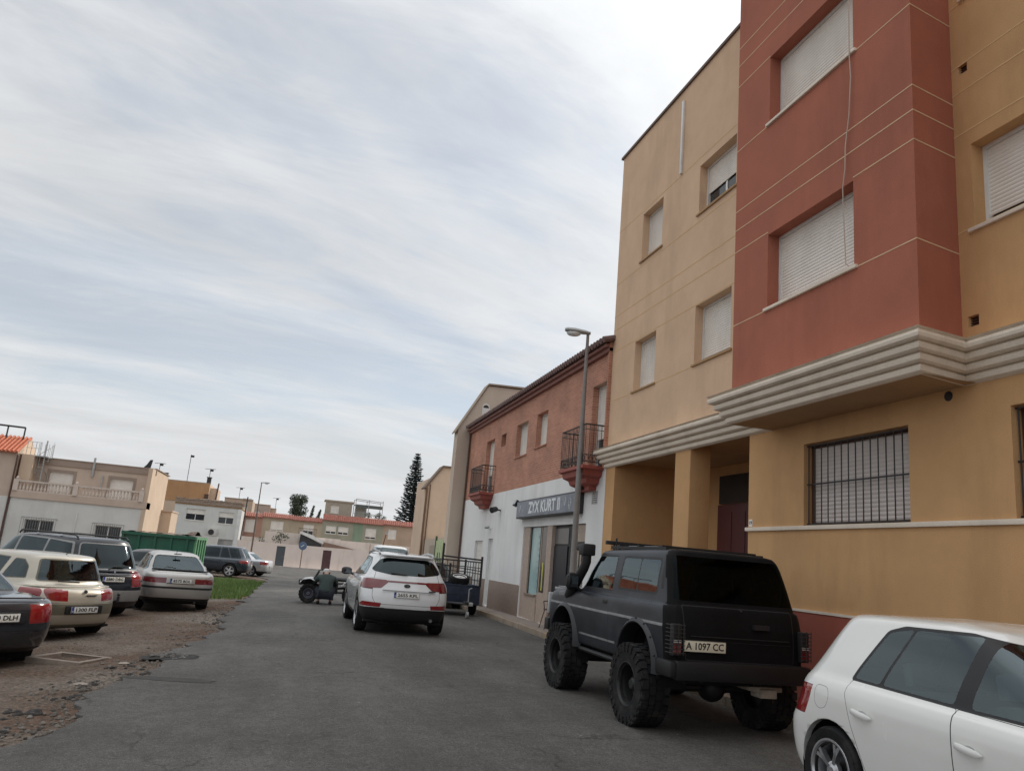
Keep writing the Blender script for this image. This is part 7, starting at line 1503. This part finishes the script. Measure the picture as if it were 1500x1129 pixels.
# green skip
def skip():
    t = thing('green_skip', 'long green open-top skip container with a ribbed pale green end', 'skip', (-6.4, 35.5, -.5), -.07, world=False); g = mat('skip_green', (.016, .105, .065), .5, 0, .2, 3, dirt=((.07, .10, .06), .4, 2, (1, 1, .5))); gl = mat('skip_light_green', (.13, .33, .17), .5, 0, .2, 3); X0, X1, Y0, Y1, zt = .25, 2.95, -1.2, 1.2, 2.05
    mb = MB(); mb.box(X0, X1, Y0, Y0+.05, .15, zt); mb.box(X0, X1, Y1-.05, Y1, .15, zt); mb.box(X0, X0+.05, Y0+.05, Y1-.05, .15, zt); mb.box(X0+.05, X1-.05, Y0+.05, Y1-.05, .15, .2); mb.build('side', g, t)
    mb = MB(); x = X0
    while x < X1: mb.box(x, x+.09, Y0-.06, Y0-.002, .2, zt-.08); x += .6
    mb.box(X0-.02, X1+.02, Y0-.08, Y0+.03, zt-.1, zt+.02); mb.box(X0-.02, X1+.02, Y0-.07, Y0-.001, 1.15, 1.22); mb.build('ribs', g, t)
    mb = MB(); mb.box(X1-.05, X1, Y0+.06, Y1-.06, .15, zt-.2, 1)
    for k in range(5): y = Y0+.04+(Y1-Y0-.24)*k/4; mb.box(X1+.002, X1+.09, y, y+.16, .15, zt)
    mb.box(X1+.002, X1+.1, Y0+.0, Y1, zt-.1, zt+.0); mb.box(X1+.002, X1+.1, Y0, Y1, .95, 1.05); mb.build('end_gate', [gl, g], t)
    mb = MB(); rows = []
    for i in range(20):
        for j in range(6): rows.append((X0+.1+(X1-X0-.2)*i/19, Y0+.1+(Y1-Y0-.2)*j/5, zt-.02+.13*fbm(i*.6, j*.9)+(.14 if i > 16 and 1 < j < 4 else 0)))
    mb.add(rows, [[i*6+j, i*6+j+1, (i+1)*6+j+1, (i+1)*6+j] for i in range(19) for j in range(5)]); mb.build('rubble_fill', mat('brown_rubble', (.13, .09, .075), .95, 0, .4, 5, .6, 30), t)
skip()
# trees
def araucaria():
    x, y = 16.05, 110.; t = thing('norfolk_pine', 'tall dark conical pine with tiered branches above the red roofs', 'tree', (x, y, -.6)); mb = MB(); mb.tube([(x, y, -.6), (x, y, 8), (x, y, 15.2)], [.35, .22, .03], 8); mb.build('trunk', mat('pine_bark', (.05, .04, .035), .9), t)
    mb = MB(); z = 4.2
    while z < 15.3:
        q = (15.4-z)/11.2; r = (2.45*q**.75+.12)*random.uniform(.9, 1.1); n = 8
        for k in range(n):
            a = 2*pi*k/n+z*1.7; rr = r*random.uniform(.72, 1.12)*(1.0 if cos(a) < 0 else .80); m = max(3, int(rr/.13))
            for i in range(m):
                s = (i+.5)/m; p = Vector((x+rr*s*cos(a), y+rr*s*sin(a), z+.30*s*s*rr-.12*rr*s+random.gauss(0, .03)))
                for _ in range(7):
                    d = Vector((cos(a)+random.gauss(0, .6), sin(a)+random.gauss(0, .6), random.uniform(.1, .9))).normalized()*random.uniform(.16, .36); e = d.cross(Vector((random.gauss(0, 1), random.gauss(0, 1), random.gauss(0, 1)))).normalized()*.085
                    mb.add([p-e, p+e, p+d], [[0, 1, 2]], random.choice((0, 0, 1)))
        z += random.uniform(.26, .36)
    mb.build('foliage', M_araleaf, t)
araucaria()
def round_tree(x, y, z0, z1, r, lab, name='broad_tree', n=20, leaves=200, s=.12):
    t = thing(name, lab, 'tree', (x, y, -.6)); mb = MB(); mb.tube([(x, y, -.6), (x+.1, y, z0), (x, y, z0+(z1-z0)*.5)], [.25, .2, .08], 7); cs = []
    for k in range(n):
        a = random.random()*6.28; q = r*.62*sqrt(random.random()); c = (x+q*cos(a), y+q*sin(a), z0+(z1-z0)*random.uniform(.12, .85)); cs.append(c); mb.tube([(x, y, z0-.3), ((x+c[0])/2, (y+c[1])/2, (z0+c[2])/2), c], [.08, .05, .02], 5)
    mb.build('trunk', mat('tree_bark', (.09, .07, .055), .9, 0, .3, 8), t); mb = MB(); [leafball(mb, c, r*.42, leaves, s) for c in cs]; mb.build('crown', M_leaf, t)
round_tree(.75, 106, 4.2, 7.9, 1.45, 'round topped dark tree behind the left part of the red roofs')
for x, z1, dx, lab in ((2.4, 6.5, .35, 'narrow leaning dark cypress right of the round topped tree'), (3.15, 6.05, .5, 'smaller leaning dark cypress nearest the roof room')):
    t = thing('cypress', lab, 'tree', (x, 107, -.6)); mb = MB(); mb.tube([(x, 107, -.6), (x, 107, 4.5), (x+dx, 107, z1)], [.14, .1, .02], 6); mb.build('trunk', mat('tree_bark', (.09, .07, .055), .9), t); mb = MB()
    for k in range(9): s = k/8; leafball(mb, (x+dx*s, 107, 4.0+(z1-4.0)*s), .34*(1-.75*s)+.05, 70, .1, 1.3)
    mb.build('crown', M_leaf, t)
# ------------------------------------------------------------------ sky, sun, camera
def world():
    w = bpy.data.worlds.new('World'); S.world = w; w.use_nodes = True; nt = w.node_tree; N = nt.nodes; L = nt.links; bg = N['Background']
    sky = N.new('ShaderNodeTexSky'); sky.sky_type = 'NISHITA'; sky.sun_disc = False; sky.sun_elevation = SUN_EL; sky.sun_rotation = SUN_AZ; sky.dust_density = .3; sky.ozone_density = 1.5
    tc = N.new('ShaderNodeTexCoord'); sp = N.new('ShaderNodeSeparateXYZ'); L.new(tc.outputs['Generated'], sp.inputs[0])
    def math_(op, a, b=None, c=None):
        n = N.new('ShaderNodeMath'); n.operation = op
        for i, x in enumerate((a, b, c)):
            if x is None: continue
            if isinstance(x, (int, float)): n.inputs[i].default_value = x
            else: L.new(x, n.inputs[i])
        return n.outputs[0]
    zz = math_('ADD', math_('MAXIMUM', sp.outputs[2], 0.), .16)
    cx = N.new('ShaderNodeCombineXYZ'); L.new(math_('DIVIDE', sp.outputs[0], zz), cx.inputs[0]); L.new(math_('DIVIDE', sp.outputs[1], zz), cx.inputs[1])
    def noise(scale, stretch, rot, det, rough, seed=0, dist=0):
        m0 = N.new('ShaderNodeMapping'); m0.inputs['Rotation'].default_value = (0, 0, -rot); L.new(cx.outputs[0], m0.inputs[0]); mp = N.new('ShaderNodeMapping'); mp.inputs['Scale'].default_value = stretch; mp.inputs['Location'].default_value = (seed, seed*.7, 0); L.new(m0.outputs[0], mp.inputs[0])
        n = N.new('ShaderNodeTexNoise'); n.inputs['Scale'].default_value = scale; n.inputs['Detail'].default_value = det; n.inputs['Roughness'].default_value = rough; n.inputs['Distortion'].default_value = dist; L.new(mp.outputs[0], n.inputs[0]); return n.outputs['Fac']
    def rng(v, a, b, c, d):
        r = N.new('ShaderNodeMapRange'); r.interpolation_type = 'SMOOTHSTEP'; r.inputs[1].default_value = a; r.inputs[2].default_value = b; r.inputs[3].default_value = c; r.inputs[4].default_value = d; L.new(v, r.inputs[0]); return r.outputs[0]
    big = noise(*SKY['big']); fine = noise(*SKY['fine']); shade = noise(*SKY['shade'])
    cov = math_('ADD', math_('MULTIPLY', big, .68), math_('MULTIPLY', fine, .32))
    cov = math_('ADD', cov, rng(sp.outputs[2], .0, .30, SKY['hz'], 0.))
    fac = rng(cov, SKY['lo'], SKY['hi'], SKY['min'], 1.)
    # cloud brightness: thin and thick veil, brighter towards the hidden sun
    vs = N.new('ShaderNodeVectorMath'); vs.operation = 'DOT_PRODUCT'; L.new(tc.outputs['Generated'], vs.inputs[0]); vs.inputs[1].default_value = SUN_DIR
    glow = math_('MULTIPLY_ADD', math_('POWER', math_('MAXIMUM', vs.outputs['Value'], 0.), 9.), SKY['glow'], 1.)
    zen = rng(sp.outputs[2], SKY['zen'][0], 1., SKY['zen'][1], SKY['zen'][2])
    br = math_('MULTIPLY', math_('MULTIPLY', rng(shade, .3, .7, SKY['sh'][0], SKY['sh'][1]), glow), zen)
    cc = N.new('ShaderNodeVectorMath'); cc.operation = 'SCALE'; cc.inputs[0].default_value = SKY['col']; L.new(br, cc.inputs['Scale'])
    mx = N.new('ShaderNodeMix'); mx.data_type = 'RGBA'; L.new(fac, mx.inputs['Factor']); L.new(sky.outputs[0], mx.inputs['A']); L.new(cc.outputs[0], mx.inputs['B'])
    L.new(mx.outputs['Result'], bg.inputs['Color']); bg.inputs['Strength'].default_value = .1
SUN_EL = radians(30); az = radians(58)     # azimuth from +Y towards +X
SUN_DIR = Vector((sin(az)*cos(SUN_EL), cos(az)*cos(SUN_EL), sin(SUN_EL))); SUN_AZ = az
SKY = dict(big=(.75, (.40, 1, 1), .30, 6, .56, 3.1, .4), fine=(3.2, (.42, 1, 1), .22, 10, .64, 7.3, .6), shade=(1.8, (.45, 1, 1), .25, 9, .62, 1.7, .5), lo=.36, hi=.54, min=.60, hz=.05, glow=.75, zen=(.5, 1., 2.1), sh=(.91, 1.07), col=(6.85, 7.0, 7.15))
world()
sl = bpy.data.lights.new('sun', 'SUN'); sl.energy = 2.0; sl.angle = radians(1.5); sl.color = (1, .93, .83); so = bpy.data.objects.new('sun', sl); COL.objects.link(so); so.rotation_euler = (-SUN_DIR).to_track_quat('-Z', 'Y').to_euler()
cam = bpy.data.cameras.new('camera'); cam.sensor_width = 36; cam.lens = 27.62; cam.clip_start = .05; cam.clip_end = 5000; co = bpy.data.objects.new('camera', cam); COL.objects.link(co)
rt, up, fw = (0.959084, -0.270529, 0.083498), (-0.137794, -0.188389, 0.97238), (0.247327, 0.944099, 0.217958)
co.matrix_world = Matrix(((rt[0], up[0], -fw[0], 0), (rt[1], up[1], -fw[1], 0), (rt[2], up[2], -fw[2], 1.65), (0, 0, 0, 1))); S.camera = co
vs_ = S.view_settings; vs_.view_transform = 'Standard'; vs_.look = 'None'; vs_.gamma = 1; vs_.use_curve_mapping = False; vs_.exposure = 0.12
S.render.engine = 'CYCLES'; S.cycles.max_bounces = 10; S.cycles.transparent_max_bounces = 24
for o in bpy.data.objects:
    if '_world' in o: del o['_world']
